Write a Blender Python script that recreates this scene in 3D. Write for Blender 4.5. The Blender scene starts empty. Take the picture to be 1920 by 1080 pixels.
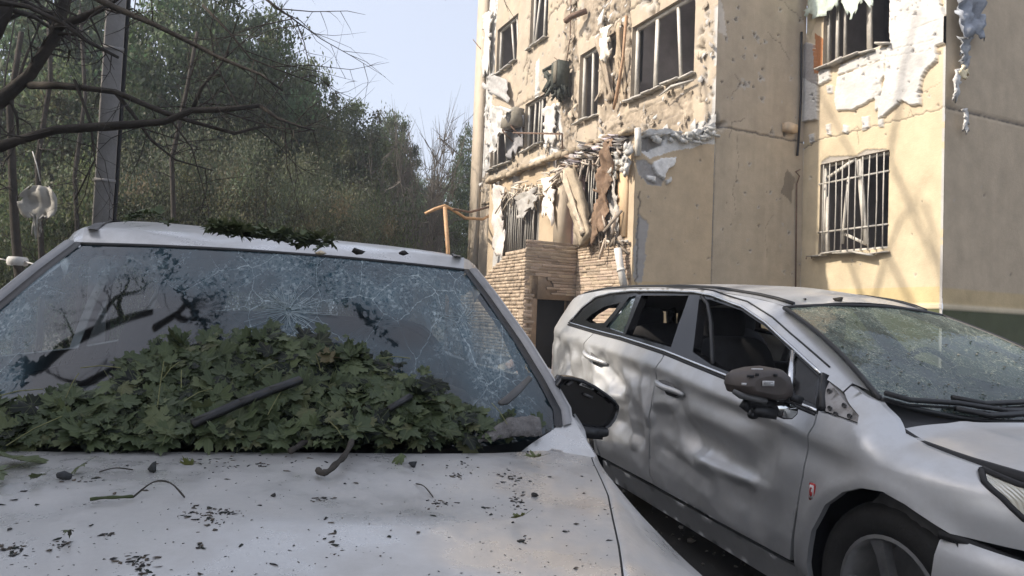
import bpy, bmesh, math, random
import numpy as np
from mathutils import Vector, Matrix, Euler
from mathutils.geometry import delaunay_2d_cdt

random.seed(7)
SC = bpy.context.scene
COL = SC.collection

# ------------------------------------------------------------------ camera
FPX = 1380.0                      # focal length in photo pixels (1920 wide)
CAM_H = 1.2
PITCH = math.atan(60 / FPX)
ROLL = math.atan(0.040)
_fw = np.array([0, math.cos(PITCH), math.sin(PITCH)])
_r0 = np.array([1.0, 0, 0])
_u0 = np.array([0, -math.sin(PITCH), math.cos(PITCH)])
_R = math.cos(ROLL) * _r0 + math.sin(ROLL) * _u0
_U = math.cos(ROLL) * _u0 - math.sin(ROLL) * _r0
EYE = np.array([0, 0, CAM_H])
cam_data = bpy.data.cameras.new('camera')
cam = bpy.data.objects.new('camera', cam_data)
COL.objects.link(cam)
cam_data.sensor_width = 36.0
cam_data.lens = 36.0 * FPX / 1920
cam_data.clip_start = 0.05
cam_data.clip_end = 1000
mw = Matrix.Identity(4)
for i in range(3):
    mw[i][0] = _R[i]; mw[i][1] = _U[i]; mw[i][2] = -_fw[i]; mw[i][3] = EYE[i]
cam.matrix_world = mw
SC.camera = cam

# ------------------------------------------------------------------ sky, sun, exposure
SUN_AZ, SUN_EL = math.radians(15), math.radians(37)      # sun to the left and a little behind
TO_SUN = Vector((-math.cos(SUN_AZ) * math.cos(SUN_EL), -math.sin(SUN_AZ) * math.cos(SUN_EL), math.sin(SUN_EL)))
world = bpy.data.worlds.new('World')
SC.world = world
world.use_nodes = True
wn = world.node_tree
bg = wn.nodes['Background']
sky = wn.nodes.new('ShaderNodeTexSky')
sky.sky_type = 'NISHITA'
sky.sun_disc = False
sky.sun_elevation = SUN_EL
sky.sun_rotation = math.atan2(TO_SUN.x, TO_SUN.y)
sky.air_density = 1.0
sky.dust_density = 4.5
sky.ozone_density = 2.5
veil = wn.nodes.new('ShaderNodeMix'); veil.data_type = 'RGBA'      # thin even milky overcast over the blue
veil.inputs['Factor'].default_value = 0.6
veil.inputs['B'].default_value = (3.25, 3.32, 3.62, 1)
wn.links.new(sky.outputs[0], veil.inputs['A'])
wn.links.new(veil.outputs['Result'], bg.inputs['Color'])
bg.inputs['Strength'].default_value = 0.15
sun_d = bpy.data.lights.new('sun', 'SUN')
sun_d.energy = 2.9
sun_d.angle = math.radians(1.0)
sun_d.color = (1.0, 0.90, 0.77)
sun = bpy.data.objects.new('sun', sun_d)
COL.objects.link(sun)
sun.rotation_euler = TO_SUN.to_track_quat('Z', 'Y').to_euler()
sun.location = (-20, -5, 25)
SC.view_settings.view_transform = 'Standard'
SC.view_settings.look = 'None'
SC.view_settings.gamma = 1.0
SC.view_settings.use_curve_mapping = False
SC.view_settings.exposure = 1.0
SC.render.engine = 'CYCLES'
SC.cycles.use_denoising = True
SC.cycles.max_bounces = 8
SC.cycles.transparent_max_bounces = 16
SC.cycles.caustics_reflective = False
SC.cycles.caustics_refractive = False

# ------------------------------------------------------------------ helpers
def ray(px, py):
    v = _fw + _R * (px - 960) / FPX - _U * (py - 540) / FPX
    return v / v[1]                                       # unit step along +Y

def at_depth(px, py, d):
    return EYE + ray(px, py) * d

def nrm(v):
    v = np.asarray(v, float)
    return v / (np.linalg.norm(v) + 1e-12)

def hash2(ix, iy, seed):
    n = (ix.astype(np.int64) * 374761393 + iy.astype(np.int64) * 668265263 + seed * 982451653) & 0x7fffffff
    n = ((n ^ (n >> 13)) * 1274126177) & 0x7fffffff
    return ((n ^ (n >> 16)) & 0xffff) / 65535.0

def vnoise(x, y, seed=0):
    x = np.asarray(x, float); y = np.asarray(y, float)
    ix = np.floor(x); iy = np.floor(y)
    fx = x - ix; fy = y - iy
    fx = fx * fx * (3 - 2 * fx); fy = fy * fy * (3 - 2 * fy)
    a = hash2(ix, iy, seed); b = hash2(ix + 1, iy, seed); c = hash2(ix, iy + 1, seed); d = hash2(ix + 1, iy + 1, seed)
    return (a * (1 - fx) + b * fx) * (1 - fy) + (c * (1 - fx) + d * fx) * fy

def fbm(x, y, seed=0, oct=4):
    t = 0; a = 0.5; s = 0
    for o in range(oct):
        t = t + a * vnoise(np.asarray(x) * 2 ** o, np.asarray(y) * 2 ** o, seed + o * 17); s += a; a *= 0.55
    return t / s

def inpoly(x, y, poly):
    x = np.asarray(x, float); y = np.asarray(y, float)
    r = np.zeros(np.broadcast(x, y).shape, bool)
    n = len(poly)
    for i in range(n):
        x0, y0 = poly[i]; x1, y1 = poly[(i + 1) % n]
        if y0 == y1:
            continue
        c = ((y0 > y) != (y1 > y)) & (x < (x1 - x0) * (y - y0) / (y1 - y0) + x0)
        r ^= c
    return r

def link(name, me, parent=None, mats=(), smooth=False):
    o = bpy.data.objects.new(name, me)
    COL.objects.link(o)
    for m in mats:
        me.materials.append(m)
    if smooth:
        me.polygons.foreach_set('use_smooth', [True] * len(me.polygons))
    if parent is not None:
        o.parent = parent
    return o

def np_mesh(name, V, faces, col=None, mi=None, uv=None):
    """V (n,3); faces = list/array of index tuples; col per-vertex rgb; uv per-vertex."""
    me = bpy.data.meshes.new(name)
    V = np.asarray(V, float)
    if isinstance(faces, np.ndarray):
        k = faces.shape[1]
        tot = np.full(len(faces), k); flat = faces.ravel()
    else:
        tot = np.array([len(f) for f in faces]); flat = np.array([i for f in faces for i in f])
    me.vertices.add(len(V)); me.vertices.foreach_set('co', V.ravel())
    me.loops.add(len(flat)); me.loops.foreach_set('vertex_index', flat.astype(np.int32))
    me.polygons.add(len(tot))
    me.polygons.foreach_set('loop_start', (np.cumsum(tot) - tot).astype(np.int32))
    if mi is not None:
        me.polygons.foreach_set('material_index', np.asarray(mi, np.int32))
    me.update(calc_edges=True)
    if col is not None:
        col = np.asarray(col, float)
        a = me.attributes.new('Col', 'FLOAT_COLOR', 'POINT')
        c4 = np.ones((len(V), 4)); c4[:, :3] = col
        a.data.foreach_set('color', c4.ravel())
    if uv is not None:
        ul = me.uv_layers.new(name='UVMap')
        ul.data.foreach_set('uv', np.asarray(uv, float)[flat].ravel())
    me.validate()
    return me

class MB:
    """collects shapes into one mesh"""
    def __init__(s):
        s.v = []; s.f = []; s.c = []; s.m = []
    def add(s, V, F, col=None, m=0):
        b = len(s.v)
        s.v.extend([tuple(map(float, p)) for p in V])
        s.f.extend([tuple(i + b for i in f) for f in F])
        s.m.extend([m] * len(F))
        s.c.extend([tuple(col) if col is not None else (1, 1, 1)] * len(V))
        return s
    def box(s, c, size, rot=None, col=None, m=0, taper=1.0):
        hx, hy, hz = [q / 2 for q in size]
        V = []
        for z in (-1, 1):
            t = taper if z > 0 else 1
            for x, y in ((-1, -1), (1, -1), (1, 1), (-1, 1)):
                V.append(Vector((x * hx * t, y * hy * t, z * hz)))
        if rot is not None:
            V = [rot @ p for p in V]
        V = [(p.x + c[0], p.y + c[1], p.z + c[2]) for p in V]
        return s.add(V, [(3, 2, 1, 0), (4, 5, 6, 7), (0, 1, 5, 4), (1, 2, 6, 5), (2, 3, 7, 6), (3, 0, 4, 7)], col, m)
    def bar(s, a, b, w, h=None, col=None, m=0, up=(0, 0, 1)):
        """square bar from a to b"""
        a = np.asarray(a, float); b = np.asarray(b, float)
        h = h or w
        d = nrm(b - a)
        u = np.asarray(up, float)
        if abs(d @ u) > 0.95:
            u = np.array([1.0, 0, 0]) if abs(d[0]) < 0.9 else np.array([0, 1.0, 0])
        x = nrm(np.cross(d, u)); y = np.cross(x, d)
        V = [p + x * sx * w / 2 + y * sy * h / 2 for p in (a, b) for sx, sy in ((-1, -1), (1, -1), (1, 1), (-1, 1))]
        return s.add(V, [(3, 2, 1, 0), (4, 5, 6, 7), (0, 1, 5, 4), (1, 2, 6, 5), (2, 3, 7, 6), (3, 0, 4, 7)], col, m)
    def tube(s, pts, r, n=8, col=None, m=0, caps=True):
        pts = [np.asarray(p, float) for p in pts]
        k = len(pts)
        if np.isscalar(r):
            r = [r] * k
        V = []; u = None
        for i, p in enumerate(pts):
            d = nrm(pts[min(i + 1, k - 1)] - pts[max(i - 1, 0)])
            if u is None:
                u = np.cross(d, (0, 0, 1.0)) if abs(d[2]) < 0.9 else np.cross(d, (1.0, 0, 0))
            u = nrm(u - d * (u @ d)); w = np.cross(d, u)
            for j in range(n):
                a = 2 * math.pi * j / n
                V.append(p + (u * math.cos(a) + w * math.sin(a)) * r[i])
        F = [(i * n + j, i * n + (j + 1) % n, (i + 1) * n + (j + 1) % n, (i + 1) * n + j) for i in range(k - 1) for j in range(n)]
        if caps:
            F.append(tuple(range(n - 1, -1, -1))); F.append(tuple((k - 1) * n + j for j in range(n)))
        return s.add(V, F, col, m)
    def lathe(s, prof, n=32, center=(0, 0, 0), axis=0, col=None, m=0):
        """profile [(radius, along)] about local axis x(0) y(1) z(2)"""
        V = []
        for r, t in prof:
            for j in range(n):
                a = 2 * math.pi * j / n
                p = [0, 0, 0]
                p[axis] = t; p[(axis + 1) % 3] = r * math.cos(a); p[(axis + 2) % 3] = r * math.sin(a)
                V.append((p[0] + center[0], p[1] + center[1], p[2] + center[2]))
        F = [(i * n + j, i * n + (j + 1) % n, (i + 1) * n + (j + 1) % n, (i + 1) * n + j) for i in range(len(prof) - 1) for j in range(n)]
        return s.add(V, F, col, m)
    def prism(s, poly, o, ax, ay, az, th, col=None, m=0):
        """2-D polygon extruded: o + ax*u + ay*v, thickness th along az"""
        n = len(poly)
        o, ax, ay, az = [np.asarray(q, float) for q in (o, ax, ay, az)]
        V = [o + ax * u + ay * v for u, v in poly] + [o + ax * u + ay * v + az * th for u, v in poly]
        F = [tuple(range(n - 1, -1, -1)), tuple(range(n, 2 * n))] + [(i, (i + 1) % n, n + (i + 1) % n, n + i) for i in range(n)]
        return s.add(V, F, col, m)
    def rough_box(s, a, b, w, h, amp=.03, seed=0, col=None, up=(1, 0, 0), n=14, k=5):
        """chunky bar from a to b with broken, uneven faces"""
        a = np.asarray(a, float); b = np.asarray(b, float); d = nrm(b - a); x = nrm(np.cross(d, np.asarray(up, float))); y = np.cross(x, d)
        ring = [(i / k * 2 - 1, -1) for i in range(k)] + [(1, i / k * 2 - 1) for i in range(k)] + [(1 - i / k * 2, 1) for i in range(k)] + [(-1, 1 - i / k * 2) for i in range(k)]
        V = []; m = len(ring)
        for j in range(n + 1):
            t = j / n; e = amp * 1.5 * (vnoise(t * 4, 7.7, seed) - .5)
            for q, (u, v) in enumerate(ring):
                nz = amp * 2 * (fbm(t * n * .55 + seed, q * .55, seed, 3) - .5) - amp * 1.6 * (vnoise(t * 6, q * .4, seed + 4) > .72)
                end = (t in (0, 1)) * amp * 2.5 * (vnoise(q * .9, t * 5, seed + 9) - .5)
                V.append(a + (b - a) * t + d * end + x * (u * w / 2 * (1 + nz / w * 2) + e) + y * v * h / 2 * (1 + nz / h * 2))
        F = [(j * m + q, j * m + (q + 1) % m, (j + 1) * m + (q + 1) % m, (j + 1) * m + q) for j in range(n) for q in range(m)]
        F += [tuple(range(m - 1, -1, -1)), tuple(n * m + q for q in range(m))]
        return s.add(V, F, col)
    def build(s, name, mats, parent=None, smooth=False):
        if not isinstance(mats, (list, tuple)):
            mats = [mats]
        me = np_mesh(name, s.v, s.f, s.c, s.m)
        return link(name, me, parent, mats, smooth)

def tag(o, label=None, cat=None, group=None, kind=None):
    if label: o['label'] = label
    if cat: o['category'] = cat
    if group: o['group'] = group
    if kind: o['kind'] = kind
    return o

def thing(name, label, cat, loc=(0, 0, 0), rot=(0, 0, 0), group=None):
    o = bpy.data.objects.new(name, None)
    o.empty_display_size = 0.2
    COL.objects.link(o)
    o.location = loc; o.rotation_euler = rot
    return tag(o, label, cat, group)

def smooth_by_angle(o, ang=40):
    me = o.data
    bm = bmesh.new(); bm.from_mesh(me)
    lim = math.radians(ang)
    for e in bm.edges:
        if len(e.link_faces) == 2:
            e.smooth = e.calc_face_angle(0) < lim
    for f in bm.faces:
        f.smooth = True
    bm.to_mesh(me); bm.free()
    return o

# ------------------------------------------------------------------ materials
def new_mat(name):
    m = bpy.data.materials.new(name)
    m.use_nodes = True
    nt = m.node_tree
    return m, nt, nt.nodes['Principled BSDF']

def N(nt, kind, **kw):
    n = nt.nodes.new(kind)
    for k, v in kw.items():
        if k.startswith('i_'):
            n.inputs[k[2:].replace('_', ' ')].default_value = v
        else:
            setattr(n, k, v)
    return n

def pm(name, col=(0.5, 0.5, 0.5), rough=0.6, metal=0.0, attr=False, ns=8.0, na=0.25, bump=0.0, bs=60.0, coat=0.0,
       spec=0.5, coords='Object', dirt=None, ds=2.0, dthr=(0.5, 0.65)):
    """principled + colour noise (ns, na) + fine bump (bump, bs) + optional dirt colour in noise patches"""
    m, nt, b = new_mat(name)
    tc = N(nt, 'ShaderNodeTexCoord')
    nz = N(nt, 'ShaderNodeTexNoise', i_Scale=ns, i_Detail=6.0, i_Roughness=0.65)
    nt.links.new(tc.outputs[coords], nz.inputs['Vector'])
    mr = N(nt, 'ShaderNodeMapRange')
    mr.inputs['From Min'].default_value = 0.25; mr.inputs['From Max'].default_value = 0.75
    mr.inputs['To Min'].default_value = 1 - na; mr.inputs['To Max'].default_value = 1 + na
    nt.links.new(nz.outputs['Fac'], mr.inputs['Value'])
    mx = N(nt, 'ShaderNodeMix', data_type='RGBA', blend_type='MULTIPLY')
    mx.inputs['Factor'].default_value = 1.0
    if attr:
        at = N(nt, 'ShaderNodeAttribute', attribute_name='Col')
        tint = N(nt, 'ShaderNodeMix', data_type='RGBA', blend_type='MULTIPLY')
        tint.inputs['Factor'].default_value = 1.0
        nt.links.new(at.outputs['Color'], tint.inputs['A'])
        tint.inputs['B'].default_value = (*col, 1)
        nt.links.new(tint.outputs['Result'], mx.inputs['A'])
    else:
        mx.inputs['A'].default_value = (*col, 1)
    nt.links.new(mr.outputs['Result'], mx.inputs['B'])
    out = mx.outputs['Result']
    if dirt is not None:
        n2 = N(nt, 'ShaderNodeTexNoise', i_Scale=ds, i_Detail=8.0, i_Roughness=0.7)
        nt.links.new(tc.outputs[coords], n2.inputs['Vector'])
        r2 = N(nt, 'ShaderNodeMapRange')
        r2.inputs['From Min'].default_value = dthr[0]; r2.inputs['From Max'].default_value = dthr[1]
        nt.links.new(n2.outputs['Fac'], r2.inputs['Value'])
        m2 = N(nt, 'ShaderNodeMix', data_type='RGBA')
        nt.links.new(r2.outputs['Result'], m2.inputs['Factor'])
        nt.links.new(out, m2.inputs['A']); m2.inputs['B'].default_value = (*dirt, 1)
        out = m2.outputs['Result']
    nt.links.new(out, b.inputs['Base Color'])
    b.inputs['Roughness'].default_value = rough
    b.inputs['Metallic'].default_value = metal
    b.inputs['Specular IOR Level'].default_value = spec
    if coat:
        b.inputs['Coat Weight'].default_value = coat
        b.inputs['Coat Roughness'].default_value = 0.08
    if bump:
        n3 = N(nt, 'ShaderNodeTexNoise', i_Scale=bs, i_Detail=6.0, i_Roughness=0.6)
        nt.links.new(tc.outputs[coords], n3.inputs['Vector'])
        bp = N(nt, 'ShaderNodeBump', i_Strength=bump, i_Distance=0.02)
        nt.links.new(n3.outputs['Fac'], bp.inputs['Height'])
        nt.links.new(bp.outputs['Normal'], b.inputs['Normal'])
    return m

M_wall = pm('wall_plaster', (1, 1, 1), 0.9, attr=True, ns=3.0, na=0.16, bump=0.25, bs=45, spec=0.2)
M_dark = pm('dark_interior', (0.44, 0.42, 0.43), 0.9, ns=1.5, na=0.3, spec=0.2)
# thin morning haze in the air between the trees and the building
hz = bpy.data.meshes.new('haze'); bm_ = bmesh.new(); bmesh.ops.create_cube(bm_, size=1.0); bm_.to_mesh(hz); bm_.free()
haze = bpy.data.objects.new('haze', hz); COL.objects.link(haze); haze.scale = (340, 340, 15.5); haze.location = (0, 90, 6.7); haze['kind'] = 'stuff'
hm = bpy.data.materials.new('haze_air'); hm.use_nodes = True; hm.node_tree.nodes.clear()
ho = hm.node_tree.nodes.new('ShaderNodeOutputMaterial'); hv = hm.node_tree.nodes.new('ShaderNodeVolumePrincipled')
hv.inputs['Color'].default_value = (.86, .91, 1, 1); hv.inputs['Density'].default_value = .0028; hv.inputs['Anisotropy'].default_value = .3
hm.node_tree.links.new(hv.outputs[0], ho.inputs['Volume']); hz.materials.append(hm)
M_black = pm('black_void', (0.015, 0.015, 0.016), 0.8)
M_frame = pm('dirty_white_upvc', (0.62, 0.59, 0.53), 0.5, ns=6, na=0.25, spec=0.3)
M_bar = pm('grey_painted_steel', (0.42, 0.40, 0.36), 0.55, ns=12, na=0.3)
M_concrete = pm('concrete', (0.33, 0.30, 0.26), 0.9, attr=True, ns=6, na=0.3, bump=0.5, bs=30, spec=0.2)
M_foam = pm('foam_board', (0.62, 0.61, 0.59), 0.9, attr=True, ns=14, na=0.12, bump=0.5, bs=90, spec=0.15)
M_cloth = pm('crumpled_sheet', (0.55, 0.54, 0.52), 0.75, attr=True, ns=10, na=0.25, bump=0.3, bs=30, spec=0.3)
M_debris = pm('debris', (1, 1, 1), 0.9, attr=True, ns=12, na=0.3, bump=0.4, bs=60, spec=0.2)
M_rust = pm('rusty_metal', (0.16, 0.10, 0.07), 0.75, ns=10, na=0.5)
# ================================================================== THE APARTMENT BUILDING
PSI = 0.4316885
A0 = np.array([3.395977, 12.605752, 0.0])
EX = np.array([math.cos(PSI), math.sin(PSI), 0.0])        # along the right-facing walls, receding to the right
EY = np.array([-math.sin(PSI), math.cos(PSI), 0.0])       # along the lit left-facing walls, receding to the left
EZ = np.array([0, 0, 1.0])

def on_x(px, py, x):
    """photo point on the building plane local x = const -> (local y, z)"""
    v = ray(px, py); t = ((A0 + EX * x - EYE) @ EX) / (v @ EX)
    w = EYE + v * t - A0
    return (float(w @ EY), float(w[2]))

def on_y(px, py, y):
    v = ray(px, py); t = ((A0 + EY * y - EYE) @ EY) / (v @ EY)
    w = EYE + v * t - A0
    return (float(w @ EX), float(w[2]))

XB, YC, XE = 2.08, -2.74, -1.61            # wall B length, wall C length, extension depth
building = thing('apartment_building', 'shell damaged beige apartment building with blown out windows and torn white wall insulation', 'building', A0, (0, 0, PSI))

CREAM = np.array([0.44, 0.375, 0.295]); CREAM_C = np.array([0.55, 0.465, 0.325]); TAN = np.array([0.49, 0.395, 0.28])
GREYB = np.array([0.47, 0.39, 0.285]); WHITE = np.array([0.57, 0.56, 0.54]); GREY = np.array([0.34, 0.32, 0.30]); DARKC = np.array([0.12, 0.105, 0.09])

def wall_grid(name, kind, const, ur, zr, step, holes, field, reveal=0.22, parent=building, top=None):
    """heightfield wall on local plane x=const (kind 'x') or y=const (kind 'y'); outward is negative.
    holes = [(u0,u1,z0,z1)]; field(u,z) -> (height outward, rgb)."""
    us = np.arange(ur[0], ur[1] + step * .5, step); zs = np.arange(zr[0], zr[1] + step * .5, step)
    def snap(arr, vals):
        for v in vals:
            if arr[0] < v < arr[-1]:
                i = np.argmin(abs(arr - v)); arr[i] = v
        return arr
    us[-1] = ur[1]; zs[-1] = zr[1]
    us = snap(us, [h[0] for h in holes] + [h[1] for h in holes]); zs = snap(zs, [h[2] for h in holes] + [h[3] for h in holes])
    U, Z = np.meshgrid(us, zs)
    H, C = field(U, Z)
    nu, nz = len(us), len(zs)
    V = np.zeros((nz, nu, 3))
    if kind == 'x':
        V[..., 0] = const - H; V[..., 1] = U
    else:
        V[..., 0] = U; V[..., 1] = const - H
    V[..., 2] = Z
    uc = (us[1:] + us[:-1]) / 2; zc = (zs[1:] + zs[:-1]) / 2
    UC, ZC = np.meshgrid(uc, zc)
    keep = np.ones(UC.shape, bool)
    for h in holes:
        keep &= ~((UC > h[0]) & (UC < h[1]) & (ZC > h[2]) & (ZC < h[3]))
    if top is not None: keep &= ZC < top(UC)
    i, j = np.nonzero(keep)
    a = i * nu + j
    F = np.stack([a, a + 1, a + nu + 1, a + nu], 1)
    V = V.reshape(-1, 3); C = C.reshape(-1, 3)
    rv = []; rf = []; rc = []
    b0 = len(V)
    for (u0, u1, z0, z1) in holes:
        P = [(u0, z0), (u1, z0), (u1, z1), (u0, z1)]
        for k in range(4):
            p, q = P[k], P[(k + 1) % 4]
            b = b0 + len(rv)
            for (uu, zz), d in ((p, 0), (q, 0), (q, reveal), (p, reveal)):
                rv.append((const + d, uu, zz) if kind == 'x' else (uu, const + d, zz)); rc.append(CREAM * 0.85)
            rf.append((b, b + 1, b + 2, b + 3))
    if rv:
        V = np.vstack([V, rv]); C = np.vstack([C, rc]); F = np.vstack([F, rf])
    return link(name, np_mesh(name, V, F, C), parent, [M_wall], True if False else False)

def pock_list(n, ur, zr, rr, seed):
    r = np.random.RandomState(seed)
    return [(r.uniform(*ur), r.uniform(*zr), r.uniform(*rr) * (0.6 + 0.8 * r.rand()), r.rand()) for _ in range(n)]

def apply_pocks(U, Z, H, C, pocks, depth=0.6, rim=WHITE, core=DARKC):
    su = U[0, 1] - U[0, 0]
    us = U[0]; zs = Z[:, 0]
    for (u, z, r, k) in pocks:
        R = r * 2.2
        a, b = np.searchsorted(us, [u - R, u + R]); c, d = np.searchsorted(zs, [z - R, z + R])
        if b - a < 2 or d - c < 2:
            continue
        uu = U[c:d, a:b]; zz = Z[c:d, a:b]
        ang = np.arctan2(zz - z, uu - u)
        rad = np.hypot(uu - u, zz - z) / (r * (1 + 0.35 * np.sin(ang * 3 + k * 9) + 0.25 * np.sin(ang * 5 + k * 31)))
        inn = np.clip(1.15 - rad, 0, 1); inn = inn * inn * (3 - 2 * inn)
        H[c:d, a:b] -= inn * r * depth * 1.6
        ringm = ((rad > 0.6) & (rad < 1.3 + .5 * k))[..., None]
        C[c:d, a:b] = np.where(ringm, C[c:d, a:b] * (1 - .55 * k) + rim * .8 * .55 * k, C[c:d, a:b])
        cm = (rad < 0.62)[..., None]
        C[c:d, a:b] = np.where(cm, C[c:d, a:b] * .35 + core * .65, C[c:d, a:b])

def apply_crack(U, Z, H, C, pts, w=0.012, depth=0.02, col=DARKC, amt=.7, jag=0.03, seed=0):
    r = np.random.RandomState(seed)
    P = []
    for (a, b) in zip(pts[:-1], pts[1:]):
        L = math.hypot(b[0] - a[0], b[1] - a[1]); n = max(2, int(L / 0.06))
        for i in range(n):
            t = i / n
            P.append((a[0] + (b[0] - a[0]) * t + r.normal() * jag * (0 < t), a[1] + (b[1] - a[1]) * t + r.normal() * jag * (0 < t)))
    P.append(pts[-1])
    us = U[0]; zs = Z[:, 0]
    for (p, q) in zip(P[:-1], P[1:]):
        m = w * 2 + .02
        a, b = np.searchsorted(us, [min(p[0], q[0]) - m, max(p[0], q[0]) + m]); c, d = np.searchsorted(zs, [min(p[1], q[1]) - m, max(p[1], q[1]) + m])
        if b <= a or d <= c:
            continue
        uu = U[c:d, a:b]; zz = Z[c:d, a:b]
        dx, dz = q[0] - p[0], q[1] - p[1]; L2 = dx * dx + dz * dz + 1e-9
        t = np.clip(((uu - p[0]) * dx + (zz - p[1]) * dz) / L2, 0, 1)
        ds = np.hypot(uu - p[0] - t * dx, zz - p[1] - t * dz)
        k = np.clip(1.4 - ds / w, 0, 1)
        H[c:d, a:b] = np.minimum(H[c:d, a:b], H[c:d, a:b] * 0 + 1) - 0
        H[c:d, a:b] -= k * depth * .5
        C[c:d, a:b] = C[c:d, a:b] * (1 - k * amt)[..., None] + np.asarray(col) * (k * amt)[..., None]

def rough_poly(U, Z, poly, amp=0.03, sc=9, seed=3):
    """mask of a polygon with ragged edges"""
    du = (fbm(U * sc, Z * sc, seed, 3) - .5) * amp * 2; dz = (fbm(U * sc + 50, Z * sc, seed + 5, 3) - .5) * amp * 2
    return inpoly(U + du, Z + dz, poly)

# ---- window rectangles (u along the wall, z), read off the photograph
W_A = {'big': (0.62, 2.66, 5.82, 7.36), 'mid': (3.95, 4.82, 5.86, 7.45), 'slim': (3.10, 3.72, 6.95, 7.50), 'top': (6.58, 7.62, 8.50, 10.0),
       'end': (8.42, 9.86, 8.42, 9.80), 'low': (6.50, 7.72, 5.74, 7.02), 'lowend': (8.52, 10.02, 5.62, 6.80)}
TOP = 11.4

def field_A(U, Z):
    H = 0.012 * (fbm(U * 1.2, Z * 1.2, 4) - .5) + 0.008 * (fbm(U * 9, Z * 9, 8) - .5)
    t = fbm(U * .8, Z * .8, 21)[..., None]
    C = CREAM * (0.9 + .25 * t) + (GREYB - CREAM) * (fbm(U * 2.5, Z * 2.5, 33)[..., None] > .58) * .45
    # white foam laid bare along the far corner and beside the windows
    for poly, hh, colr in (([(9.95, 8.0), (10.75, 7.6), (10.9, 11.4), (9.9, 11.4), (10.05, 9.6)], -.03, WHITE),
                           ([(10.1, 5.6), (10.7, 5.5), (10.75, 7.8), (10.05, 8.1), (10.1, 7.2)], -.03, WHITE * .95),
                           ([(5.55, 5.2), (6.2, 5.1), (6.15, 6.5), (5.8, 6.6), (5.5, 5.9)], .02, WHITE),
                           ([(6.9, 7.0), (7.15, 7.0), (7.15, 8.0), (6.95, 8.05)], .02, WHITE),
                           ([(6.2, 4.5), (7.6, 4.55), (7.3, 5.4), (6.4, 5.45)], .02, WHITE * .92),
                           ([(0.0, 4.4), (2.2, 4.4), (2.2, 4.75), (1.0, 4.72), (0.3, 4.85), (0.0, 4.9)], .03, WHITE * .9)):
        m = rough_poly(U, Z, poly, .05, 6, 5)
        H = np.where(m, hh + .012 * fbm(U * 25, Z * 25, 2), H); C = np.where(m[..., None], colr * (.8 + .4 * fbm(U * 8, Z * 8, 77)[..., None]), C)
    # plaster fallen off: rough grey-beige patches
    for k, poly in enumerate(([(2.7, 5.7), (3.8, 5.6), (3.9, 6.9), (3.5, 7.9), (2.8, 8.3), (2.7, 7.2)], [(3.2, 7.6), (4.6, 7.7), (4.9, 9.0), (3.7, 9.6), (3.1, 8.8)],
                              [(0.5, 4.7), (3.6, 4.8), (3.9, 5.3), (2.4, 5.6), (.6, 5.5)], [(4.9, 5.0), (5.6, 5.2), (5.7, 8.8), (5.2, 9.3), (4.95, 7.6)])):
        m = rough_poly(U, Z, poly, .16, 3, 11 + k)
        H = np.where(m, H - .05 + .05 * fbm(U * 14, Z * 14, 9 + k), H)
        C = np.where(m[..., None], np.array([.40, .335, .26]) * (.42 + .85 * fbm(U * 7, Z * 7, 70 + k)[..., None]), C)
    # joints of the block work showing under the big window, panel joints, cracks
    for i in range(5):
        z = 4.78 + i * .19
        apply_crack(U, Z, H, C, [(.7, z), (3.7, z + .04)], .010, .02, DARKC * 1.6, .5, .012, 100 + i)
    for i in range(9):
        u = .9 + i * .33
        z = 4.78 + (i % 4) * .19
        apply_crack(U, Z, H, C, [(u, z), (u + .02, z + .19)], .010, .02, DARKC * 1.6, .5, .01, 140 + i)
    r = np.random.RandomState(5)
    for i in range(60):
        u, z = r.uniform(.2, 9.5), r.uniform(4.6, 11)
        pts = [(u, z)]
        a = r.choice([0, 1.57, .9, -1.2]) + r.normal() * .3
        for k in range(r.randint(2, 6)):
            a += r.normal() * .5
            pts.append((pts[-1][0] + .22 * math.cos(a), pts[-1][1] + .22 * math.sin(a)))
        apply_crack(U, Z, H, C, pts, r.uniform(.010, .026), .05, DARKC * .8, .75, .03, i)
    for pts in ([(5.35, 5.0), (5.3, 7.2), (5.15, 9.4), (5.2, 11)], [(2.75, 7.3), (3.0, 9.2), (2.9, 11)], [(0, 7.75), (2.0, 7.8), (4.3, 7.75)], [(4.9, 4.7), (4.86, 5.8)],
                [(10.0, 4.4), (10.03, 7.4)], [(3.9, 4.6), (3.95, 5.8)], [(6.4, 7.05), (8.3, 7.1)]):
        apply_crack(U, Z, H, C, pts, .02, .05, DARKC, .75, .02, 9)
    apply_pocks(U, Z, H, C, pock_list(520, (.05, 10.9), (4.5, 11.3), (.018, .05), 3), .8, WHITE * .8, DARKC * .7)
    apply_pocks(U, Z, H, C, pock_list(34, (.05, 10.9), (4.6, 11), (.06, .12), 13), .45)
    apply_pocks(U, Z, H, C, [(.18 + .1 * math.sin(i * 4), 4.9 + i * .37, .05, .8) for i in range(14)])
    # the corner edge is chipped white
    e = (U < .06 + .05 * fbm(Z * 6, U * 6, 3)) & (fbm(Z * 3, U, 8) > .42)
    C = np.where(e[..., None], WHITE * .85, C); H = np.where(e, H - .02, H)
    return H, C

wall_grid('wall', 'x', 0.0, (0.0, 11.3), (2.2, TOP), 0.028, list(W_A.values()), field_A)

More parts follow.
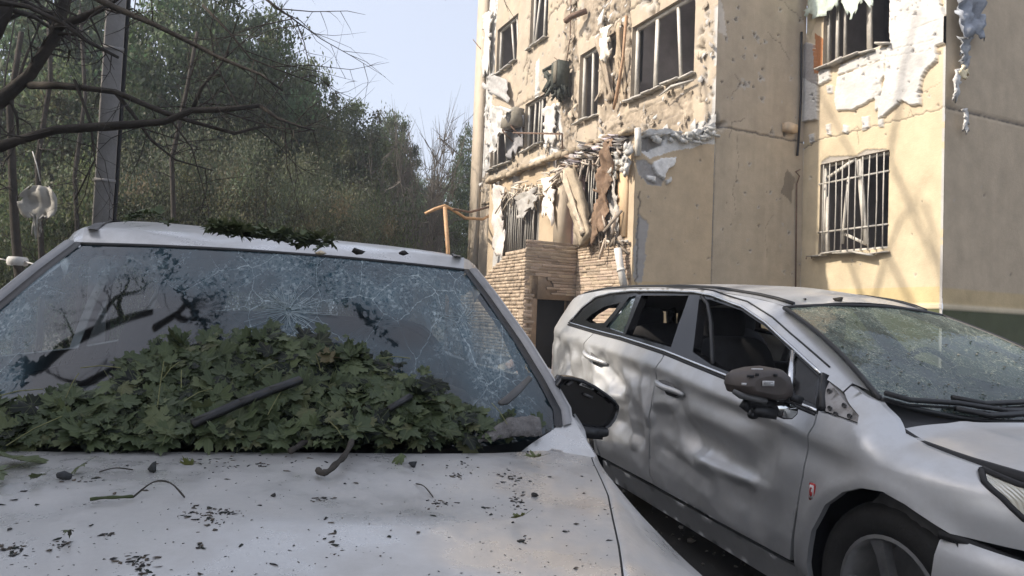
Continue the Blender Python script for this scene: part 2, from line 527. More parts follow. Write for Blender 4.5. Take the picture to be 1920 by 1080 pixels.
def field_B(U, Z):
    H = 0.004 * (fbm(U * 5, Z * 5, 5) - .5)
    C = GREYB * np.array([.97, .98, 1.0]) * (0.84 + .20 * fbm(U * 9, Z * .6, 3)[..., None] + .14 * fbm(U * 2.2, Z * 1.6, 63)[..., None])
    up = (Z > 4.69)[..., None]
    C = np.where(up, C * np.array([.95, .95, .97]), C)
    m = rough_poly(U, Z, [(1.55, 3.7), (1.82, 3.55), (1.86, 4.0), (1.7, 4.15)], .05, 7, 2); C = np.where(m[..., None], C * .55, C)
    m = rough_poly(U, Z, [(0, 6.35), (.2, 6.3), (.1, 6.9), (0, 7)], .05, 7, 2); C = np.where(m[..., None], C * .7 + .25, C)
    m = (Z < 1.9 + .03 * fbm(U * 4, Z, 5)); C = np.where(m[..., None], C * .9 * np.array([1.08, 1.05, .85]), C)
    apply_crack(U, Z, H, C, [(0, 4.71), (2.08, 4.69)], .016, .03, DARKC, .8, .006, 3)
    apply_crack(U, Z, H, C, [(.015, 1.7), (.012, 4.7)], .014, .02, DARKC * 1.6, .7, .003, 5)
    apply_crack(U, Z, H, C, [(.5, 4.6), (.55, 4.1), (.46, 3.7), (.5, 3.2)], .006, .008, DARKC, .45, .02, 15)
    apply_crack(U, Z, H, C, [(1.4, 3.3), (1.2, 3.0), (1.25, 2.5)], .006, .008, DARKC, .4, .02, 16)
    apply_crack(U, Z, H, C, [(0, 7.45), (2.08, 7.43)], .014, .03, DARKC, .7, .006, 4)
    r = np.random.RandomState(8)
    for i in range(9):
        u, z = r.uniform(.3, 1.9), r.uniform(4.9, 8.4)
        apply_crack(U, Z, H, C, [(u, z), (u + r.normal() * .15, z - .12), (u + r.normal() * .25, z - .4)], .008, .01, DARKC, .55, .015, i)
    apply_pocks(U, Z, H, C, pock_list(70, (.05, 2.0), (4.75, 9.5), (.018, .042), 31))
    apply_pocks(U, Z, H, C, pock_list(26, (.05, 2.05), (2.0, 4.65), (.012, .026), 32))
    apply_pocks(U, Z, H, C, [(.06, 4.74, .15, .2), (1.3, 4.78, .05, .4), (1.62, 4.8, .07, .1)], .5)
    return H, C
wall_grid('wall', 'y', 0.0, (0.0, XB), (0.0, TOP), 0.022, [], field_B)

CREST = [on_y(*p, 0.0) for p in ((1186, 262), (1205, 247), (1240, 244), (1288, 250), (1316, 240), (1339, 231))]
def field_E(U, Z):
    H = 0.003 * (fbm(U * 3, Z * 3, 15) - .5)
    C = TAN * np.array([1.06, 1.04, 1.0]) * (0.90 + .12 * fbm(U * 2, Z * .8, 13)[..., None] + .08 * fbm(U * 8, Z * .7, 83)[..., None])
    # torn top: bare grey-white foam below the roof edge
    def P(*q): return [on_y(1120 + a / 7.2, 200 + b / 7.2, 0.0) for a, b in q]
    for k, (poly, hh, colr) in enumerate(((P((520, 560), (600, 380), (930, 390), (1200, 340), (1520, 230), (1640, 330), (1500, 470), (1280, 560), (1050, 590), (900, 640), (700, 700)), -.02, WHITE * 1.25),
                          (P((600, 410), (930, 395), (860, 520), (690, 600), (600, 600)), -.06, GREY * .8),
                          (P((520, 720), (640, 720), (760, 800), (900, 990), (860, 1070), (700, 1060), (540, 900)), -.02, GREY),
                          (P((740, 770), (840, 700), (1050, 680), (1030, 800), (930, 850), (890, 990), (760, 880)), 0.035, WHITE * 1.45),
                          (P((670, 930), (770, 950), (770, 1030), (660, 970)), .03, WHITE * 1.4),
                          (P((910, 1000), (990, 950), (1000, 990), (930, 1060)), .03, WHITE),
                          (P((600, 300), (930, 270), (1180, 300), (1210, 350), (930, 390), (620, 400)), .06, WHITE * 1.45),
                          (P((1200, 470), (1240, 360), (1300, 330), (1340, 250), (1500, 230), (1420, 330), (1340, 390)), .05, WHITE * 1.4))):
        m = rough_poly(U, Z, poly, .018, 16, 40 + k)
        H = np.where(m, hh + .02 * fbm(U * 30, Z * 30, 2), H); C = np.where(m[..., None], colr * (.75 + .5 * fbm(U * 14, Z * 14, 7)[..., None]), C)
    m = Z > 4.36 + .06 * (fbm(U * 8, Z * 8, 3) - .5); H = np.where(m, H - .01 + .03 * fbm(U * 25, Z * 25, 12), H); C = np.where(m[..., None], WHITE * 1.2 * (.65 + .5 * fbm(U * 10, Z * 12, 27)[..., None]), C)
    m = rough_poly(U, Z, [on_y(*p, 0.0) for p in ((1188, 470), (1198, 400), (1215, 420), (1205, 530), (1188, 530))], .04, 9, 5)
    C = np.where(m[..., None], GREY * 1.1, C); H = np.where(m, H - .012, H)
    apply_crack(U, Z, H, C, [on_y(1200, 360, 0.0), on_y(1196, 430, 0.0), on_y(1194, 535, 0.0)], .014, .02, DARKC, .7, .012, 8)
    m = (Z < 1.92); C = np.where(m[..., None], C * np.array([1.02, .98, .86]), C)
    apply_pocks(U, Z, H, C, pock_list(12, (-1.5, -.05), (2.0, 4.1), (.012, .022), 35))
    return H, C
wall_grid('wall', 'y', -0.006, (XE, 0.0), (0.0, 4.95), 0.018, [], field_E, top=lambda u: np.interp(u, [p[0] for p in CREST], [p[1] for p in CREST]) + .07 * (fbm(u * 9, u * 0 + 3, 6, 3) - .5))

W_C = {'barred': (-1.80, -0.40, 2.60, 4.21), 'open': (-1.80, -0.40, 5.98, 7.5)}
def field_C(U, Z):
    H = 0.004 * (fbm(U * 3, Z * 3, 25) - .5)
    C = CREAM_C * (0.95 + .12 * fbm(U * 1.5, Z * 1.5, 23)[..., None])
    up = (Z > 4.68); C = np.where(up[..., None], C * np.array([.98, .97, 1.0]), C)
    m = (Z < 1.95 + .02 * fbm(U * 5, Z, 3)); C = np.where(m[..., None], C * np.array([1.02, .97, .78]), C)
    m = (Z < 1.62); C = np.where(m[..., None], np.array([.105, .115, .06]), C)
    m = (Z > 1.62) & (Z < 1.70); C = np.where(m[..., None], CREAM_C * 1.12, C); H = np.where(m, H + .012, H)
    def P(*q): return [on_x(1490 + a / 4, b / 4, XB) for a, b in q]
    slabs = ((P((730, 0), (720, -300), (1110, -320), (1100, 0), (1120, 100), (1150, 140), (1145, 320), (1070, 350), (1075, 460), (1000, 520), (965, 590), (960, 640), (945, 690), (960, 780), (880, 790), (820, 755), (640, 900), (640, 800), (690, 600), (700, 380), (735, 330), (720, 200)), .055, WHITE * 1.02),
             (P((690, 440), (690, 560), (610, 680), (605, 740), (440, 825), (320, 830), (310, 750), (330, 580)), .045, WHITE),
             (P((350, 490), (700, 345), (695, 435), (330, 568)), .035, WHITE * .95),
             (P((40, 560), (180, 640), (180, 900), (50, 920), (45, 760)), .055, WHITE * .97),
             (P((35, 400), (100, 320), (150, 330), (165, 420), (185, 640), (80, 590), (40, 540)), .06, np.array([.33, .31, .30])),
             (P((190, 530), (275, 520), (275, 600), (190, 640)), .045, WHITE), (P((240, 940), (275, 930), (275, 1020), (245, 1010)), .03, WHITE),
             (P((510, 880), (565, 870), (565, 960), (515, 980)), .03, WHITE), (P((115, 1010), (150, 1000), (150, 1070), (120, 1080)), .03, WHITE),
             (P((370, 940), (410, 950), (400, 1005), (365, 990)), .03, WHITE), (P((630, 900), (670, 890), (670, 950), (635, 955)), .03, WHITE * .9),
             (P((600, 640), (660, 620), (655, 800), (610, 830)), .03, WHITE * .95), (P((240, 640), (290, 640), (290, 700), (250, 700)), .02, WHITE * .9),
             (P((60, 60), (160, 20), (160, 160), (110, 300), (60, 200)), -.02, CREAM_C * .9))
    for k, (poly, hh, colr) in enumerate(slabs):
        m = rough_poly(U, Z, poly, .016, 14, 60 + k)
        tex = fbm(U * 30, Z * 40, 2)
        H = np.where(m, hh + .012 * tex, H); C = np.where(m[..., None], colr * (.88 + .2 * fbm(U * 9, Z * 9, 17)[..., None]), C)
    m = rough_poly(U, Z, P((150, 240), (215, 300), (205, 540), (165, 560)), .02, 9, 4); C = np.where(m[..., None], np.array([.36, .16, .07]), C)
    # grey broken render above the barred window
    poly = [on_x(1280 + a / 2.842, 200 + b / 2.842, XB) for a, b in ((735, 318), (735, 295), (780, 265), (920, 262), (970, 230), (1080, 225), (1105, 240), (1100, 262), (740, 330))]
    m = rough_poly(U, Z, poly, .006, 12, 4); C = np.where(m[..., None], np.array([.40, .37, .33]), C); H = np.where(m, H - .02, H)
    foamj = [P((330, 575), (690, 450)), P((735, 380), (1070, 300)), P((760, 270), (1100, 150)), P((700, 430), (1060, 380))]
    for i, l in enumerate(foamj):
        apply_crack(U, Z, H, C, l, .006, .012, GREY, .6, .003, 7 + i)
    zc = 4.69
    apply_crack(U, Z, H, C, [(-2.74, zc - .02), (-1.6, zc - .04), (-.35, zc - .02), (0, zc - .12)], .010, .02, DARKC * 1.3, .75, .012, 2)
    apply_crack(U, Z, H, C, P((380, 1000), (470, 950), (480, 1080)), .008, .01, DARKC, .5, .02, 3)
    apply_crack(U, Z, H, C, P((840, 900), (870, 820), (900, 880)), .006, .01, DARKC, .5, .01, 6)
    apply_crack(U, Z, H, C, P((960, 690), (1090, 620)), .006, .01, DARKC, .4, .01, 6)
    fr = np.random.RandomState(4)
    pk = []
    for q in ((920, 110), (1070, 265), (905, 388), (725, 512), (742, 378), (655, 405), (565, 445), (487, 440), (487, 498), (380, 600), (530, 562), (645, 510), (648, 712), (945, 690), (945, 730), (268, 675), (525, 935), (355, 480), (228, 590), (145, 715), (158, 750), (1085, 400), (255, 990), (140, 1050), (1075, 790)):
        u, z = P(q)[0]; pk.append((u, z, fr.uniform(.022, .034), .25))
    apply_pocks(U, Z, H, C, pk, .8, GREY, np.array([.10, .10, .13]))
    apply_pocks(U, Z, H, C, pock_list(20, (-2.7, -.1), (4.75, 6.0), (.012, .022), 41))
    apply_pocks(U, Z, H, C, pock_list(14, (-2.7, -.1), (2.0, 4.6), (.01, .02), 42))
    apply_pocks(U, Z, H, C, pock_list(90, (-2.5, -1.8), (6.3, 7.4), (.01, .02), 45), .5)
    e = (U < -2.70) & (fbm(Z * 4, U, 8) > .3); C = np.where(e[..., None], WHITE * .8, C)
    return H, C
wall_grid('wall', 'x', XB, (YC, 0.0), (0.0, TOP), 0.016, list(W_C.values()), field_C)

def field_D(U, Z):
    H = 0.003 * (fbm(U * 3, Z * 3, 35) - .5)
    C = np.array([.48, .39, .28]) * (0.94 + .14 * fbm(U * 7, Z * .8, 43)[..., None])
    m = (Z < 1.95); C = np.where(m[..., None], C * np.array([1.05, 1.0, .8]), C)
    m = (Z < 1.62); C = np.where(m[..., None], np.array([.085, .095, .05]), C)
    m = (Z > 1.62) & (Z < 1.70); C = np.where(m[..., None], CREAM_C * 1.12, C); H = np.where(m, H + .012, H)
    apply_crack(U, Z, H, C, [(XB, 4.69), (8, 4.69)], .02, .04, DARKC, .75, .004, 2)
    apply_pocks(U, Z, H, C, pock_list(25, (2.2, 6.5), (2.2, 8.5), (.01, .022), 51))
    return H, C
wall_grid('wall', 'y', YC - .004, (XB, 7.5), (0.0, TOP), 0.04, [], field_D)

# ---- ground-floor extension that projects in front of the long wall
W_E = {'grille': (3.42, 5.15, 2.60, 3.95), 'gap': (0.50, 2.72, 2.60, 4.30)}
def field_EF(U, Z):
    H = 0.01 * (fbm(U * 4, Z * 4, 55) - .5)
    C = CREAM * np.array([1.08, 1.02, .92]) * (0.92 + .18 * fbm(U * 2, Z * 2, 53)[..., None])
    m = fbm(U * 3, Z * 3, 66) + (Z - 3.9) * .5 > .72
    C = np.where(m[..., None], GREY * 1.15 * (.7 + .6 * fbm(U * 12, Z * 12, 5)[..., None]), C); H = np.where(m, H - .03, H)
    m = rough_poly(U, Z, [(5.2, 2.6), (5.75, 2.4), (5.7, 4.0), (5.3, 4.1)], .06, 5, 2); C = np.where(m[..., None], WHITE * .85, C)
    apply_pocks(U, Z, H, C, pock_list(60, (.05, 5.9), (2.6, 4.3), (.012, .03), 61))
    return H, C
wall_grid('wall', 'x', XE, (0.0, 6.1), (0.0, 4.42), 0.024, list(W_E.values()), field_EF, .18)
rb = MB()
rb.box((XE / 2 + .06, 3.2, 4.37), (-XE - .28, 5.6, .06), col=GREY)
rb.build('roof', M_concrete, building)
# ragged slab edge that runs along the top of the extension
def ragged_bar(name, pts, w, h, seed, mat, col, parent=building):
    r = np.random.RandomState(seed); mb = MB()
    for (a, b) in zip(pts[:-1], pts[1:]):
        a = np.array(a); b = np.array(b); n = max(1, int(np.linalg.norm(b - a) / .28))
        for i in range(n):
            p = a + (b - a) * i / n; q = a + (b - a) * (i + 1) / n
            mb.bar(p + r.normal(size=3) * .015, q + r.normal(size=3) * .02, w * r.uniform(.6, 1.3), h * r.uniform(.6, 1.3), col=np.array(col) * r.uniform(.7, 1.2))
    return mb.build(name, mat, parent)
ragged_bar('ledge', [(XE - .07, .05, 4.40), (XE - .08, 6.0, 4.45)], .16, .09, 4, M_concrete, (1.1, 1.0, .85))
ragged_bar('ledge', [(-.03, 2.7, 4.62), (-.03, 10.4, 4.66)], .05, .06, 6, M_concrete, (1.3, 1.15, .95))
r = np.random.RandomState(44); mb = MB()
crest = [on_y(px, py, -.03) for px, py in ((1205, 250), (1240, 245), (1275, 247), (1300, 252), (1318, 243), (1336, 236))]
for i in range(26):
    j = r.randint(len(crest) - 1); t = r.rand(); u = crest[j][0] * (1 - t) + crest[j + 1][0] * t; z = crest[j][1] * (1 - t) + crest[j + 1][1] * t - r.uniform(0, .16)
    w_ = r.uniform(.05, .22); mb.bar((u, -.04 - .05 * r.rand(), z), (u + w_, -.04 - .05 * r.rand(), z - r.uniform(-.03, .07)), r.uniform(.02, .05), r.uniform(.03, .10), col=np.array([1, 1, .97]) * r.uniform(.75, 1.1))
tag(mb.build('torn_foam', M_foam, building), kind='stuff')
# shards of render and cladding still clinging to the long wall
r = np.random.RandomState(70)
SH = []
for t in range(10):
    n = r.randint(5, 8); an = np.sort(r.uniform(0, 6.28, n)); q = MB()
    q.prism([(math.cos(a) * r.uniform(.6, 1.0), math.sin(a) * r.uniform(.5, 1.0)) for a in an], (0, 0, 0), (0, 1, 0), (0, 0, 1), (1, 0, 0), .12, col=[CREAM * 1.05, WHITE, GREY * 1.1, CREAM * .75, WHITE * .85][t % 5])
    me = np_mesh('cladding_shard', q.v, q.f, q.c); me.materials.append(M_wall); SH.append(me)
zones = [(0.1, 3.8, 4.5, 5.7, 60), (2.7, 3.9, 5.6, 8.6, 40), (3.1, 5.6, 7.5, 9.6, 40), (4.9, 5.7, 5.0, 9.3, 36), (9.9, 10.9, 5.0, 11.0, 40), (5.5, 9.8, 4.5, 5.6, 40), (.05, .5, 4.7, 9.0, 16)]
for (ua, ub, za, zb, n) in zones:
    for i in range(n):
        u, z = r.uniform(ua, ub), r.uniform(za, zb)
        if any(w[0] - .03 < u < w[1] + .03 and w[2] - .03 < z < w[3] + .03 for w in W_A.values()): continue
        o = bpy.data.objects.new('cladding_shard', SH[r.randint(10)]); COL.objects.link(o); o.parent = building
        s = r.uniform(.03, .11) * (1.6 if r.rand() < .12 else 1); o.location = (-.03 - r.uniform(0, .05), u, z); o.scale = (s * .8, s, s * r.uniform(.6, 1.8)); o.rotation_euler = (r.uniform(-.6, .6), r.uniform(-.1, .5), r.uniform(-.4, .4))
# far corner pilaster
mb = MB(); mb.box((-.05, 10.98, 5.7), (.12, .62, 11.4), col=CREAM * 1.05)
mb.build('pilaster', M_wall, building)
mb = MB(); mb.box((2.5, 11.29, 5.7), (5.0, .04, 11.4), col=CREAM)       # end wall and roof keep the block closed
mb.box((4.0, 5.0, TOP + .1), (8.2, 13.2, .2), col=GREY)
mb.box((7.48, -1.3, 5.7), (.04, 2.9, 11.4), col=CREAM)
mb.build('wall', M_wall, building)

# ---- rooms behind the openings, frames, mullions, bars
def room(kind, const, rect, depth=2.2, pad=.5):
    u0, u1, z0, z1 = rect
    a = [max(u0 - pad, .12) if u0 > 0 else u0 - pad, u1 + pad]; z = [z0 - .7, min(z1 + .45, 4.33) if const < -1 else z1 + .45]; d = [const + .24, const + depth]
    mb = MB()
    def pt(uu, dd, zz): return (dd, uu, zz) if kind == 'x' else (uu, dd, zz)
    V = [pt(a[i], d[j], z[k]) for k in (0, 1) for j in (0, 1) for i in (0, 1)]
    mb.add(V, [(0, 1, 3, 2), (4, 5, 7, 6), (2, 3, 7, 6), (0, 2, 6, 4), (1, 3, 7, 5)])
    return mb.build('room', M_dark, building)

def window(const, rect, mull, frame_w=.06, lean=None, sill=True, seed=0, outer=True):
    """frame and mullions on plane x=const; mull = [(u top, u bottom)]"""
    u0, u1, z0, z1 = rect
    x = const + .12
    mb = MB()
    if outer:
        mb.box((x, (u0 + u1) / 2, z1 - frame_w / 2), (.07, u1 - u0, frame_w)); mb.box((x, (u0 + u1) / 2, z0 + frame_w / 2), (.07, u1 - u0, frame_w))
        mb.box((x, u0 + frame_w / 2, (z0 + z1) / 2), (.07, frame_w, z1 - z0 - 2 * frame_w)); mb.box((x, u1 - frame_w / 2, (z0 + z1) / 2), (.07, frame_w, z1 - z0 - 2 * frame_w))
    else:
        mb.box((x, u1 - frame_w / 2, (z0 + z1) / 2), (.07, frame_w, z1 - z0)); mb.box((x, (u0 + u1) / 2, z0 + frame_w / 2), (.07, u1 - u0 - 2 * frame_w, frame_w))
    w = mb.build('window', M_frame, building)
    for (ut, ub, wd) in mull:
        k = MB(); k.bar((x - .005, ut, z1 - .03), (x - .005 - .04 * abs(ut - ub), ub, z0 + .03), wd, .05)
        k.build('mullion', M_frame, w)
    if sill:
        ragged_bar('sill', [(const - .06, u0 - .06, z0 - .02), (const - .07, u1 + .06, z0 - .035)], .16, .03, seed, M_bar, (.8, .78, .75), w)
    room('x', const, rect)
    return w
window(0, W_A['big'], [(1.93, 1.95, .085), (1.28, 1.12, .055), (.72, .62, .06)], .07, seed=1)
window(0, W_A['mid'], [(4.40, 4.36, .05)], .06, seed=2)
window(0, W_A['slim'], [], .05, sill=False)
window(0, W_A['top'], [(7.25, 7.5, .05), (6.95, 6.97, .06)], .06, seed=4)
window(0, W_A['end'], [(9.1, 8.75, .05), (8.72, 8.5, .05)], .05, seed=5)
window(0, W_A['low'], [(7.3, 7.35, .035), (6.9, 6.92, .045), (7.05, 7.08, .03)], .05, seed=6)
window(0, W_A['lowend'], [(9.3, 9.0, .05), (9.75, 9.7, .04)], .05, seed=7)
wo = window(XB, W_C['open'], [(-.62, -.62, .05), (-1.26, -1.30, .085)], .05, seed=8)
for uu in (-.44, -.80):
    k = MB(); k.box((XB + .10, uu, 6.75), (.05, .04, 1.5)); k.build('frame_strip', M_bar, wo)

# ---- barred window on the sunlit return wall
u0, u1, z0, z1 = W_C['barred']
wb = window(XB, W_C['barred'], [], .045, sill=False)
xs = XB - .03
for i in range(10):
    uu = u1 - .10 - i * (u1 - u0 - .13) / 9.3
    k = MB(); k.tube([(xs, uu, z0 - .02), (xs - .012 * math.sin(i * 2), uu + .012 * math.sin(i * 3), (z0 + z1) / 2), (xs, uu, z1 - .03)], .011, 6)
    k.build('window_bar', M_bar, wb)
for zz in (z1 - .36, z0 + .38):
    k = MB(); k.bar((xs + .012, u1 + .01, zz), (xs + .012, u0 - .01, zz + .01), .012, .03); k.build('cross_bar', M_bar, wb)
k = MB(); k.bar((XB + .06, -.52, z1 - .25), (XB + .06, -1.10, z1 - .02), .04, .05); k.build('broken_frame_strip', M_frame, wb)
for a, b, w_ in (((XB + .05, -1.18, z1 - .05), (XB + .02, -1.38, z0 + .1), .085), ((XB + .08, -.95, z1 - .3), (XB + .06, -.86, z0 + .15), .04), ((XB + .06, -.52, z1 - .6), (XB + .0, -.60, z0 + .02), .05), ((XB + .08, -1.35, z0 + .1), (XB + .07, -.9, z0 + .32), .03)):
    k = MB(); k.bar(a, b, w_, .05); k.build('broken_frame_strip', M_frame, wb)
ragged_bar('sill', [(XB - .07, u1 + .12, z0 - .03), (XB - .09, -1.2, z0 - .05), (XB - .10, -1.55, z0 - .1), (XB - .07, u0 - .04, z0 - .06)], .17, .025, 9, M_bar, (.75, .72, .7), wb)
for uu in (.02, .14):
    k = MB(); k.tube([(XB - .02, u1 + uu, z0 - .03), (XB - .14, u1 + uu, z0 - .05), (XB - .15, u1 + uu, z0 - .1)], .01, 6); k.build('sill_bracket', M_rust, wb)

# ---- grille window and torn opening in the extension
def bars(const, rect, n, parent, seed):
    r = np.random.RandomState(seed); u0, u1, z0, z1 = rect
    for i in range(n):
        uu = u0 + .06 + (u1 - u0 - .12) * i / (n - 1)
        k = MB(); k.tube([(const - .02, uu, z0), (const - .02 + r.normal() * .02, uu + r.normal() * .02, (z0 + z1) / 2), (const - .02, uu + r.normal() * .01, z1)], .012, 6)
        k.build('window_bar', M_bar, parent)
wg = window(XE, W_E['grille'], [(3.62, 3.62, .06)], .05, sill=False)
bars(XE, W_E['grille'], 17, wg, 3)
wg2 = window(XE, W_E['gap'], [], .04, sill=False, outer=False)
bars(XE, (0.55, 1.5, 2.62, 4.12), 9, wg2, 5)
k = MB(); k.box((XE + .06, 2.52, 3.35), (.22, .34, 1.44), col=CREAM * 1.05); k.build('pier', M_wall, building)
k = MB(); k.box((XE - .02, 1.62, 2.86), (.16, .36, .48), col=CREAM * 1.15); k.build('pier', M_wall, building)
k = MB(); k.box((XE - .012, .32, 3.28), (.06, .30, 1.25), col=np.array([.60, .44, .28])); k.build('pier', M_wall, building)
# purple curtain in the gap
V = []; n = 14
for i in range(n):
    for zz in (2.6, 4.0):
        V.append((XE + .2 + .03 * math.sin(i * 1.9), 1.95 + i * .045, zz))
k = MB(); k.add(V, [(2 * i, 2 * i + 2, 2 * i + 3, 2 * i + 1) for i in range(n - 1)], (.55, .42, .46)); k.build('curtain', M_cloth, building)

# ---- stone-clad porch and plinth: courses of thin stones, each proud or recessed
M_stone = pm('stone_strip', (0.42, 0.34, 0.262), 0.85, attr=True, ns=9, na=0.3, bump=0.4, bs=50, spec=0.2)
M_mortar = pm('mortar', (0.30, 0.235, 0.175), 0.95, ns=14, na=0.2)
UP, XP = 1.80, -2.66               # porch: right face at local y = UP, front face at x = XP
porch = thing('stone_porch', 'sandstone clad basement porch with a dark doorway beside the beige building', 'porch', A0, (0, 0, PSI))
pb = MB()
TOPZ = 2.56
pb.prism([(UP + .02, 0), (6.0, 0), (6.0, 1.35), (3.9, 1.95), (2.6, 2.48), (UP + .02, 2.5)], (XP + .02, 0, 0), (0, 1, 0), (0, 0, 1), (1, 0, 0), .25)
pb.box(((XP + XE) / 2, UP + .12, 2.05), (XE - XP - .05, .2, .9)); pb.box((XP + .06, UP + .12, .8), (.13, .2, 1.7)); pb.box((XE - .03, UP + .12, .8), (.08, .2, 1.7))
pb.box(((XP + XE) / 2, 2.2, 2.42), (XE - XP - .06, .7, .06))
pb.box((XE + .03, .91, 1.3), (.03, 1.76, 2.6))
pb.build('wall', M_mortar, porch)
k = MB(); k.box(((XP + XE) / 2, UP + .35, .83), (XE - XP - .1, .03, 1.66)); k.build('doorway', M_black, porch)
STONES = []
def stones(kind, const, ur, zr, clip, seed, h=.058, hole=None):
    r = np.random.RandomState(seed); z = zr[0]
    while z < zr[1]:
        hh = h * r.uniform(.75, 1.25); u = ur[0] - r.uniform(0, .2)
        while u < ur[1]:
            w = r.uniform(.12, .34)
            a, b = max(u, ur[0]), min(u + w, ur[1])
            if b - a > .03:
                uc, zc = (a + b) / 2, z + hh / 2
                if clip(uc, zc + hh / 2) and not (hole and hole(uc, zc)):
                    STONES.append((kind, const, uc, zc, b - a - .006, hh - .006, r.uniform(.012, .032), r.uniform(.72, 1.25)))
            u += w
        z += hh
front_clip = lambda u, z: z < np.interp(u, [UP, 2.6, 3.9, 6.0], [2.52, 2.49, 1.97, 1.37])
stones('x', XP, (UP, 5.0), (.5, 2.55), front_clip, 1, .062)
stones('y', UP, (XP, XE), (.5, 2.60), lambda u, z: True, 2, .058, lambda u, z: (z < 1.66 and XP + .14 < u < XE - .06) or (1.68 < z < 1.98 and XP + .05 < u < XP + .62 + (z - 1.7) * .3 - .1))
stones('x', XE, (.05, UP - .02), (.5, 2.6), lambda u, z: z < 2.62 - .05 * math.sin(u * 9), 3, .055)
STONES.sort(key=lambda s: -(s[3] > 1.0) * 2 - (s[0] == 'y') - (s[1] == XE))
unit = MB(); unit.box((0, 0, 0), (1, 1, 1)); 
stone_meshes = []
for t in range(6):
    q = MB(); c = np.array([1, 1, 1]) * (.78 + .09 * t) * np.array([1, 1 - .015 * (t % 3), 1 - .03 * (t % 2)]); q.box((0, 0, 0), (1, 1, 1), col=c, taper=1.0)
    me = np_mesh('stone', q.v, q.f, q.c); me.materials.append(M_stone); stone_meshes.append(me)
rest = MB()
for i, (kind, const, uc, zc, w, hh, th, tint) in enumerate(STONES):
    loc = (const - th / 2 + .012, uc, zc) if kind == 'x' else (uc, const - th / 2 + .012, zc)
    scl = (th, w, hh) if kind == 'x' else (w, th, hh)
    if i < 300:
        o = bpy.data.objects.new('stone', stone_meshes[int(tint * 37) % 6]); COL.objects.link(o)
        o.parent = porch; o.location = loc; o.scale = scl
    else:
        rest.box(loc, scl, col=np.array([1, .985, .96]) * tint)
tag(rest.build('stone_cladding', M_stone, porch), kind='stuff')

# ================================================================== GROUND
M_asph = pm('asphalt', (0.050, 0.048, 0.046), 0.9, ns=1.2, na=0.35, bump=0.8, bs=120, dirt=(0.12, 0.10, 0.08), ds=3, dthr=(.58, .75))
M_soil = pm('soil', (0.075, 0.065, 0.045), 0.95, ns=2, na=0.4, bump=0.7, bs=20)
gx = np.linspace(-150, 150, 31)
GX, GY = np.meshgrid(gx, gx + 90)
V = np.stack([GX, GY, GX * 0 - .004], -1).reshape(-1, 3)
a = (np.arange(30)[:, None] * 31 + np.arange(30)[None]).ravel()
tag(link('ground', np_mesh('ground', V, np.stack([a, a + 1, a + 32, a + 31], 1)), None, [M_soil]), kind='structure')
mb = MB(); mb.add([(-4.6, -9, 0), (30, -9, 0), (30, 24, 0), (-4.6, 24, 0)], [(0, 1, 2, 3)])
tag(mb.build('parking_lot', M_asph), kind='structure')
for k, (x, y0) in enumerate(((-4.68, -9),)):
    mb = MB(); mb.box((x, 7.5, .05), (.15, 33, .12)); tag(mb.build('kerb', M_concrete), kind='structure')

def rock(seed, r, flat=1.0, n=12):
    q = np.random.RandomState(seed)
    P = q.normal(size=(n, 3)); P /= np.linalg.norm(P, axis=1)[:, None]; P *= q.uniform(.7, 1.1, (n, 1)) * r; P[:, 2] *= flat
    bm = bmesh.new()
    for p in P: bm.verts.new(p)
    res = bmesh.ops.convex_hull(bm, input=bm.verts)
    bm.verts.ensure_lookup_table()
    bmesh.ops.delete(bm, geom=[v for v in bm.verts if not v.link_faces], context='VERTS')
    bm.verts.index_update()
    V = [tuple(v.co) for v in bm.verts]; F = [tuple(v.index for v in f.verts) for f in bm.faces]
    bm.free()
    return V, F

def bw(x, y, z):
    return A0 + EX * x + EY * y + EZ * z

# gravel and crumbs of debris on the asphalt between the cars
r = np.random.RandomState(2); mb = MB()
for i in range(1500):
    y = r.uniform(1.2, 9); x = r.uniform(-.2, 3.5); s = r.uniform(.004, .012) if r.rand() < .93 else r.uniform(.015, .035)
    V, F = rock(i % 17, s, .7, 8)
    mb.add([(p[0] + x, p[1] + y, p[2] + s * .5) for p in V], F, np.array([.22, .2, .18]) * r.uniform(.4, 2.2))
tag(mb.build('gravel', M_debris), kind='stuff')
def ground_stone(px, py, rad, seed, label, col):
    v = ray(px, py); p = EYE + v * (-(CAM_H - rad * .8) / v[2])
    V, F = rock(seed, rad, .9, 14)
    o = MB().add(V, F, col).build('stone', M_debris); o.location = p
    tag(o, label, 'stone')
ground_stone(1277, 987, .020, 3, 'pale lump of plaster on the asphalt beneath the silver wagon sill', (.55, .52, .48))
ground_stone(1169, 921, .014, 5, 'small white crumb on the asphalt between the two cars, near the hatch car mirror', (.7, .68, .64))

# rubble by the porch, behind the wagon
r = np.random.RandomState(12)
mb = MB()
for i in range(150):
    c = np.array([.15, 9.6, 0]) + np.array([r.normal() * .45, r.normal() * .5, 0])
    hgt = .72 * math.exp(-((c[0] - .15) ** 2 + (c[1] - 9.6) ** 2) / .5)
    V, F = rock(i, r.uniform(.05, .14), .7)
    col = [(.6, .55, .5), (.45, .3, .24), (.5, .42, .33), (.65, .62, .6)][r.randint(4)]
    mb.add([(p[0] + c[0], p[1] + c[1], p[2] + hgt * r.uniform(.7, 1)) for p in V], F, col)
tag(mb.build('rubble', M_debris), kind='stuff')
V, F = rock(77, .2, .55, 20)
o = MB().add(V, F, (.55, .09, .09)).build('rubble_sack', M_cloth); o.location = (.27, 9.45, .74)
tag(o, 'red and white torn bag on the rubble heap by the porch doorway', 'bag')
o2 = MB(); V, F = rock(71, .13, .5, 16); o2.add([(p[0] - .12, p[1] - .05, p[2] + .05) for p in V], F, (.8, .7, .68)); o2.build('white_lining', M_cloth, o)

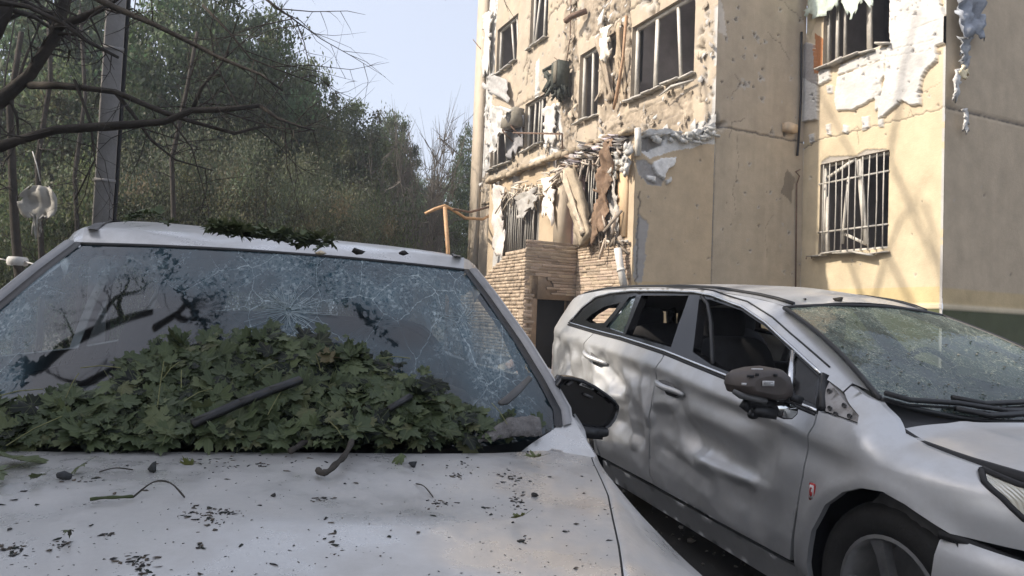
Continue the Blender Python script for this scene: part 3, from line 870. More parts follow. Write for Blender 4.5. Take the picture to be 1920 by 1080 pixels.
# ================================================================== WRECKAGE HANGING ON THE BUILDING
def sheet(name, kind, const, quad, nu, nv, amp, col, mat, seed, ragged=.3, parent=None, fold=3.0, label=None, cat=None, thick=.008):
    """crumpled sheet spanned by four photo points on a building plane; edges torn"""
    r = np.random.RandomState(seed)
    c = [np.array((lambda q: (const, q[0], q[1]) if kind == 'x' else (q[0], const, q[1]))(on_x(*p, const) if kind == 'x' else on_y(*p, const))) for p in quad]
    V = []; C = []
    for j in range(nv + 1):
        for i in range(nu + 1):
            s, t = i / nu, j / nv
            s2 = s + (vnoise(s * 3, t * 5, seed) - .5) * .12; t2 = t + (vnoise(s * 7 + 9, t, seed + 1) - .5) * ragged * (t if t > .5 else .2)
            p = (c[0] * (1 - s2) + c[1] * s2) * (1 - t2) + (c[3] * (1 - s2) + c[2] * s2) * t2
            d = amp * (fbm(s * fold, t * fold * 1.4, seed, 3) - .3) * 2
            if kind == 'x': p = p - np.array([d, 0, 0])
            else: p = p - np.array([0, d, 0])
            V.append(p); C.append(np.array(col) * (.8 + .35 * float(vnoise(s * 6, t * 6, seed + 3))))
    F = []
    for j in range(nv):
        for i in range(nu):
            e = min(i, nu - 1 - i, nv - 1 - j)
            if e == 0 and r.rand() < ragged: continue
            a = j * (nu + 1) + i
            F.append((a, a + 1, a + nu + 2, a + nu + 1))
    me = np_mesh(name, V, F, C)
    o = link(name, me, parent, [mat], True)
    md = o.modifiers.new('thickness', 'SOLIDIFY'); md.thickness = thick
    if parent is None:
        o.location = A0; o.rotation_euler = (0, 0, PSI)
    tag(o, label, cat)
    return o
BGR = 'wreckage hanging on the facade'
sheet('cardboard_sheet', 'x', -.12, [(922, 138), (951, 150), (957, 196), (903, 160)], 8, 8, .08, (.75, .74, .74), M_cloth, 3, .2, None, 3, 'grey torn board hanging above the crumpled white sheet at the far corner', 'board')
sheet('hanging_sheet', 'x', -.30, [(925, 196), (966, 206), (950, 250), (918, 296)], 14, 16, .18, (1.15, 1.15, 1.15), M_cloth, 5, .25, None, 5, 'white crumpled sheet dangling from the far air conditioner bracket', 'sheet')
sheet('curtain', 'x', -.06, [(948, 215), (985, 205), (982, 275), (952, 300)], 12, 12, .08, (.62, .62, .66), M_cloth, 6, .2, None, 4, 'grey curtain blown out between the two far second storey windows', 'curtain')
sheet('hanging_sheet', 'x', XE - .10, [(927, 345), (948, 350), (946, 478), (930, 478)], 8, 20, .12, (1.2, 1.12, 1.08), M_cloth, 7, .2, None, 3, 'long white sheet hanging beside the grille window of the extension', 'sheet')
sheet('torn_cladding', 'x', XE - .10, [(1016, 338), (1044, 330), (1040, 420), (1020, 400)], 8, 10, .12, (.95, .88, .8), M_debris, 21, .35, None, 4, 'beige torn cladding curling off the pier left of the leaning slab', 'cladding')
sheet('torn_cladding', 'x', XE - .10, [(962, 372), (1012, 352), (1008, 392), (980, 415)], 12, 8, .12, (.8, .78, .76), M_cloth, 22, .45, None, 5, 'grey ragged scrap hanging across the top of the grille window', 'cladding')
sheet('torn_cladding', 'x', -.06, [(1020, 205), (1046, 195), (1044, 268), (1022, 280)], 8, 12, .08, (1.1, 1.08, 1.05), M_foam, 23, .35, None, 3, 'white insulation board hanging right of the second storey window', 'cladding', .03)
sheet('torn_cladding', 'x', -.06, [(908, 30), (926, 20), (922, 130), (906, 140)], 6, 16, .08, (1.1, 1.08, 1.05), M_foam, 24, .4, None, 4, 'tall white insulation strip peeling at the far corner of the building', 'cladding', .03)
sheet('torn_cladding', 'x', -.08, [(1128, 60), (1150, 45), (1146, 110), (1130, 120)], 6, 8, .12, (.85, .78, .66), M_debris, 25, .4, None, 4, 'beige torn render flap beside the middle upper window', 'cladding', .03)
sheet('insulation_strip', 'x', XE - .12, [(1137, 268), (1158, 262), (1141, 450), (1108, 446)], 10, 26, .16, (.24, .165, .115), M_debris, 8, .35, None, 6, 'brown shredded insulation strip hanging in the torn extension opening', 'insulation')
sheet('insulation_strip', 'x', XE - .05, [(1140, 330), (1160, 330), (1162, 440), (1140, 440)], 10, 14, .10, (.5, .47, .43), M_debris, 9, .5, None, 6, 'grey white shreds caught on the window bars right of the brown strip', 'insulation')
sheet('torn_mesh', 'x', XB - .07, [(1508, -60), (1645, -90), (1645, 14), (1514, 34)], 30, 12, .09, (1.05, 1.22, 1.12), M_cloth, 10, .45, None, 8, 'pale green torn insulation mesh hanging over the upper window of the sunlit wall', 'mesh')
sheet('torn_mesh', 'y', YC - .10, [(1785, -40), (1832, -40), (1840, 70), (1792, 78)], 18, 16, .16, (.62, .68, .80), M_cloth, 11, .45, None, 8, 'bluish torn mesh ruffled on the shaded end wall at the top right', 'mesh')
sheet('torn_mesh', 'y', YC - .07, [(1792, 70), (1815, 75), (1812, 125), (1800, 128)], 8, 12, .10, (.62, .66, .72), M_cloth, 12, .5, None, 6, 'narrow grey mesh tail hanging under the ruffled blue mesh', 'mesh')
sheet('foam_strip', 'y', YC - .08, [(1789, 130), (1797, 130), (1795, 186), (1784, 188)], 4, 12, .05, (1, 1, 1), M_foam, 14, .3, None, 4, 'white foam strip dangling from the torn mesh, upper of two', 'foam', .03)
sheet('foam_strip', 'y', YC - .08, [(1802, 205), (1810, 205), (1812, 246), (1804, 250)], 4, 10, .04, (1, 1, 1), M_foam, 15, .3, None, 4, 'white foam sliver low on the shaded end wall, lowest of the dangling bits', 'foam', .03)
sheet('plaster_flake', 'y', YC - .09, [(1793, 135), (1803, 122), (1812, 140), (1806, 152)], 4, 4, .04, (.95, .82, .55), M_debris, 16, .1, None, 3, 'small cream plaster flake hanging in the mesh on the end wall', 'plaster', .03)

# burnt air conditioner
def bl_thing(name, label, cat, x, y, z, rot=0):
    return thing(name, label, cat, bw(x, y, z), (0, 0, PSI + rot))
y_, z_ = on_x(1052, 142, -.2)
ac = bl_thing('air_conditioner', 'burnt black and green air conditioner hanging by the middle window', 'air conditioner', -.02, y_, z_)
M_ac = pm('scorched_casing', (.055, .062, .05), .7, ns=12, na=.6, bump=.4, bs=30)
k = MB(); k.box((-.22, -.02, 0), (.30, .34, .62)); k.build('casing', M_ac, ac)
k = MB(); k.box((-.385, -.08, .02), (.03, .16, .50), col=(.55, .55, .5)); k.build('grille', M_concrete, ac)
r = np.random.RandomState(6); k = MB()
for i in range(26):
    k.bar((-.25 + r.normal() * .08, .12 + r.normal() * .06, r.uniform(-.35, .3)), (-.3 + r.normal() * .12, .30 + r.normal() * .08, r.uniform(-.45, .35)), .03, .07)
    k.bar((-.2 + r.normal() * .06, r.uniform(-.2, .2), -.28), (-.2 + r.normal() * .1, r.uniform(-.2, .2), -.45 - .15 * r.rand()), .03, .05)
k.build('torn_fins', M_ac, ac)
k = MB(); k.tube([(-.1, -.1, .3), (-.06, -.16, .9), (-.05, -.12, 1.6), (-.04, -.1, 2.6)], .014, 6); k.tube([(-.1, .05, .3), (-.2, .35, .55)], .012, 6); k.build('pipe', M_rust, ac)
y_, z_ = on_x(958, 222, -.3)
ac = bl_thing('air_conditioner', 'pale dented air conditioner with a white sheet over it at the far corner', 'air conditioner', -.02, y_, z_)
k = MB(); k.box((-.24, 0, 0), (.30, .72, .50), rot=Euler((.1, .05, .05)).to_matrix(), col=(.9, .9, .85)); k.build('casing', M_concrete, ac)
k = MB(); k.lathe([(.17, -.40), (.17, -.395), (.02, -.395)], 18, (0, -.05, 0), 0); k.build('fan_grille', M_black, ac)
k = MB()
for s in (-.28, .28): k.bar((0, s, -.27), (-.42, s, -.27), .03); k.bar((0, s, -.6), (-.40, s, -.29), .03)
k.build('bracket', M_rust, ac)

# loose slab, roof junk, poles and pipes
y_, z_ = on_x(1071, 316, XE - .14); y2, z2 = on_x(1104, 452, XE - .14)
sl = MB(); sl.rough_box((0, 0, 0), (0, y2 - y_, z2 - z_), .40, .16, .035, 3, (1.25, 1.15, .98), (1, 0, 0))
o = sl.build('concrete_slab', M_concrete); o.location = bw(XE - .18, y_, z_); o.rotation_euler = (0, 0, PSI)
tag(o, 'beige grey broken slab leaning in the torn opening of the extension', 'slab')
k = MB(); k.rough_box((-.10, .06, -.05), (-.10, y2 - y_ - .02, z2 - z_ + .1), .14, .05, .02, 8, (1.6, 1.5, 1.35), (1, 0, 0)); k.build('plaster_strip', M_concrete, o)
r = np.random.RandomState(9)
junk = MB()
for i in range(120):
    px = r.uniform(1055, 1165); py = np.interp(px, [1055, 1100, 1165], [318, 288, 268]) + r.normal() * 9
    y, z = on_x(px, py, XE - .1)
    V, F = rock(i + 200, r.uniform(.03, .10), r.uniform(.3, .9))
    col = [(.5, .45, .5), (.7, .68, .66), (.34, .26, .2), (.45, .42, .4), (.62, .56, .48)][r.randint(5)]
    junk.add([(p[0] + XE - .1 + r.normal() * .08, p[1] + y, p[2] + z) for p in V], F, col)
for i in range(40):
    px = r.uniform(1060, 1160); y, z = on_x(px, np.interp(px, [1055, 1165], [315, 270]), XE - .1)
    junk.bar((XE - .1, y, z), (XE - .1 + r.normal() * .1, y + r.normal() * .25, z - r.uniform(.05, .5)), .02, .035, col=(.5, .44, .38))
o = junk.build('debris', M_debris); o.location = A0; o.rotation_euler = (0, 0, PSI)
tag(o, 'grey and white wreckage heaped along the torn roof edge of the extension', 'debris', kind='stuff')
junk = MB(); r = np.random.RandomState(19)
for i in range(70):
    px = r.uniform(940, 1060); y, z = on_x(px, np.interp(px, [940, 1060], [352, 312]) + r.uniform(0, 26), XE - .1)
    junk.bar((XE - .1, y, z), (XE - .08 + r.normal() * .1, y + r.normal() * .3, z - r.uniform(-.1, .45)), .015, .03, col=np.array((.5, .44, .36)) * r.uniform(.6, 1.5))
for i in range(70):
    px = r.uniform(950, 1175); y, z = on_x(px, np.interp(px, [950, 985, 1175], [478, 464, 452]) - 3 * r.rand(), XE - .15)
    V, F = rock(i + 300, r.uniform(.02, .06), .6); junk.add([(p[0] + XE - .06, p[1] + y, p[2] + z) for p in V], F, np.array((.6, .56, .5)) * r.uniform(.5, 1.3))
for i in range(24):
    px = r.uniform(1108, 1165); y, z = on_x(px, r.uniform(380, 450), XE - .1)
    junk.bar((XE - .08, y, z), (XE - .1 + r.normal() * .1, y + r.normal() * .2, z - r.uniform(.1, .5)), .02, .05, col=np.array((.5, .42, .34)) * r.uniform(.4, 1.5))
o = junk.build('debris', M_debris); o.location = A0; o.rotation_euler = (0, 0, PSI)
tag(o, 'splintered strips and crumbs along the windows of the extension', 'debris', kind='stuff')
fb = MB(); r = np.random.RandomState(91)
for i in range(26):
    y_, z_ = on_x(r.uniform(1150, 1184), r.uniform(268, 328), XE - .08)
    V, F = rock(i + 400, r.uniform(.05, .13), 1.2, 9); fb.add([(p[0] * .7 + XE - .08 - .08 * r.rand(), p[1] * .7 + y_, p[2] + z_) for p in V], F, np.array((1, .99, .96)) * r.uniform(.75, 1.1))
o = fb.build('foam_lumps', M_foam); o.location = A0; o.rotation_euler = (0, 0, PSI); tag(o, 'broken white foam lumps at the front corner of the extension roof', 'foam', kind='stuff')
def tube_thing(name, pts, rad, mat, label, cat, n=8, col=(1, 1, 1)):
    p0 = np.array(pts[0], float)
    mb = MB(); mb.tube([np.array(p) - p0 for p in pts], rad, n, col)
    o = mb.build(name, mat, None, True); o.location = p0
    return tag(o, label, cat)
def bx(px, py, x):
    y, z = on_x(px, py, x); return bw(x, y, z)
def byw(px, py, y):
    x, z = on_y(px, py, y); return bw(x, y, z)
M_wpipe = pm('white_pipe', (.62, .59, .54), .5, ns=5, na=.2)
o = tube_thing('drain_pipe', [bx(1158, 466, XE - .18), bx(1163, 500, XE - .16), bx(1170, 536, XE - .14)], .062, M_wpipe, 'short white drain pipe leaning on the stone plinth', 'pipe', 14)
mb = MB(); a, b = bx(1164, 505, XE - .16), bx(1164.6, 509, XE - .16); o0 = bx(1158, 466, XE - .18)
mb.tube([a - o0, b - o0], .072, 14); mb.build('pipe_collar', M_wpipe, o, True)
tube_thing('wooden_post', [byw(1196, 292, -.05), byw(1196, 240, -.05)], .055, M_frame, 'cream broken post standing on the extension roof edge', 'post', 4)
tube_thing('iron_bracket', [bx(962, 249, -.35), bx(1054, 251, -.5), bx(1054, 262, -.3), bx(1056, 300, -.3)], .022, M_rust, 'rusty angle bracket sticking out above the extension roof', 'bracket', 4)
tube_thing('timber_strip', [bx(1174, 30, -.10), bx(1168, 110, -.12), bx(1156, 180, -.1), bx(1150, 205, -.06)], [.035, .03, .04, .03], pm('timber', (.40, .25, .15), .8, ns=10, na=.3), 'orange brown splintered timber strip beside the big upper window', 'timber', 5)
def rough_thing(name, a, b, w, h, amp, seed, lab, cat, col):
    o = MB().rough_box((0, 0, 0), b - a, w, h, amp, seed, col, tuple(EX)).build(name, M_concrete); o.location = a; return tag(o, lab, cat)
rough_thing('broken_beam', bx(1127, 72, -.05), bx(1146, 188, -.07), .20, .12, .05, 5, 'grey broken pillar chunk between the middle and big upper windows', 'beam', (1.1, 1, .88))
rough_thing('broken_beam', bx(1160, 45, -.03), bx(1168, 192, -.04), .16, .08, .05, 12, 'rough plaster lump running down left of the big upper window', 'beam', (1.3, 1.15, .95))
tube_thing('window_sill', [bx(1300, 150, -.1), bx(1260, 162, -.16), bx(1235, 180, -.2)], [.02, .035, .01], M_bar, 'bent grey sill strip torn loose below the big upper window', 'sill', 5)
# corner box, its bracket and the dark cable down the inner corner
o = MB().box((0, 0, 0), (.26, .14, .15), Euler((0, .05, .1)).to_matrix(), (.60, .47, .33)).build('junction_box', M_wall)
o.location = byw(1481, 240, -.06); o.rotation_euler = (0, 0, PSI); tag(o, 'broken beige box on the inner corner at the storey joint', 'box')
tube_thing('corner_cable', [byw(1503, 60, -.04), byw(1502, 180, -.05), byw(1497, 268, -.05), byw(1495, 292, -.04)], .022, M_black, 'dark cable running down the inner wall corner', 'cable', 6)
tube_thing('corner_cable', [byw(1500, 318, -.04), byw(1492, 322, -.07), byw(1499, 330, -.05), byw(1494, 345, -.03), byw(1492, 540, -.02)], .014, M_rust, 'thin rusty cable with a knot below the broken corner box', 'cable', 6)
# rebar ends and wires
r = np.random.RandomState(3)
for i, (p, q, lab) in enumerate((((905, 112), (887, 74), 'bent wire sticking out past the far corner of the building'), ((1100, 20), (1060, 40), 'dark slab splinter at the top edge above the black air conditioner'), ((1113, 300), (1098, 330), 'thin dark rod over the leaning slab'))):
    a, b = bx(*p, -.05), bx(*q, -.35)
    tube_thing('wire', [a, (a + b) / 2 + r.normal(size=3) * .06, b], .014 if i != 1 else .07, M_rust, lab, 'wire', 5)

# orange gas pipe in front of the trees
M_opipe = pm('orange_pipe', (.55, .34, .18), .6, ns=8, na=.3)
D = 16.5
gp = thing('gas_pipe', 'orange gas pipe on a thin post between the trees and the building', 'pipe', (*at_depth(842, 560, D)[:2], 0))
g0 = np.array(gp.location)
k = MB(); k.tube([at_depth(842, 560, D) * np.array([1, 1, 0]) - g0, at_depth(840, 470, D) - g0, at_depth(834, 388, D) - g0], .045, 8); k.build('post', M_opipe, gp, True)
k = MB(); k.tube([at_depth(797, 401, D) - g0, at_depth(815, 392, D) - g0, at_depth(834, 386, D) - g0, at_depth(850, 394, D + .5) - g0, at_depth(872, 409, D + 1.5) - g0, at_depth(905, 411, D + 2.6) - g0, at_depth(918, 404, D + 2.9) - g0], .038, 8); k.build('pipe', M_opipe, gp, True)
k = MB(); k.tube([at_depth(850, 392, D + .2) - g0, at_depth(880, 398, D + .8) - g0, at_depth(925, 386, D + 1.5) - g0], .03, 6); k.build('branch_pipe', M_rust, gp, True)

# ================================================================== TREES
M_bark = pm('bark', (.052, .046, .040), .95, ns=5, na=.45, bump=.6, bs=25, spec=.2)
M_barkg = pm('grey_bark', (.14, .128, .112), .95, ns=5, na=.35, bump=.5, bs=25, spec=.2)
def leaf_mat(name, col):
    m, nt, b = new_mat(name)
    at = N(nt, 'ShaderNodeAttribute', attribute_name='Col')
    mx = N(nt, 'ShaderNodeMix', data_type='RGBA', blend_type='MULTIPLY'); mx.inputs['Factor'].default_value = 1
    mx.inputs['A'].default_value = (*col, 1); nt.links.new(at.outputs['Color'], mx.inputs['B'])
    nt.links.new(mx.outputs['Result'], b.inputs['Base Color'])
    b.inputs['Roughness'].default_value = .55; b.inputs['Specular IOR Level'].default_value = .35
    tr = N(nt, 'ShaderNodeBsdfTranslucent'); nt.links.new(mx.outputs['Result'], tr.inputs['Color'])
    ms = N(nt, 'ShaderNodeMixShader'); ms.inputs[0].default_value = .52
    out = nt.nodes['Material Output']
    nt.links.new(b.outputs[0], ms.inputs[1]); nt.links.new(tr.outputs[0], ms.inputs[2]); nt.links.new(ms.outputs[0], out.inputs['Surface'])
    return m
ML = {'dark': leaf_mat('dark_green_leaves', (.092, .128, .066)), 'mid': leaf_mat('mid_green_leaves', (.104, .130, .066)), 'olive': leaf_mat('olive_brown_leaves', (.110, .122, .076))}

def leaf_cards(P, size, tint, r):
    """leaf-sized quads at points P with random orientation"""
    n = len(P)
    a = r.normal(size=(n, 3)); a /= np.linalg.norm(a, axis=1)[:, None]
    b = r.normal(size=(n, 3)); b -= a * (a * b).sum(1)[:, None]; b /= np.linalg.norm(b, axis=1)[:, None]
    s = size * r.uniform(.6, 1.3, (n, 1))
    V = np.stack([P - a * s, P + b * s * .5, P + a * s, P - b * s * .5], 1).reshape(-1, 3)
    F = np.arange(n * 4).reshape(-1, 4)
    C = np.repeat(tint, 4, 0)
    return V, F, C

def make_tree(seed, h=9.0, cz=5.6, cr=(3.0, 3.0, 3.2), nclump=120, nleaf=110, leaf=.11, spread=.42, bark=M_bark, lm='dark', name='broadleaf_tree', trunk=.16, holes=.42, lean=0):
    r = np.random.RandomState(seed)
    cl = []
    while len(cl) < nclump:
        d = r.normal(size=3); d /= np.linalg.norm(d); q = r.rand() ** .4
        p = d * np.array(cr) * q
        if fbm(p[0] * .6 + 30, p[1] * .6 + p[2] * .75 + 60, seed, 3) < holes: continue
        cl.append(p + np.array([lean, 0, cz]))
    cl = np.array(cl)
    root = bpy.data.objects.new(name, None); COL.objects.link(root)
    t = MB()
    top = np.array([lean * .8, 0, cz + cr[2] * .45])
    tp = [np.array([0, 0, -.2])] + [np.array([math.sin(seed + k) * .15 + lean * .8 * k / 5, math.cos(seed * 2 + k) * .15, top[2] * k / 5]) for k in range(1, 6)]
    t.tube(tp, [trunk * 1.25, trunk, trunk * .85, trunk * .65, trunk * .42, trunk * .15], 7)
    for i in range(0, nclump, 3):
        k = min(1 + r.randint(1, 4), 4); a = tp[k]; b = cl[i]
        if np.linalg.norm(b - a) > max(cr) * 1.3: continue
        m = (a + b) / 2 + np.array([0, 0, -.15]) + r.normal(size=3) * .15
        t.tube([a, m, b], [trunk * .28, trunk * .17, trunk * .05], 5)
    t.build('trunk', bark, root, True)
    P = []; T = []
    for c in cl:
        n = int(nleaf * r.uniform(.5, 1.4)); s = spread * r.uniform(.6, 1.3)
        P.append(c + r.normal(size=(n, 3)) * np.array([s, s, s * .62]))
        base = r.uniform(.5, 1.5); hue = np.array([1 + .10 * r.normal(), 1, 1 + .10 * r.normal()])
        T.append(np.clip(base * hue * r.uniform(.75, 1.3, (n, 1)), .2, 2.2))
    V, F, C = leaf_cards(np.vstack(P), leaf, np.vstack(T), r)
    link('crown', np_mesh('crown', V, F, C), root, [ML[lm]])
    root['h'] = h
    return root

PROTO = {'dark': make_tree(3, 9, 5.6, (2.8, 2.8, 3.3), 210, 200, .078, .34),
         'loose': make_tree(8, 9, 5.4, (2.7, 2.7, 3.5), 120, 170, .074, .32, lm='mid', holes=.47, name='loose_tree'),
         'round': make_tree(23, 9, 7.2, (2.5, 2.5, 1.75), 120, 190, .078, .34, lm='mid', name='round_tree', holes=.40),
         'thicket': make_tree(12, 4.6, 2.3, (2.3, 2.0, 2.2), 150, 170, .040, .34, lm='olive', name='brown_bush', trunk=.06, holes=.36),
         'bush': make_tree(15, 3.2, 1.6, (1.7, 1.6, 1.5), 90, 190, .045, .32, lm='mid', name='green_bush', trunk=.05, holes=.36)}
def bare(seed, h, name, n=16, spread=.45, thick=.05, twig=30):
    r = np.random.RandomState(seed)
    root = bpy.data.objects.new(name, None); COL.objects.link(root)
    t = MB(); tw = MB()
    for i in range(n):
        a = r.uniform(0, 6.28); L = h * r.uniform(.7, 1.05); s = spread * r.uniform(.3, 1.2)
        pts = [np.array([math.cos(a) * .15 * r.rand(), math.sin(a) * .15 * r.rand(), -.1])]
        for k in range(1, 7):
            pts.append(np.array([math.cos(a) * s * L * (k / 6) ** 1.3, math.sin(a) * s * L * (k / 6) ** 1.3, L * k / 6]) + r.normal(size=3) * .07)
        t.tube(pts, [thick * (1 - .14 * k) for k in range(7)], 5)
        for j in range(twig):
            k = r.randint(2, 6); p = pts[k] * .5 + pts[k + 1 if k < 6 else 6] * .5
            d = nrm(r.normal(size=3) + np.array([math.cos(a) * .6, math.sin(a) * .6, .9])); l2 = r.uniform(.3, .9) * h / 4
            q = p + d * l2; tw.tube([p, p + d * l2 * .5 + r.normal(size=3) * .04, q], [thick * .3, thick * .2, thick * .08], 3, caps=False)
            for jj in range(2):
                d2 = nrm(d + r.normal(size=3) * .6); tw.tube([p + d * l2 * r.uniform(.4, .9), q + d2 * l2 * .5], [thick * .16, thick * .06], 3, caps=False)
    t.build('trunk', M_barkg, root); tw.build('twigs', M_barkg, root)
    root['h'] = h
    return root
PROTO['bare'] = bare(4, 4.2, 'bare_shrub')

def copy_tree(o):
    c = o.copy(); COL.objects.link(c)
    for ch in o.children:
        d = ch.copy(); COL.objects.link(d); d.parent = c
    return c
used = set(); names = {}
TREES = [  # photo x, depth, photo y of its top, crown radius in photo px, kind, label
    (10, 15.0, -80, 170, 'loose', 'thin crowned tree at the far left behind the hanging plastic bag'),
    (120, 20.0, -110, 170, 'dark', 'dark green tree left of the concrete pole'),
    (262, 22.0, -140, 130, 'loose', 'sparse tall tree with sky showing through right behind the concrete pole'),
    (372, 17.0, -50, 150, 'dark', 'dark tall tree right of the concrete pole, behind the bare limbs'),
    (492, 18.5, 22, 128, 'dark', 'dark tree making the peak of the skyline against the sky'),
    (566, 20.0, 138, 80, 'round', 'mid green tree clinging to the right flank of the skyline peak'),
    (668, 24.0, 212, 80, 'round', 'loose leafy tree with ragged twigs in the middle of the skyline'),
    (738, 27.0, 232, 52, 'round', 'small loose tree left of the bare shrub'),
    (620, 30.0, 240, 90, 'dark', 'distant tree low in the gap of the skyline'),
    (720, 30.0, 285, 80, 'dark', 'distant low dark tree under the loose skyline trees'),
    (800, 36.0, 330, 70, 'dark', 'distant dark tree behind the bare shrub'),
    (892, 30.0, 240, 52, 'dark', 'dark tree half hidden by the left corner of the building'),
    (60, 30.0, 210, 150, 'dark', 'farther tree at the far left between thin trunks'),
    (430, 31.0, 190, 150, 'dark', 'farther tree behind the brown bushes'),
    (200, 31.0, 230, 150, 'dark', 'farther tree behind the concrete pole'),
    (20, 12.5, 330, 120, 'bush', 'green bush at the far left edge beneath the plastic bag'),
    (150, 13.0, 300, 130, 'bush', 'green bush at the foot of the concrete pole'),
    (300, 13.0, 262, 130, 'thicket', 'brown bush just right of the concrete pole'),
    (400, 14.0, 225, 130, 'thicket', 'large olive brown bush in the middle of the thicket'),
    (500, 13.0, 262, 130, 'thicket', 'olive brown bush above the middle of the pale car roof'),
    (590, 14.5, 300, 120, 'thicket', 'brown bush at the right end of the thicket'),
    (665, 16.0, 345, 90, 'thicket', 'low brown bush left of the bare shrub'),
    (80, 17.0, 290, 120, 'bush', 'green bush behind the hanging plastic bag'),
    (245, 17.0, 270, 120, 'bush', 'green bush behind the concrete pole'),
    (725, 19.0, 372, 80, 'bush', 'low green bush under the bare shrub'),
    (880, 26.0, 405, 60, 'bush', 'green bush between the gas pipe post and the building'),
    (800, 24.0, 392, 80, 'bush', 'low green bush left of the gas pipe post'),
    (803, 22.5, 250, 70, 'bare', 'grey bare branched shrub rising behind the gas pipe'),
    (730, 23.5, 310, 60, 'bare', 'smaller bare shrub left of the gas pipe'),
]
CR = {'round': 2.6, 'dark': 2.9, 'loose': 2.8, 'thicket': 2.3, 'bush': 1.75, 'bare': 1.7}
rt = np.random.RandomState(20)
for (px, d, py, rp, kind, lab) in TREES:
    pr = PROTO[kind]
    o = pr if kind not in used else copy_tree(pr)
    used.add(kind)
    top = at_depth(px, py, d)
    sc = (top[2] + .2) / (pr['h'])
    wide = rp / FPX * d / CR[kind]
    o.location = (top[0], d, 0); o.scale = (wide, wide, sc); o.rotation_euler = (0, 0, rt.uniform(0, 6.28))
    tag(o, lab, 'bush' if kind in ('thicket', 'bush', 'bare') else 'tree', 'trees and bushes behind the parked cars')

# leafy trees beside the parking lot that shade both cars (left of the frame)
for i, (x, y, sc, kind, lab) in enumerate(((-6.5, -.7, .98, 'dark', 'leafy tree beside the parking lot, shading the bonnet of the pale car'),
                                  (-7.3, 1.6, .88, 'loose', 'leafy tree beside the parking lot, shading the wagon'),
                                  (-8.4, 4.2, .80, 'loose', 'leafy tree beside the parking lot left of the bare limbed tree'))):
    o = copy_tree(PROTO[kind]); o.location = (x, y, 0); o.scale = (sc, sc, sc); o.rotation_euler = (0, 0, i * 2.1 + .5)
    tag(o, lab, 'tree', 'trees along the left side of the parking lot')

# ---- near tree with long bare limbs across the top left
bt = thing('bare_limbed_tree', 'large tree at the left edge with long dark bare limbs crossing the view', 'tree', (-4.9, 5.6, 0))
b0 = np.array([-4.9, 5.6, 0.0])
def pxline(pts): return [at_depth(px, py, d) - b0 for px, py, d in pts]
k = MB(); k.tube([(0, 0, -.1), (.03, .02, 1.0), (.05, -.02, 2.0), (.2, 0, 2.9), (.35, .1, 3.8), (.3, .2, 5.2)], [.2, .17, .15, .13, .11, .06], 9); k.build('trunk', M_bark, bt, True)
LIMBS = [
    ([(-60, 215, 5.5), (0, 190, 5.5), (57, 140, 5.5), (104, 67, 5.4), (125, -5, 5.4), (150, -120, 5.3)], .085, .05),
    ([(-60, 290, 5.2), (0, 275, 5.1), (35, 263, 5.1), (105, 243, 5.0), (180, 238, 4.9), (310, 228, 4.8), (360, 207, 4.8), (420, 205, 4.7), (488, 198, 4.7)], .062, .022),
    ([(488, 198, 4.7), (520, 222, 4.7), (560, 236, 4.7), (590, 245, 4.7)], .02, .008),
    ([(55, 160, 5.5), (110, 160, 5.4), (160, 165, 5.3), (215, 172, 5.2), (310, 212, 5.1), (360, 228, 5.0), (440, 250, 5.0), (495, 236, 5.0)], .045, .014),
    ([(-40, -5, 5.0), (0, 5, 5.0), (52, 12, 5.0), (115, 42, 4.9), (165, 78, 4.9), (222, 108, 4.9)], .036, .016),
    ([(150, -20, 4.8), (215, 14, 4.8), (290, 46, 4.7), (362, 82, 4.7), (415, 110, 4.7), (490, 140, 4.6), (530, 170, 4.6)], .036, .010),
    ([(360, 207, 4.8), (378, 165, 4.8), (415, 120, 4.8), (430, 96, 4.8)], .02, .008),
    ([(215, 172, 5.2), (250, 215, 5.2), (285, 265, 5.2), (330, 300, 5.2), (400, 320, 5.2)], .024, .006),
    ([(100, 55, 5.4), (150, 35, 5.3), (195, 14, 5.2), (240, -20, 5.1)], .05, .03),
    ([(495, -5, 4.4), (520, 15, 4.4), (545, 32, 4.4), (569, 50, 4.4)], .014, .006),
    ([(140, 150, 5.3), (170, 230, 5.3), (178, 300, 5.3), (140, 375, 5.3)], .018, .008),
    ([(-60, 60, 5.6), (-10, 60, 5.6), (20, 0, 5.6), (40, -60, 5.6)], .10, .07),
    ([(380, 10, 4.7), (430, 60, 4.7), (470, 110, 4.7), (520, 130, 4.7), (600, 160, 4.7)], .014, .005),
]
twb = MB(); rr = np.random.RandomState(31)
def twigs_along(pts, r0, n, reach, depth=2, spread=1.0):
    for i in range(n):
        k = rr.randint(1, len(pts) - 1) if len(pts) > 2 else 0
        t = rr.rand(); p = pts[k] * (1 - t) + pts[k + 1] * t
        ax = nrm(pts[k + 1] - pts[k])
        d = nrm(ax * .8 + rr.normal(size=3) * spread * np.array([1, .6, 1]))
        L = reach * rr.uniform(.35, 1.2)
        q = [p]
        for j in range(3):
            d = nrm(d + rr.normal(size=3) * .25 + np.array([0, 0, -.05])); q.append(q[-1] + d * L / 3)
        twb.tube(q, [r0, r0 * .75, r0 * .5, r0 * .2], 4, caps=False)
        if depth > 1:
            twigs_along(q, r0 * .5, 4, reach * .5, depth - 1, .9)
for pts, ra, rb_ in LIMBS:
    P = pxline(pts); n = len(P)
    k = MB(); k.tube(P, [(ra + (rb_ - ra) * i / (n - 1)) * .66 * (1 + .10 * math.sin(i * 2.1)) for i in range(n)], 7); k.build('limb', M_bark, bt, True)
    twigs_along(P, max(.004, rb_ * .32), 7, .7)
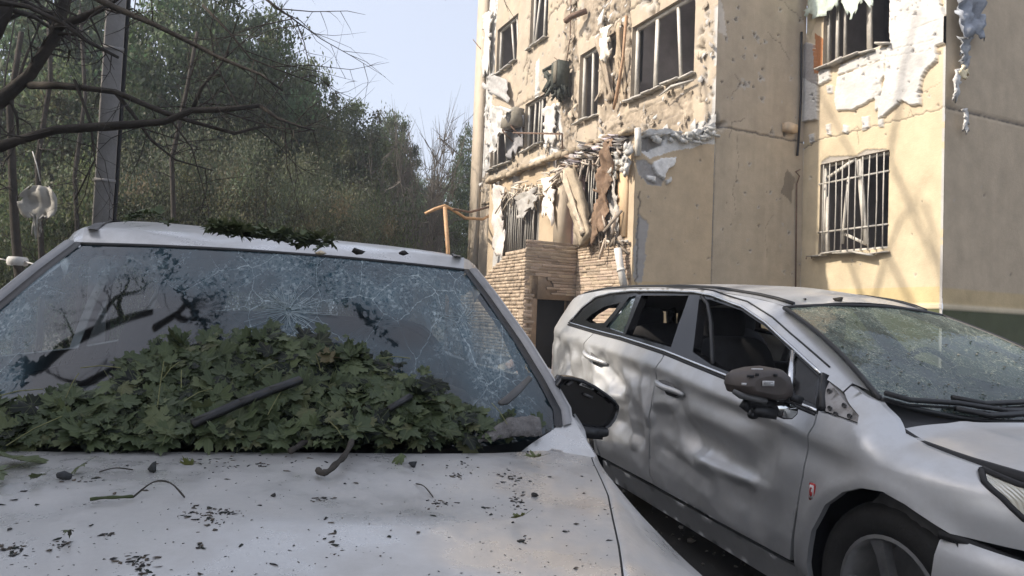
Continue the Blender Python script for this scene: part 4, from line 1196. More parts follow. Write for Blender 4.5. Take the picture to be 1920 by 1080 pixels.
# limbs overhead, out of the frame: they show in the windscreens and shade the cars
SHW = []
for q_, t_ in (([(1715, 380), (1690, 410), (1660, 480), (1640, 560), (1625, 620)], 9.0), ([(1575, 430), (1592, 490), (1610, 540), (1625, 600)], 8.6), ([(1525, 150), (1560, 215), (1595, 285), (1615, 330), (1640, 430)], 9.4), ([(1730, 20), (1700, 130), (1685, 210), (1668, 300)], 9.2), ([(1510, 330), (1520, 430), (1530, 520)], 8.8)):
    SHW.append([bx(*p, XB) + np.array(TO_SUN) * t_ - b0 for p in q_])
OVER = [([(.3, .2, 5.2), (1.4, 1.2, 6.4), tuple(SHW[0][-1]), *map(tuple, SHW[0][::-1])], .055, .026), ([(1.4, 1.2, 6.4), tuple(SHW[1][-1]), *map(tuple, SHW[1][::-1])], .045, .024), ([(1.4, 1.2, 6.4), *map(tuple, SHW[2][::-1])], .045, .02), ([(.3, .2, 5.2), (1.6, 1.8, 8.0), *map(tuple, SHW[3][::-1])], .045, .024), ([(1.4, 1.2, 6.4), *map(tuple, SHW[4][::-1])], .045, .026),
        ([(.35, .1, 3.8), (1.6, -.6, 4.6), (3.0, -1.2, 5.0), (4.2, -1.5, 5.5), (5.2, -1.6, 5.8)], .10, .03),
        ([(.3, .2, 4.4), (1.6, .4, 5.2), (3.0, .2, 5.6), (4.3, .5, 6.4), (5.4, .2, 6.9)], .08, .02),
        ([(3.0, -1.2, 5.0), (3.6, -.5, 5.6), (4.1, -.1, 6.3), (4.4, .4, 7.2)], .05, .015),
        ([(1.6, -.6, 4.6), (2.2, -1.8, 5.4), (3.2, -2.4, 6.2), (4.4, -2.7, 6.6)], .06, .015),
        ([(.3, .2, 5.2), (.9, 1.0, 6.4), (1.7, 2.0, 7.5), (2.6, 2.9, 8.3), (3.6, 3.6, 9.2)], .09, .03),
        ([(1.7, 2.0, 7.5), (2.2, 2.2, 8.4), (2.6, 2.6, 9.4), (2.7, 2.9, 10.4)], .05, .02),
        ([(.9, 1.0, 6.4), (2.0, 1.7, 6.9), (3.0, 2.4, 7.2), (3.9, 3.0, 7.8)], .05, .02),
        ([(.3, .2, 5.2), (.9, .4, 6.6), (1.8, .2, 7.8), (3.2, .6, 9.0), (4.4, .4, 9.8)], .08, .03)]
for pts, ra, rb_ in OVER:
    P = [np.array(p, float) for p in pts]; n = len(P)
    k = MB(); k.tube(P, [ra + (rb_ - ra) * i / (n - 1) for i in range(n)], 7); k.build('limb', M_bark, bt, True)
    twigs_along(P, max(.006, rb_ * .45), 9, 1.1)
tag(twb.build('twigs', M_bark, bt), kind='stuff')

# thin trunks at the far left, one with a rag, and the plastic bag
for (pts, ra, lab) in (([(40, 560, 8.5), (28, 430, 8.5), (22, 300, 8.5), (18, 200, 8.5), (40, 60, 8.5)], .07, 'thin pale trunk at the left edge with a white rag tied round it'),
                       ([(80, 540, 10), (70, 300, 10), (95, 150, 10), (90, 20, 10)], .05, 'slender trunk behind the plastic bag'),
                       ([(150, 540, 12), (140, 330, 12), (160, 180, 12), (150, 20, 12)], .05, 'slender trunk just left of the concrete pole'),
                       ([(330, 540, 11), (322, 300, 11), (350, 170, 11), (370, 60, 11)], .05, 'slender trunk among the brown bushes right of the pole')):
    P = [at_depth(*p) for p in pts]; P = [P[0] * np.array([1, 1, 0])] + P
    root = thing('sapling', lab, 'tree', P[0], group='thin trunks on the left')
    k = MB(); k.tube([p - P[0] for p in P], [ra * .9] + [ra * .8 * (1 - .12 * i) for i in range(len(P) - 1)], 7); k.build('trunk', M_bark, root, True)
    twb = MB(); twigs_along([p - P[0] for p in P], .010, 7, .8); tag(twb.build('twigs', M_bark, root), kind='stuff')
p = at_depth(33, 490, 8.42)
rag = MB(); rag.lathe([(.095, -.05), (.11, -.02), (.105, .03), (.09, .05)], 12, (0, 0, 0), 2); rag.bar((.09, -.02, 0), (.32, -.06, -.05), .03, .015); rag.bar((-.08, -.04, 0), (-.18, -.05, .02), .03, .015)
o = rag.build('rag', M_cloth); o.location = p; tag(o, 'white rag knotted round the thin trunk at the left edge', 'rag')
p = at_depth(75, 345, 7.5)
V = []; C = []; F = []; nb, nr = 16, 14
for j in range(nr + 1):
    t = j / nr
    for i in range(nb + 1):
        u = i / nb - .5; w_ = .05 + .16 * math.sin(math.pi * min(1, t * 1.35 + .08)) ** .7
        V.append((u * w_ * 1.9 + .05 * (vnoise(u * 5, t * 4, 3) - .5), .11 * math.cos(u * 3.1) * w_ * 4 * .35 + .10 * (fbm(u * 5 + 3, t * 6, 11, 3) - .5), -t * .58 * (1 - .3 * vnoise(i * .8, 2.2, 6) * (t > .6)) - .05 * (vnoise(u * 6, 9, 2))))
        C.append(np.array([.72, .71, .68]) * (.75 + .4 * vnoise(u * 9, t * 8, 31)))
for j in range(nr):
    for i in range(nb):
        if vnoise(i * .7 + 3, j * .6, 41) > .90 or (j > nr * .7 and vnoise(i * .9, 4, 8) < .45): continue
        q = j * (nb + 1) + i; F.append((q, q + 1, q + nb + 2, q + nb + 1))
o = link('plastic_bag', np_mesh('plastic_bag', V, F, C), None, [M_cloth], True); o.location = p
md = o.modifiers.new('thickness', 'SOLIDIFY'); md.thickness = .003
tag(o, 'torn white plastic bag hanging in the branches at far left', 'bag')
k = MB(); k.tube([(0, 0, .03), (-.06, .02, .2), (-.12, .03, .34)], .006, 4); k.build('handle', M_cloth, o)

# ---- concrete pole with its cable
M_pole = pm('pole_concrete', (.25, .24, .23), .9, ns=5, na=.3, bump=.4, bs=40)
pp_ = at_depth(192, 415, 6.6)
pole = thing('utility_pole', 'square grey concrete utility pole with a black cable down its side', 'pole', (pp_[0], 6.6, 0), (0, 0, .5)); pole.scale = (.8, .8, 1)
k = MB(); k.prism([(-.10, -.085), (-.085, -.10), (.085, -.10), (.10, -.085), (.10, .085), (.085, .10), (-.085, .10), (-.10, .085)], (0, 0, -.1), (1, 0, 0), (0, 1, 0), (0, 0, 1), 8.6); k.build('shaft', M_pole, pole)
k = MB(); k.tube([(.12, -.02, 0), (.118, -.03, 2.0), (.122, -.02, 4.5), (.12, -.02, 8.4)], .022, 8); k.build('cable', M_black, pole, True)
for zz in (1.1, 2.3, 3.5, 4.7):
    k = MB(); k.box((0, 0, zz), (.215, .215, .03)); k.build('clamp', M_pole, pole)
# ================================================================== CAR TOOLS
def paint(name, col, rough=.34, metal=.8, dust=.35):
    m, nt, b = new_mat(name)
    tc = N(nt, 'ShaderNodeTexCoord')
    nz = N(nt, 'ShaderNodeTexNoise', i_Scale=5.0, i_Detail=8.0, i_Roughness=.7); nt.links.new(tc.outputs['Object'], nz.inputs['Vector'])
    sp = N(nt, 'ShaderNodeTexNoise', i_Scale=90.0, i_Detail=3.0, i_Roughness=.7); nt.links.new(tc.outputs['Object'], sp.inputs['Vector'])
    r1 = N(nt, 'ShaderNodeMapRange'); r1.inputs['From Min'].default_value = .42; r1.inputs['From Max'].default_value = .72; r1.inputs['To Max'].default_value = dust
    nt.links.new(nz.outputs['Fac'], r1.inputs['Value'])
    r2 = N(nt, 'ShaderNodeMapRange'); r2.inputs['From Min'].default_value = .66; r2.inputs['From Max'].default_value = .74; r2.inputs['To Max'].default_value = .55
    nt.links.new(sp.outputs['Fac'], r2.inputs['Value'])
    ad = N(nt, 'ShaderNodeMath', operation='MAXIMUM'); nt.links.new(r1.outputs[0], ad.inputs[0])
    ml = N(nt, 'ShaderNodeMath', operation='MULTIPLY'); nt.links.new(r2.outputs[0], ml.inputs[0]); nt.links.new(nz.outputs['Fac'], ml.inputs[1])
    nt.links.new(ml.outputs[0], ad.inputs[1])
    mx = N(nt, 'ShaderNodeMix', data_type='RGBA'); mx.inputs['A'].default_value = (*col, 1); mx.inputs['B'].default_value = (.34, .33, .315, 1)
    nt.links.new(ad.outputs[0], mx.inputs['Factor']); nt.links.new(mx.outputs['Result'], b.inputs['Base Color'])
    mm = N(nt, 'ShaderNodeMapRange'); mm.inputs['To Min'].default_value = metal; mm.inputs['To Max'].default_value = 0; nt.links.new(ad.outputs[0], mm.inputs['Value']); nt.links.new(mm.outputs[0], b.inputs['Metallic'])
    mr = N(nt, 'ShaderNodeMapRange'); mr.inputs['To Min'].default_value = rough; mr.inputs['To Max'].default_value = .85; nt.links.new(ad.outputs[0], mr.inputs['Value']); nt.links.new(mr.outputs[0], b.inputs['Roughness'])
    mc = N(nt, 'ShaderNodeMapRange'); mc.inputs['To Min'].default_value = .45; mc.inputs['To Max'].default_value = .03; nt.links.new(ad.outputs[0], mc.inputs['Value']); nt.links.new(mc.outputs[0], b.inputs['Coat Weight'])
    b.inputs['Coat Roughness'].default_value = .10
    return m
M_silver = paint('silver_paint', (.52, .525, .53), .40, .55, .50)
M_pale = paint('pale_silver_paint', (.53, .522, .51), .27, .45, .75)
M_trim = pm('black_trim', (.018, .018, .019), .45, ns=8, na=.4, spec=.4)
M_gloss = pm('gloss_black', (.012, .012, .013), .18, ns=6, na=.3)
M_rubber = pm('tyre_rubber', (.013, .0125, .012), .85, ns=14, na=.4, bump=.2, bs=50)
M_chrome = pm('chrome', (.72, .72, .72), .22, 1.0, ns=10, na=.15)
M_rim = pm('alloy_rim', (.40, .40, .40), .4, .85, ns=10, na=.3)
M_seat = pm('seat_fabric', (.035, .034, .036), .9, ns=12, na=.3)
M_plast = pm('grey_plastic', (.085, .083, .082), .6, ns=9, na=.35)
M_brown = pm('brown_plastic', (.060, .048, .042), .5, ns=9, na=.4)
M_label = pm('white_label', (.62, .61, .60), .6, ns=30, na=.2)
M_mirror = pm('mirror_glass', (.75, .77, .76), .06, 1.0, ns=3, na=.05)
M_bracket = pm('bare_bracket', (.30, .29, .285), .6, .3, ns=10, na=.4, dirt=(.20, .18, .165), ds=9, dthr=(.5, .65))
M_red = pm('red_enamel', (.45, .03, .03), .35)

def glass_mat(name, tint, craze_col, scale=1.0):
    """laminated glass: clear where the vertex colour is dark, crazed into small shards where it is bright"""
    m, nt, b = new_mat(name)
    out = nt.nodes['Material Output']
    L = nt.links.new
    uv = N(nt, 'ShaderNodeUVMap', uv_map='UVMap')
    at = N(nt, 'ShaderNodeAttribute', attribute_name='Col')
    sep = N(nt, 'ShaderNodeSeparateColor'); L(at.outputs['Color'], sep.inputs[0])
    wz = N(nt, 'ShaderNodeTexNoise', i_Scale=9.0, i_Detail=4.0); L(uv.outputs[0], wz.inputs['Vector'])
    wv = N(nt, 'ShaderNodeVectorMath', operation='SCALE'); wv.inputs['Scale'].default_value = .05
    cz = N(nt, 'ShaderNodeVectorMath', operation='SUBTRACT'); cz.inputs[1].default_value = (.5, .5, .5)
    L(wz.outputs['Color'], cz.inputs[0]); L(cz.outputs[0], wv.inputs[0])
    ad = N(nt, 'ShaderNodeVectorMath', operation='ADD'); L(uv.outputs[0], ad.inputs[0]); L(wv.outputs[0], ad.inputs[1])
    def edges(sc, w, rnd=1.0):
        v = N(nt, 'ShaderNodeTexVoronoi', feature='DISTANCE_TO_EDGE', i_Scale=sc * scale, i_Randomness=rnd); L(ad.outputs[0], v.inputs['Vector'])
        r = N(nt, 'ShaderNodeMapRange'); r.inputs['From Min'].default_value = 0; r.inputs['From Max'].default_value = w
        r.inputs['To Min'].default_value = 1; r.inputs['To Max'].default_value = 0; L(v.outputs['Distance'], r.inputs['Value'])
        return r.outputs[0]
    def math_(op, a, bb):
        n = N(nt, 'ShaderNodeMath', operation=op); n.use_clamp = True
        for k, q in enumerate((a, bb)):
            if isinstance(q, (int, float)): n.inputs[k].default_value = q
            else: L(q, n.inputs[k])
        return n.outputs[0]
    e1 = edges(40, .12); e2 = edges(130, .28); e3 = edges(7, .012)
    chv = N(nt, 'ShaderNodeTexVoronoi', feature='F1', i_Scale=150 * scale); L(ad.outputs[0], chv.inputs['Vector'])
    chs = N(nt, 'ShaderNodeSeparateColor'); L(chv.outputs['Color'], chs.inputs[0])
    chip_ = N(nt, 'ShaderNodeMapRange'); chip_.inputs['From Min'].default_value = .70; chip_.inputs['From Max'].default_value = .98; L(chs.outputs[0], chip_.inputs['Value'])
    patch = N(nt, 'ShaderNodeTexNoise', i_Scale=7.0, i_Detail=5.0, i_Roughness=.65); L(ad.outputs[0], patch.inputs['Vector'])
    pr = N(nt, 'ShaderNodeMapRange'); pr.inputs['From Min'].default_value = .38; pr.inputs['From Max'].default_value = .62; L(patch.outputs['Fac'], pr.inputs['Value'])
    craze = sep.outputs[0]                                              # red: how crazed
    dens = math_('MULTIPLY', craze, math_('ADD', math_('MULTIPLY', pr.outputs[0], .5), .5))
    fine = math_('ADD', math_('MAXIMUM', math_('MULTIPLY', e1, .7), math_('MULTIPLY', e2, .5)), math_('MULTIPLY', chip_.outputs[0], .7))
    fleck = math_('MULTIPLY', fine, dens)
    web = math_('MULTIPLY', e3, math_('ADD', math_('MULTIPLY', craze, .6), sep.outputs[1]))   # green: long cracks
    white = math_('ADD', fleck, math_('MULTIPLY', web, .6))
    haze_ = math_('MULTIPLY', dens, .62)
    fac = math_('MAXIMUM', math_('MULTIPLY', white, .85), haze_)
    # facet normals
    vc = N(nt, 'ShaderNodeTexVoronoi', feature='F1', i_Scale=95 * scale); L(ad.outputs[0], vc.inputs['Vector'])
    v2 = N(nt, 'ShaderNodeVectorMath', operation='SUBTRACT'); L(vc.outputs['Color'], v2.inputs[0]); v2.inputs[1].default_value = (.5, .5, .5)
    v3 = N(nt, 'ShaderNodeVectorMath', operation='SCALE'); L(v2.outputs[0], v3.inputs[0]); L(math_('MULTIPLY', dens, .08), v3.inputs['Scale'])
    gm = N(nt, 'ShaderNodeNewGeometry')
    v4 = N(nt, 'ShaderNodeVectorMath', operation='ADD'); L(gm.outputs['Normal'], v4.inputs[0]); L(v3.outputs[0], v4.inputs[1])
    v5 = N(nt, 'ShaderNodeVectorMath', operation='NORMALIZE'); L(v4.outputs[0], v5.inputs[0])
    gl = N(nt, 'ShaderNodeBsdfGlossy', i_Roughness=.03); L(v5.outputs[0], gl.inputs['Normal'])
    tr = N(nt, 'ShaderNodeBsdfTransparent'); tr.inputs['Color'].default_value = (*tint, 1)
    fr = N(nt, 'ShaderNodeFresnel', i_IOR=1.55)
    f2 = math_('ADD', math_('MULTIPLY', fr.outputs[0], 1.35), .005)
    s1 = N(nt, 'ShaderNodeMixShader'); L(f2, s1.inputs[0]); L(tr.outputs[0], s1.inputs[1]); L(gl.outputs[0], s1.inputs[2])
    cm_ = N(nt, 'ShaderNodeMix', data_type='RGBA'); cm_.inputs['A'].default_value = (craze_col[0] * .15, craze_col[1] * .29, craze_col[2] * .37, 1); cm_.inputs['B'].default_value = (*craze_col, 1); L(white, cm_.inputs['Factor'])
    df = N(nt, 'ShaderNodeBsdfDiffuse'); L(cm_.outputs['Result'], df.inputs['Color'])
    tl = N(nt, 'ShaderNodeBsdfTranslucent'); L(cm_.outputs['Result'], tl.inputs['Color'])
    s2 = N(nt, 'ShaderNodeMixShader'); s2.inputs[0].default_value = .35; L(df.outputs[0], s2.inputs[1]); L(tl.outputs[0], s2.inputs[2])
    s3 = N(nt, 'ShaderNodeMixShader'); L(fac, s3.inputs[0]); L(s1.outputs[0], s3.inputs[1]); L(s2.outputs[0], s3.inputs[2])
    L(s3.outputs[0], out.inputs['Surface'])
    return m
M_glassL = glass_mat('shattered_windscreen', (.42, .49, .52), (.52, .60, .62))
M_glassR = glass_mat('shattered_windscreen_dusty', (.45, .50, .45), (.52, .54, .44))
M_pane = glass_mat('tinted_side_glass', (.25, .28, .30), (.3, .36, .38))

def resample(poly, step, closed=True):
    out = []
    n = len(poly)
    for i in range(n if closed else n - 1):
        a = np.array(poly[i], float); b = np.array(poly[(i + 1) % n], float)
        k = max(1, int(round(np.linalg.norm(b - a) / step)))
        for j in range(k): out.append(a + (b - a) * j / k)
    if not closed: out.append(np.array(poly[-1], float))
    return out

def tri_poly(poly, holes=(), step=.03):
    """triangulate a 2-D polygon with holes, with interior points; returns pts, tris, boundary loops"""
    loops = [resample(poly, step)] + [resample(h, step) for h in holes]
    pts = []; edges = []; lid = []
    for lp in loops:
        b = len(pts); n = len(lp)
        pts += [tuple(p) for p in lp]; edges += [(b + i, b + (i + 1) % n) for i in range(n)]; lid.append(list(range(b, b + n)))
    B = np.array(pts)
    x0, y0 = B.min(0); x1, y1 = B.max(0)
    gx, gy = np.meshgrid(np.arange(x0, x1, step), np.arange(y0, y1, step * .87))
    gx = gx + (np.arange(gx.shape[0])[:, None] % 2) * step * .5
    G = np.stack([gx.ravel(), gy.ravel()], 1)
    ok = inpoly(G[:, 0], G[:, 1], poly)
    for h in holes: ok &= ~inpoly(G[:, 0], G[:, 1], h)
    G = G[ok]
    if len(G):
        d = np.full(len(G), 1e9)
        for i in range(0, len(B)):
            d = np.minimum(d, (G[:, 0] - B[i, 0]) ** 2 + (G[:, 1] - B[i, 1]) ** 2)
        G = G[d > (step * .55) ** 2]
    allp = [Vector(p) for p in pts] + [Vector((float(p[0]), float(p[1]))) for p in G]
    vo, eo, fo, ov, oe, of_ = delaunay_2d_cdt(allp, edges, [], 0, 1e-6)
    P = np.array([(v.x, v.y) for v in vo]); T = np.array([f for f in fo if len(f) == 3])
    c = P[T].mean(1)
    ok = inpoly(c[:, 0], c[:, 1], poly)
    for h in holes: ok &= ~inpoly(c[:, 0], c[:, 1], h)
    T = T[ok]
    # boundary edges
    cnt = {}
    for t in T:
        for a, b in ((t[0], t[1]), (t[1], t[2]), (t[2], t[0])):
            k = (min(a, b), max(a, b)); cnt[k] = cnt.get(k, 0) + 1
    be = [k for k, v in cnt.items() if v == 1]
    return P, T, be

def panel(name, poly, f, mat, parent, step=.03, holes=(), flange=None, uv=False, craze=None, flip=False):
    """panel over a 2-D outline; f(u,v)->xyz arrays; flange = vector or function(P)->vectors: returned edge for thickness"""
    P, T, be = tri_poly(poly, holes, step)
    V = f(P[:, 0], P[:, 1])
    F = [tuple(t[::-1]) if flip else tuple(t) for t in T]
    UV = P.copy()
    C = np.ones((len(V), 3)) if craze is None else craze(P[:, 0], P[:, 1])
    if flange is not None:
        fl = np.asarray(flange, float)
        n0 = len(V); ids = {}
        ex = []
        for a, b in be:
            for q in (a, b):
                if q not in ids:
                    ids[q] = n0 + len(ex); ex.append(q)
        # duplicated rim so that the edge stays crisp
        rim = V[ex]; V = np.vstack([V, rim, rim + fl]); UV = np.vstack([UV, UV[ex], UV[ex]]); C = np.vstack([C, C[ex], C[ex]])
        m = len(ex)
        F += [(ids[a], ids[b], ids[b] + m, ids[a] + m) for a, b in be]
    me = np_mesh(name, V, F, C, None, UV if uv else None)
    return link(name, me, parent, [mat], True)

def superq(mb, c, half, e=.4, nu=20, nv=12, rot=None, col=None, m=0):
    def sp(w, k): return math.copysign(abs(w) ** k, w)
    V = []
    for j in range(nv + 1):
        ph = -math.pi / 2 + math.pi * j / nv
        for i in range(nu):
            th = 2 * math.pi * i / nu
            p = Vector((half[0] * sp(math.cos(ph), e) * sp(math.cos(th), e), half[1] * sp(math.cos(ph), e) * sp(math.sin(th), e), half[2] * sp(math.sin(ph), e)))
            if rot is not None: p = rot @ p
            V.append((p.x + c[0], p.y + c[1], p.z + c[2]))
    F = [(j * nu + i, j * nu + (i + 1) % nu, (j + 1) * nu + (i + 1) % nu, (j + 1) * nu + i) for j in range(nv) for i in range(nu)]
    return mb.add(V, F, col, m)

def loft(rows, mb=None, col=None):
    mb = mb or MB()
    n = len(rows[0]); V = [p for r_ in rows for p in r_]
    F = [(i * n + j, i * n + j + 1, (i + 1) * n + j + 1, (i + 1) * n + j) for i in range(len(rows) - 1) for j in range(n - 1)]
    return mb.add(V, F, col)

def set_frame(o, origin, e, a, u):
    m = Matrix.Identity(4)
    for i in range(3):
        m[i][0] = e[i]; m[i][1] = a[i]; m[i][2] = u[i]; m[i][3] = origin[i]
    o.matrix_world = m

def wheel(parent, c, R, W, outer, rimR, spokes=5, flat=0.0, name='wheel'):
    """wheel about local x axis, outer face towards x = c[0] + outer*W/2"""
    root = bpy.data.objects.new(name, None); COL.objects.link(root); root.parent = parent; root.location = c
    h = W / 2
    k = MB(); k.lathe([(rimR, -h * .85), (rimR + .02, -h * .97), (R - .045, -h), (R - .012, -h * .82), (R, -h * .5), (R, h * .5), (R - .012, h * .82), (R - .045, h), (rimR + .02, h * .97), (rimR, h * .85)], 40, (0, 0, 0), 0)
    if flat:
        k.v = [(x * (1 + .25 * max(0, (-z - R + flat * 2.2)) / flat), y, max(z, -R + flat)) for x, y, z in k.v]
    k.build('tyre', M_rubber, root, True)
    s = outer
    k = MB(); k.lathe([(rimR + .004, s * h * .85), (rimR - .012, s * h * .88), (rimR - .022, s * h * .70), (rimR - .03, -s * h * .6), (0.03, -s * h * .55)], 40, (0, 0, 0), 0)
    for i in range(spokes):
        a = 2 * math.pi * i / spokes + .35
        ca, sa = math.cos(a), math.sin(a)
        def pt(r_, t, x): return (x, r_ * sa + t * ca, r_ * ca - t * sa)
        rows = []
        for r_, w_, x in ((.03, .030, s * h * .60), (.09, .024, s * h * .72), (rimR * .7, .026, s * h * .74), (rimR - .016, .036, s * h * .78)):
            rows.append([pt(r_, -w_, x - s * .03), pt(r_, -w_ * .85, x), pt(r_, w_ * .85, x), pt(r_, w_, x - s * .03)])
        loft(rows, k)
    k.lathe([(.04, s * h * .55), (.04, s * h * .70), (.0, s * h * .74)], 16, (0, 0, 0), 0)
    rm = k.build('rim', M_rim, root); smooth_by_angle(rm, 35)
    return root

# ================================================================== THE SILVER ESTATE CAR (right)
RO = np.array([1.23907404, 2.5021844, -0.04231609]); RYAW, RPIT = 0.29964555, 0.03105599
RA = np.array([-math.sin(RYAW) * math.cos(RPIT), math.cos(RYAW) * math.cos(RPIT), math.sin(RPIT)])
RE = np.array([math.cos(RYAW), math.sin(RYAW), 0.0]); RU = np.cross(RE, RA)
wagon = thing('estate_car', 'dented silver estate car with smashed windscreen and missing side windows', 'car')
set_frame(wagon, RO, RE, RA, RU)
WID = 1.61; HW = WID / 2
def pc(x, xs, ys): return np.interp(x, xs, ys)
def sstep(x, a, b):
    t = np.clip((np.asarray(x, float) - a) / (b - a), 0, 1); return t * t * (3 - 2 * t)
WT, WBASE = (.95, 1.322), (.19, 1.0)        # windscreen edge in (s, z)
_dx, _dz = WT[0] - WBASE[0], WT[1] - WBASE[1]; _dl = math.hypot(_dx, _dz)
def yR(s, z):
    s = np.asarray(s, float); z = np.asarray(z, float)
    zb = pc(s, [.2, .35, .907, 1.557, 2.449, 2.93, 3.6], [.925, .94, .999, 1.07, 1.126, 1.153, 1.18]); zc = zb - .105
    def door_p(z):
        low = pc(z, [0, .18, .27, .33, .42, .60, .72, 1.2], [.12, .09, .055, .03, .012, .0, .0, .0]) + .016 * np.exp(-((z - zc + .055) / .05) ** 2)
        return np.where(z > zb, .063 + .62 * (z - zb), np.where(z > zc, .001 + .062 * (z - zc) / .105, low))
    # smooth the kinks of the section a little
    door = (door_p(z - .012) + door_p(z) * 2 + door_p(z + .012)) / 4
    hs = pc(s, [-.7, -.4, -.2, 0, .05, .1, .2], [-.05, -.03, -.018, 0, .02, .05, .08])
    def front_p(z): return pc(z, [0, .18, .27, .4, .6, .76, .82, .85, .87, .89, .92, 1.1], [.12, .09, .05, .012, .0, .0, .012, .04, .085, .16, .27, .8])
    zz = z - hs
    fr = (front_p(zz - .012) + front_p(zz) * 2 + front_p(zz + .012)) / 4
    w = 1 - sstep(s, .04, .24)
    l = door * (1 - w) + fr * w
    d = ((s - WBASE[0]) * _dz - (z - WBASE[1]) * _dx) / _dl            # behind the windscreen edge
    l = l + .11 * np.clip(1 - np.maximum(d, 0) / .11, 0, 1) ** 1.6 * sstep(z, .96, 1.06)
    l = l + .9 * np.maximum(0, -.05 - s) ** 2 + .36 * np.maximum(0, s - 2.9) ** 2
    # flared lip round the front wheel
    rr = np.hypot(s - .0, z - .36)
    l = l - .012 * np.exp(-((rr - .375) / .03) ** 2)
    return l
def dentR(s, z):
    d = .004 * (fbm(s * 4, z * 4, 3, 3) - .5)
    for (a, b, ra, rb_, amp) in ((2.16, .84, .16, .10, .040), (1.98, .66, .13, .16, .034), (2.42, .62, .14, .16, .03), (1.74, .60, .09, .16, .020), (1.43, .70, .11, .14, .034),
                                 (1.05, .66, .34, .09, .030), (.78, .50, .24, .12, .022), (1.30, .47, .16, .12, .016), (1.80, .90, .12, .05, .016), (2.62, .84, .10, .12, .028), (2.95, .86, .16, .10, .02), (3.25, .78, .16, .16, .02), (.62, .74, .16, .05, .010)):
        q = np.sqrt(((s - a) / ra) ** 2 + ((z - b) / rb_) ** 2)
        d = d + amp * np.clip(1.3 - q, 0, 1.05)
    zc = pc(s, [.2, .35, .907, 1.557, 2.449, 2.93, 3.6], [.925, .94, .999, 1.07, 1.126, 1.153, 1.18]) - .105
    low = 1 - .85 * sstep(z, zc - .05, zc + .01)
    d = d * low
    m = sstep(s, .45, .7) * sstep(z, .34, .45)
    rear = .55 + .75 * sstep(s, 1.25, 1.7)
    d = d + m * rear * (.036 * (abs(fbm(s * 2.6 + 4, z * 3.0, 9, 2) - .5) - .08) + .018 * (fbm(s * 7, z * 6, 19, 2) - .5))
    # long horizontal crease low in the front door and a fold under the mirror
    d = d + .030 * sstep(s, .50, .62) * (1 - sstep(s, 1.15, 1.45)) * np.exp(-((z - .655 + .03 * np.sin(s * 9)) / .085) ** 2) * sstep(z, .575, .60)
    d = d + .022 * np.exp(-((s - .80) / .22) ** 2) * np.exp(-((z - .865) / .05) ** 2)
    for (a0, b0, a1, b1, am, wd) in ((2.55, .93, 2.50, .72, -.028, .022), (2.30, .93, 2.02, .80, .03, .03), (1.75, .93, 1.62, .70, -.02, .025), (1.86, .70, 1.80, .52, -.026, .02), (2.05, .60, 1.74, .56, .026, .03), (1.36, .86, 1.18, .62, .024, .035), (1.50, .55, 1.05, .50, .016, .03), (1.15, .58, .70, .575, -.014, .016), (2.42, .80, 2.20, .62, -.02, .022), (2.15, .74, 1.90, .78, -.018, .02), (1.55, .78, 1.40, .80, -.016, .02), (2.9, .95, 2.75, .70, .025, .03), (3.2, .95, 3.1, .62, -.02, .03)):
        dx, dz = a1 - a0, b1 - b0; L2 = dx * dx + dz * dz
        t = np.clip(((s - a0) * dx + (z - b0) * dz) / L2, 0, 1); ds = np.hypot(s - a0 - t * dx, z - b0 - t * dz)
        d = d + am * 1.15 * np.clip(1 - ds / (wd * 2.6), 0, 1)
    rid = abs(vnoise(s * 2.6 + .3, z * 1.6, 77) - .5)
    d = d - m * .020 * np.exp(-(rid / .05) ** 2) * vnoise(s * 2, z * 3, 12) * sstep(s, 1.2, 1.7)
    return d * low
def fR(s, z, off=0.0):
    s = np.asarray(s, float); z = np.asarray(z, float)
    return np.stack([yR(s, z) + dentR(s, z) + off, s, z], -1)
def onR(*pts):
    out = []
    for p in pts:
        v = ray(*p); q0 = EYE - RO
        ts = np.linspace(.8, 9, 1600)
        w = q0[None] + v[None] * ts[:, None]
        L = w @ RE; S = w @ RA; Zz = w @ RU
        g = L - yR(S, Zz)
        i = np.nonzero((g[1:] > 0) & (g[:-1] <= 0))[0]
        i = i[0] if len(i) else int(np.argmin(abs(g)))
        k = g[i] / (g[i] - g[i + 1] + 1e-12) if i + 1 < len(g) else 0
        k = min(max(k, 0), 1)
        out.append((float(S[i] + (S[i + 1] - S[i]) * k), float(Zz[i] + (Zz[i + 1] - Zz[i]) * k)))
    return out
gF = onR((1534, 768), (1526, 797), (1514, 849), (1506, 891), (1495, 952), (1477, 1060))
gR = onR((1249, 657), (1240, 675), (1229, 702), (1222, 741), (1219, 780), (1217, 888)) + [(1.575, .335)]
gQ = onR((1119, 619), (1096, 644), (1089, 680)) + [(2.60, .80), (2.46, .66), (2.33, .52), (2.27, .335)]
belt = onR((1068, 604), (1119, 619), (1167, 631), (1249, 657), (1375, 707), (1481, 747), (1534, 768))
dlo = onR((1068, 604), (1092, 577), (1117, 558), (1144, 551), (1183, 547), (1244, 547), (1300, 549), (1333, 555), (1389, 576), (1433, 606), (1467, 638), (1487, 656), (1537, 702))
hoodE = onR((1841, 872), (1793, 855), (1738, 833), (1696, 811), (1685, 783))
hl_low = onR((1918, 975), (1877, 935), (1843, 905), (1835, 882))
def shrink(poly, d):
    c = np.mean(np.array(poly), 0)
    P = np.array(poly); n = len(P); out = []
    area = sum(P[i][0] * P[(i + 1) % n][1] - P[(i + 1) % n][0] * P[i][1] for i in range(n))
    sg = 1 if area > 0 else -1
    for i in range(n):
        a, b, c_ = P[i - 1], P[i], P[(i + 1) % n]
        n1 = nrm([-(b - a)[1], (b - a)[0]]) * sg; n2 = nrm([-(c_ - b)[1], (c_ - b)[0]]) * sg
        m = nrm(n1 + n2); out.append(tuple(b + m * d / max(.4, m @ n1)))
    return out
GAP = .0035
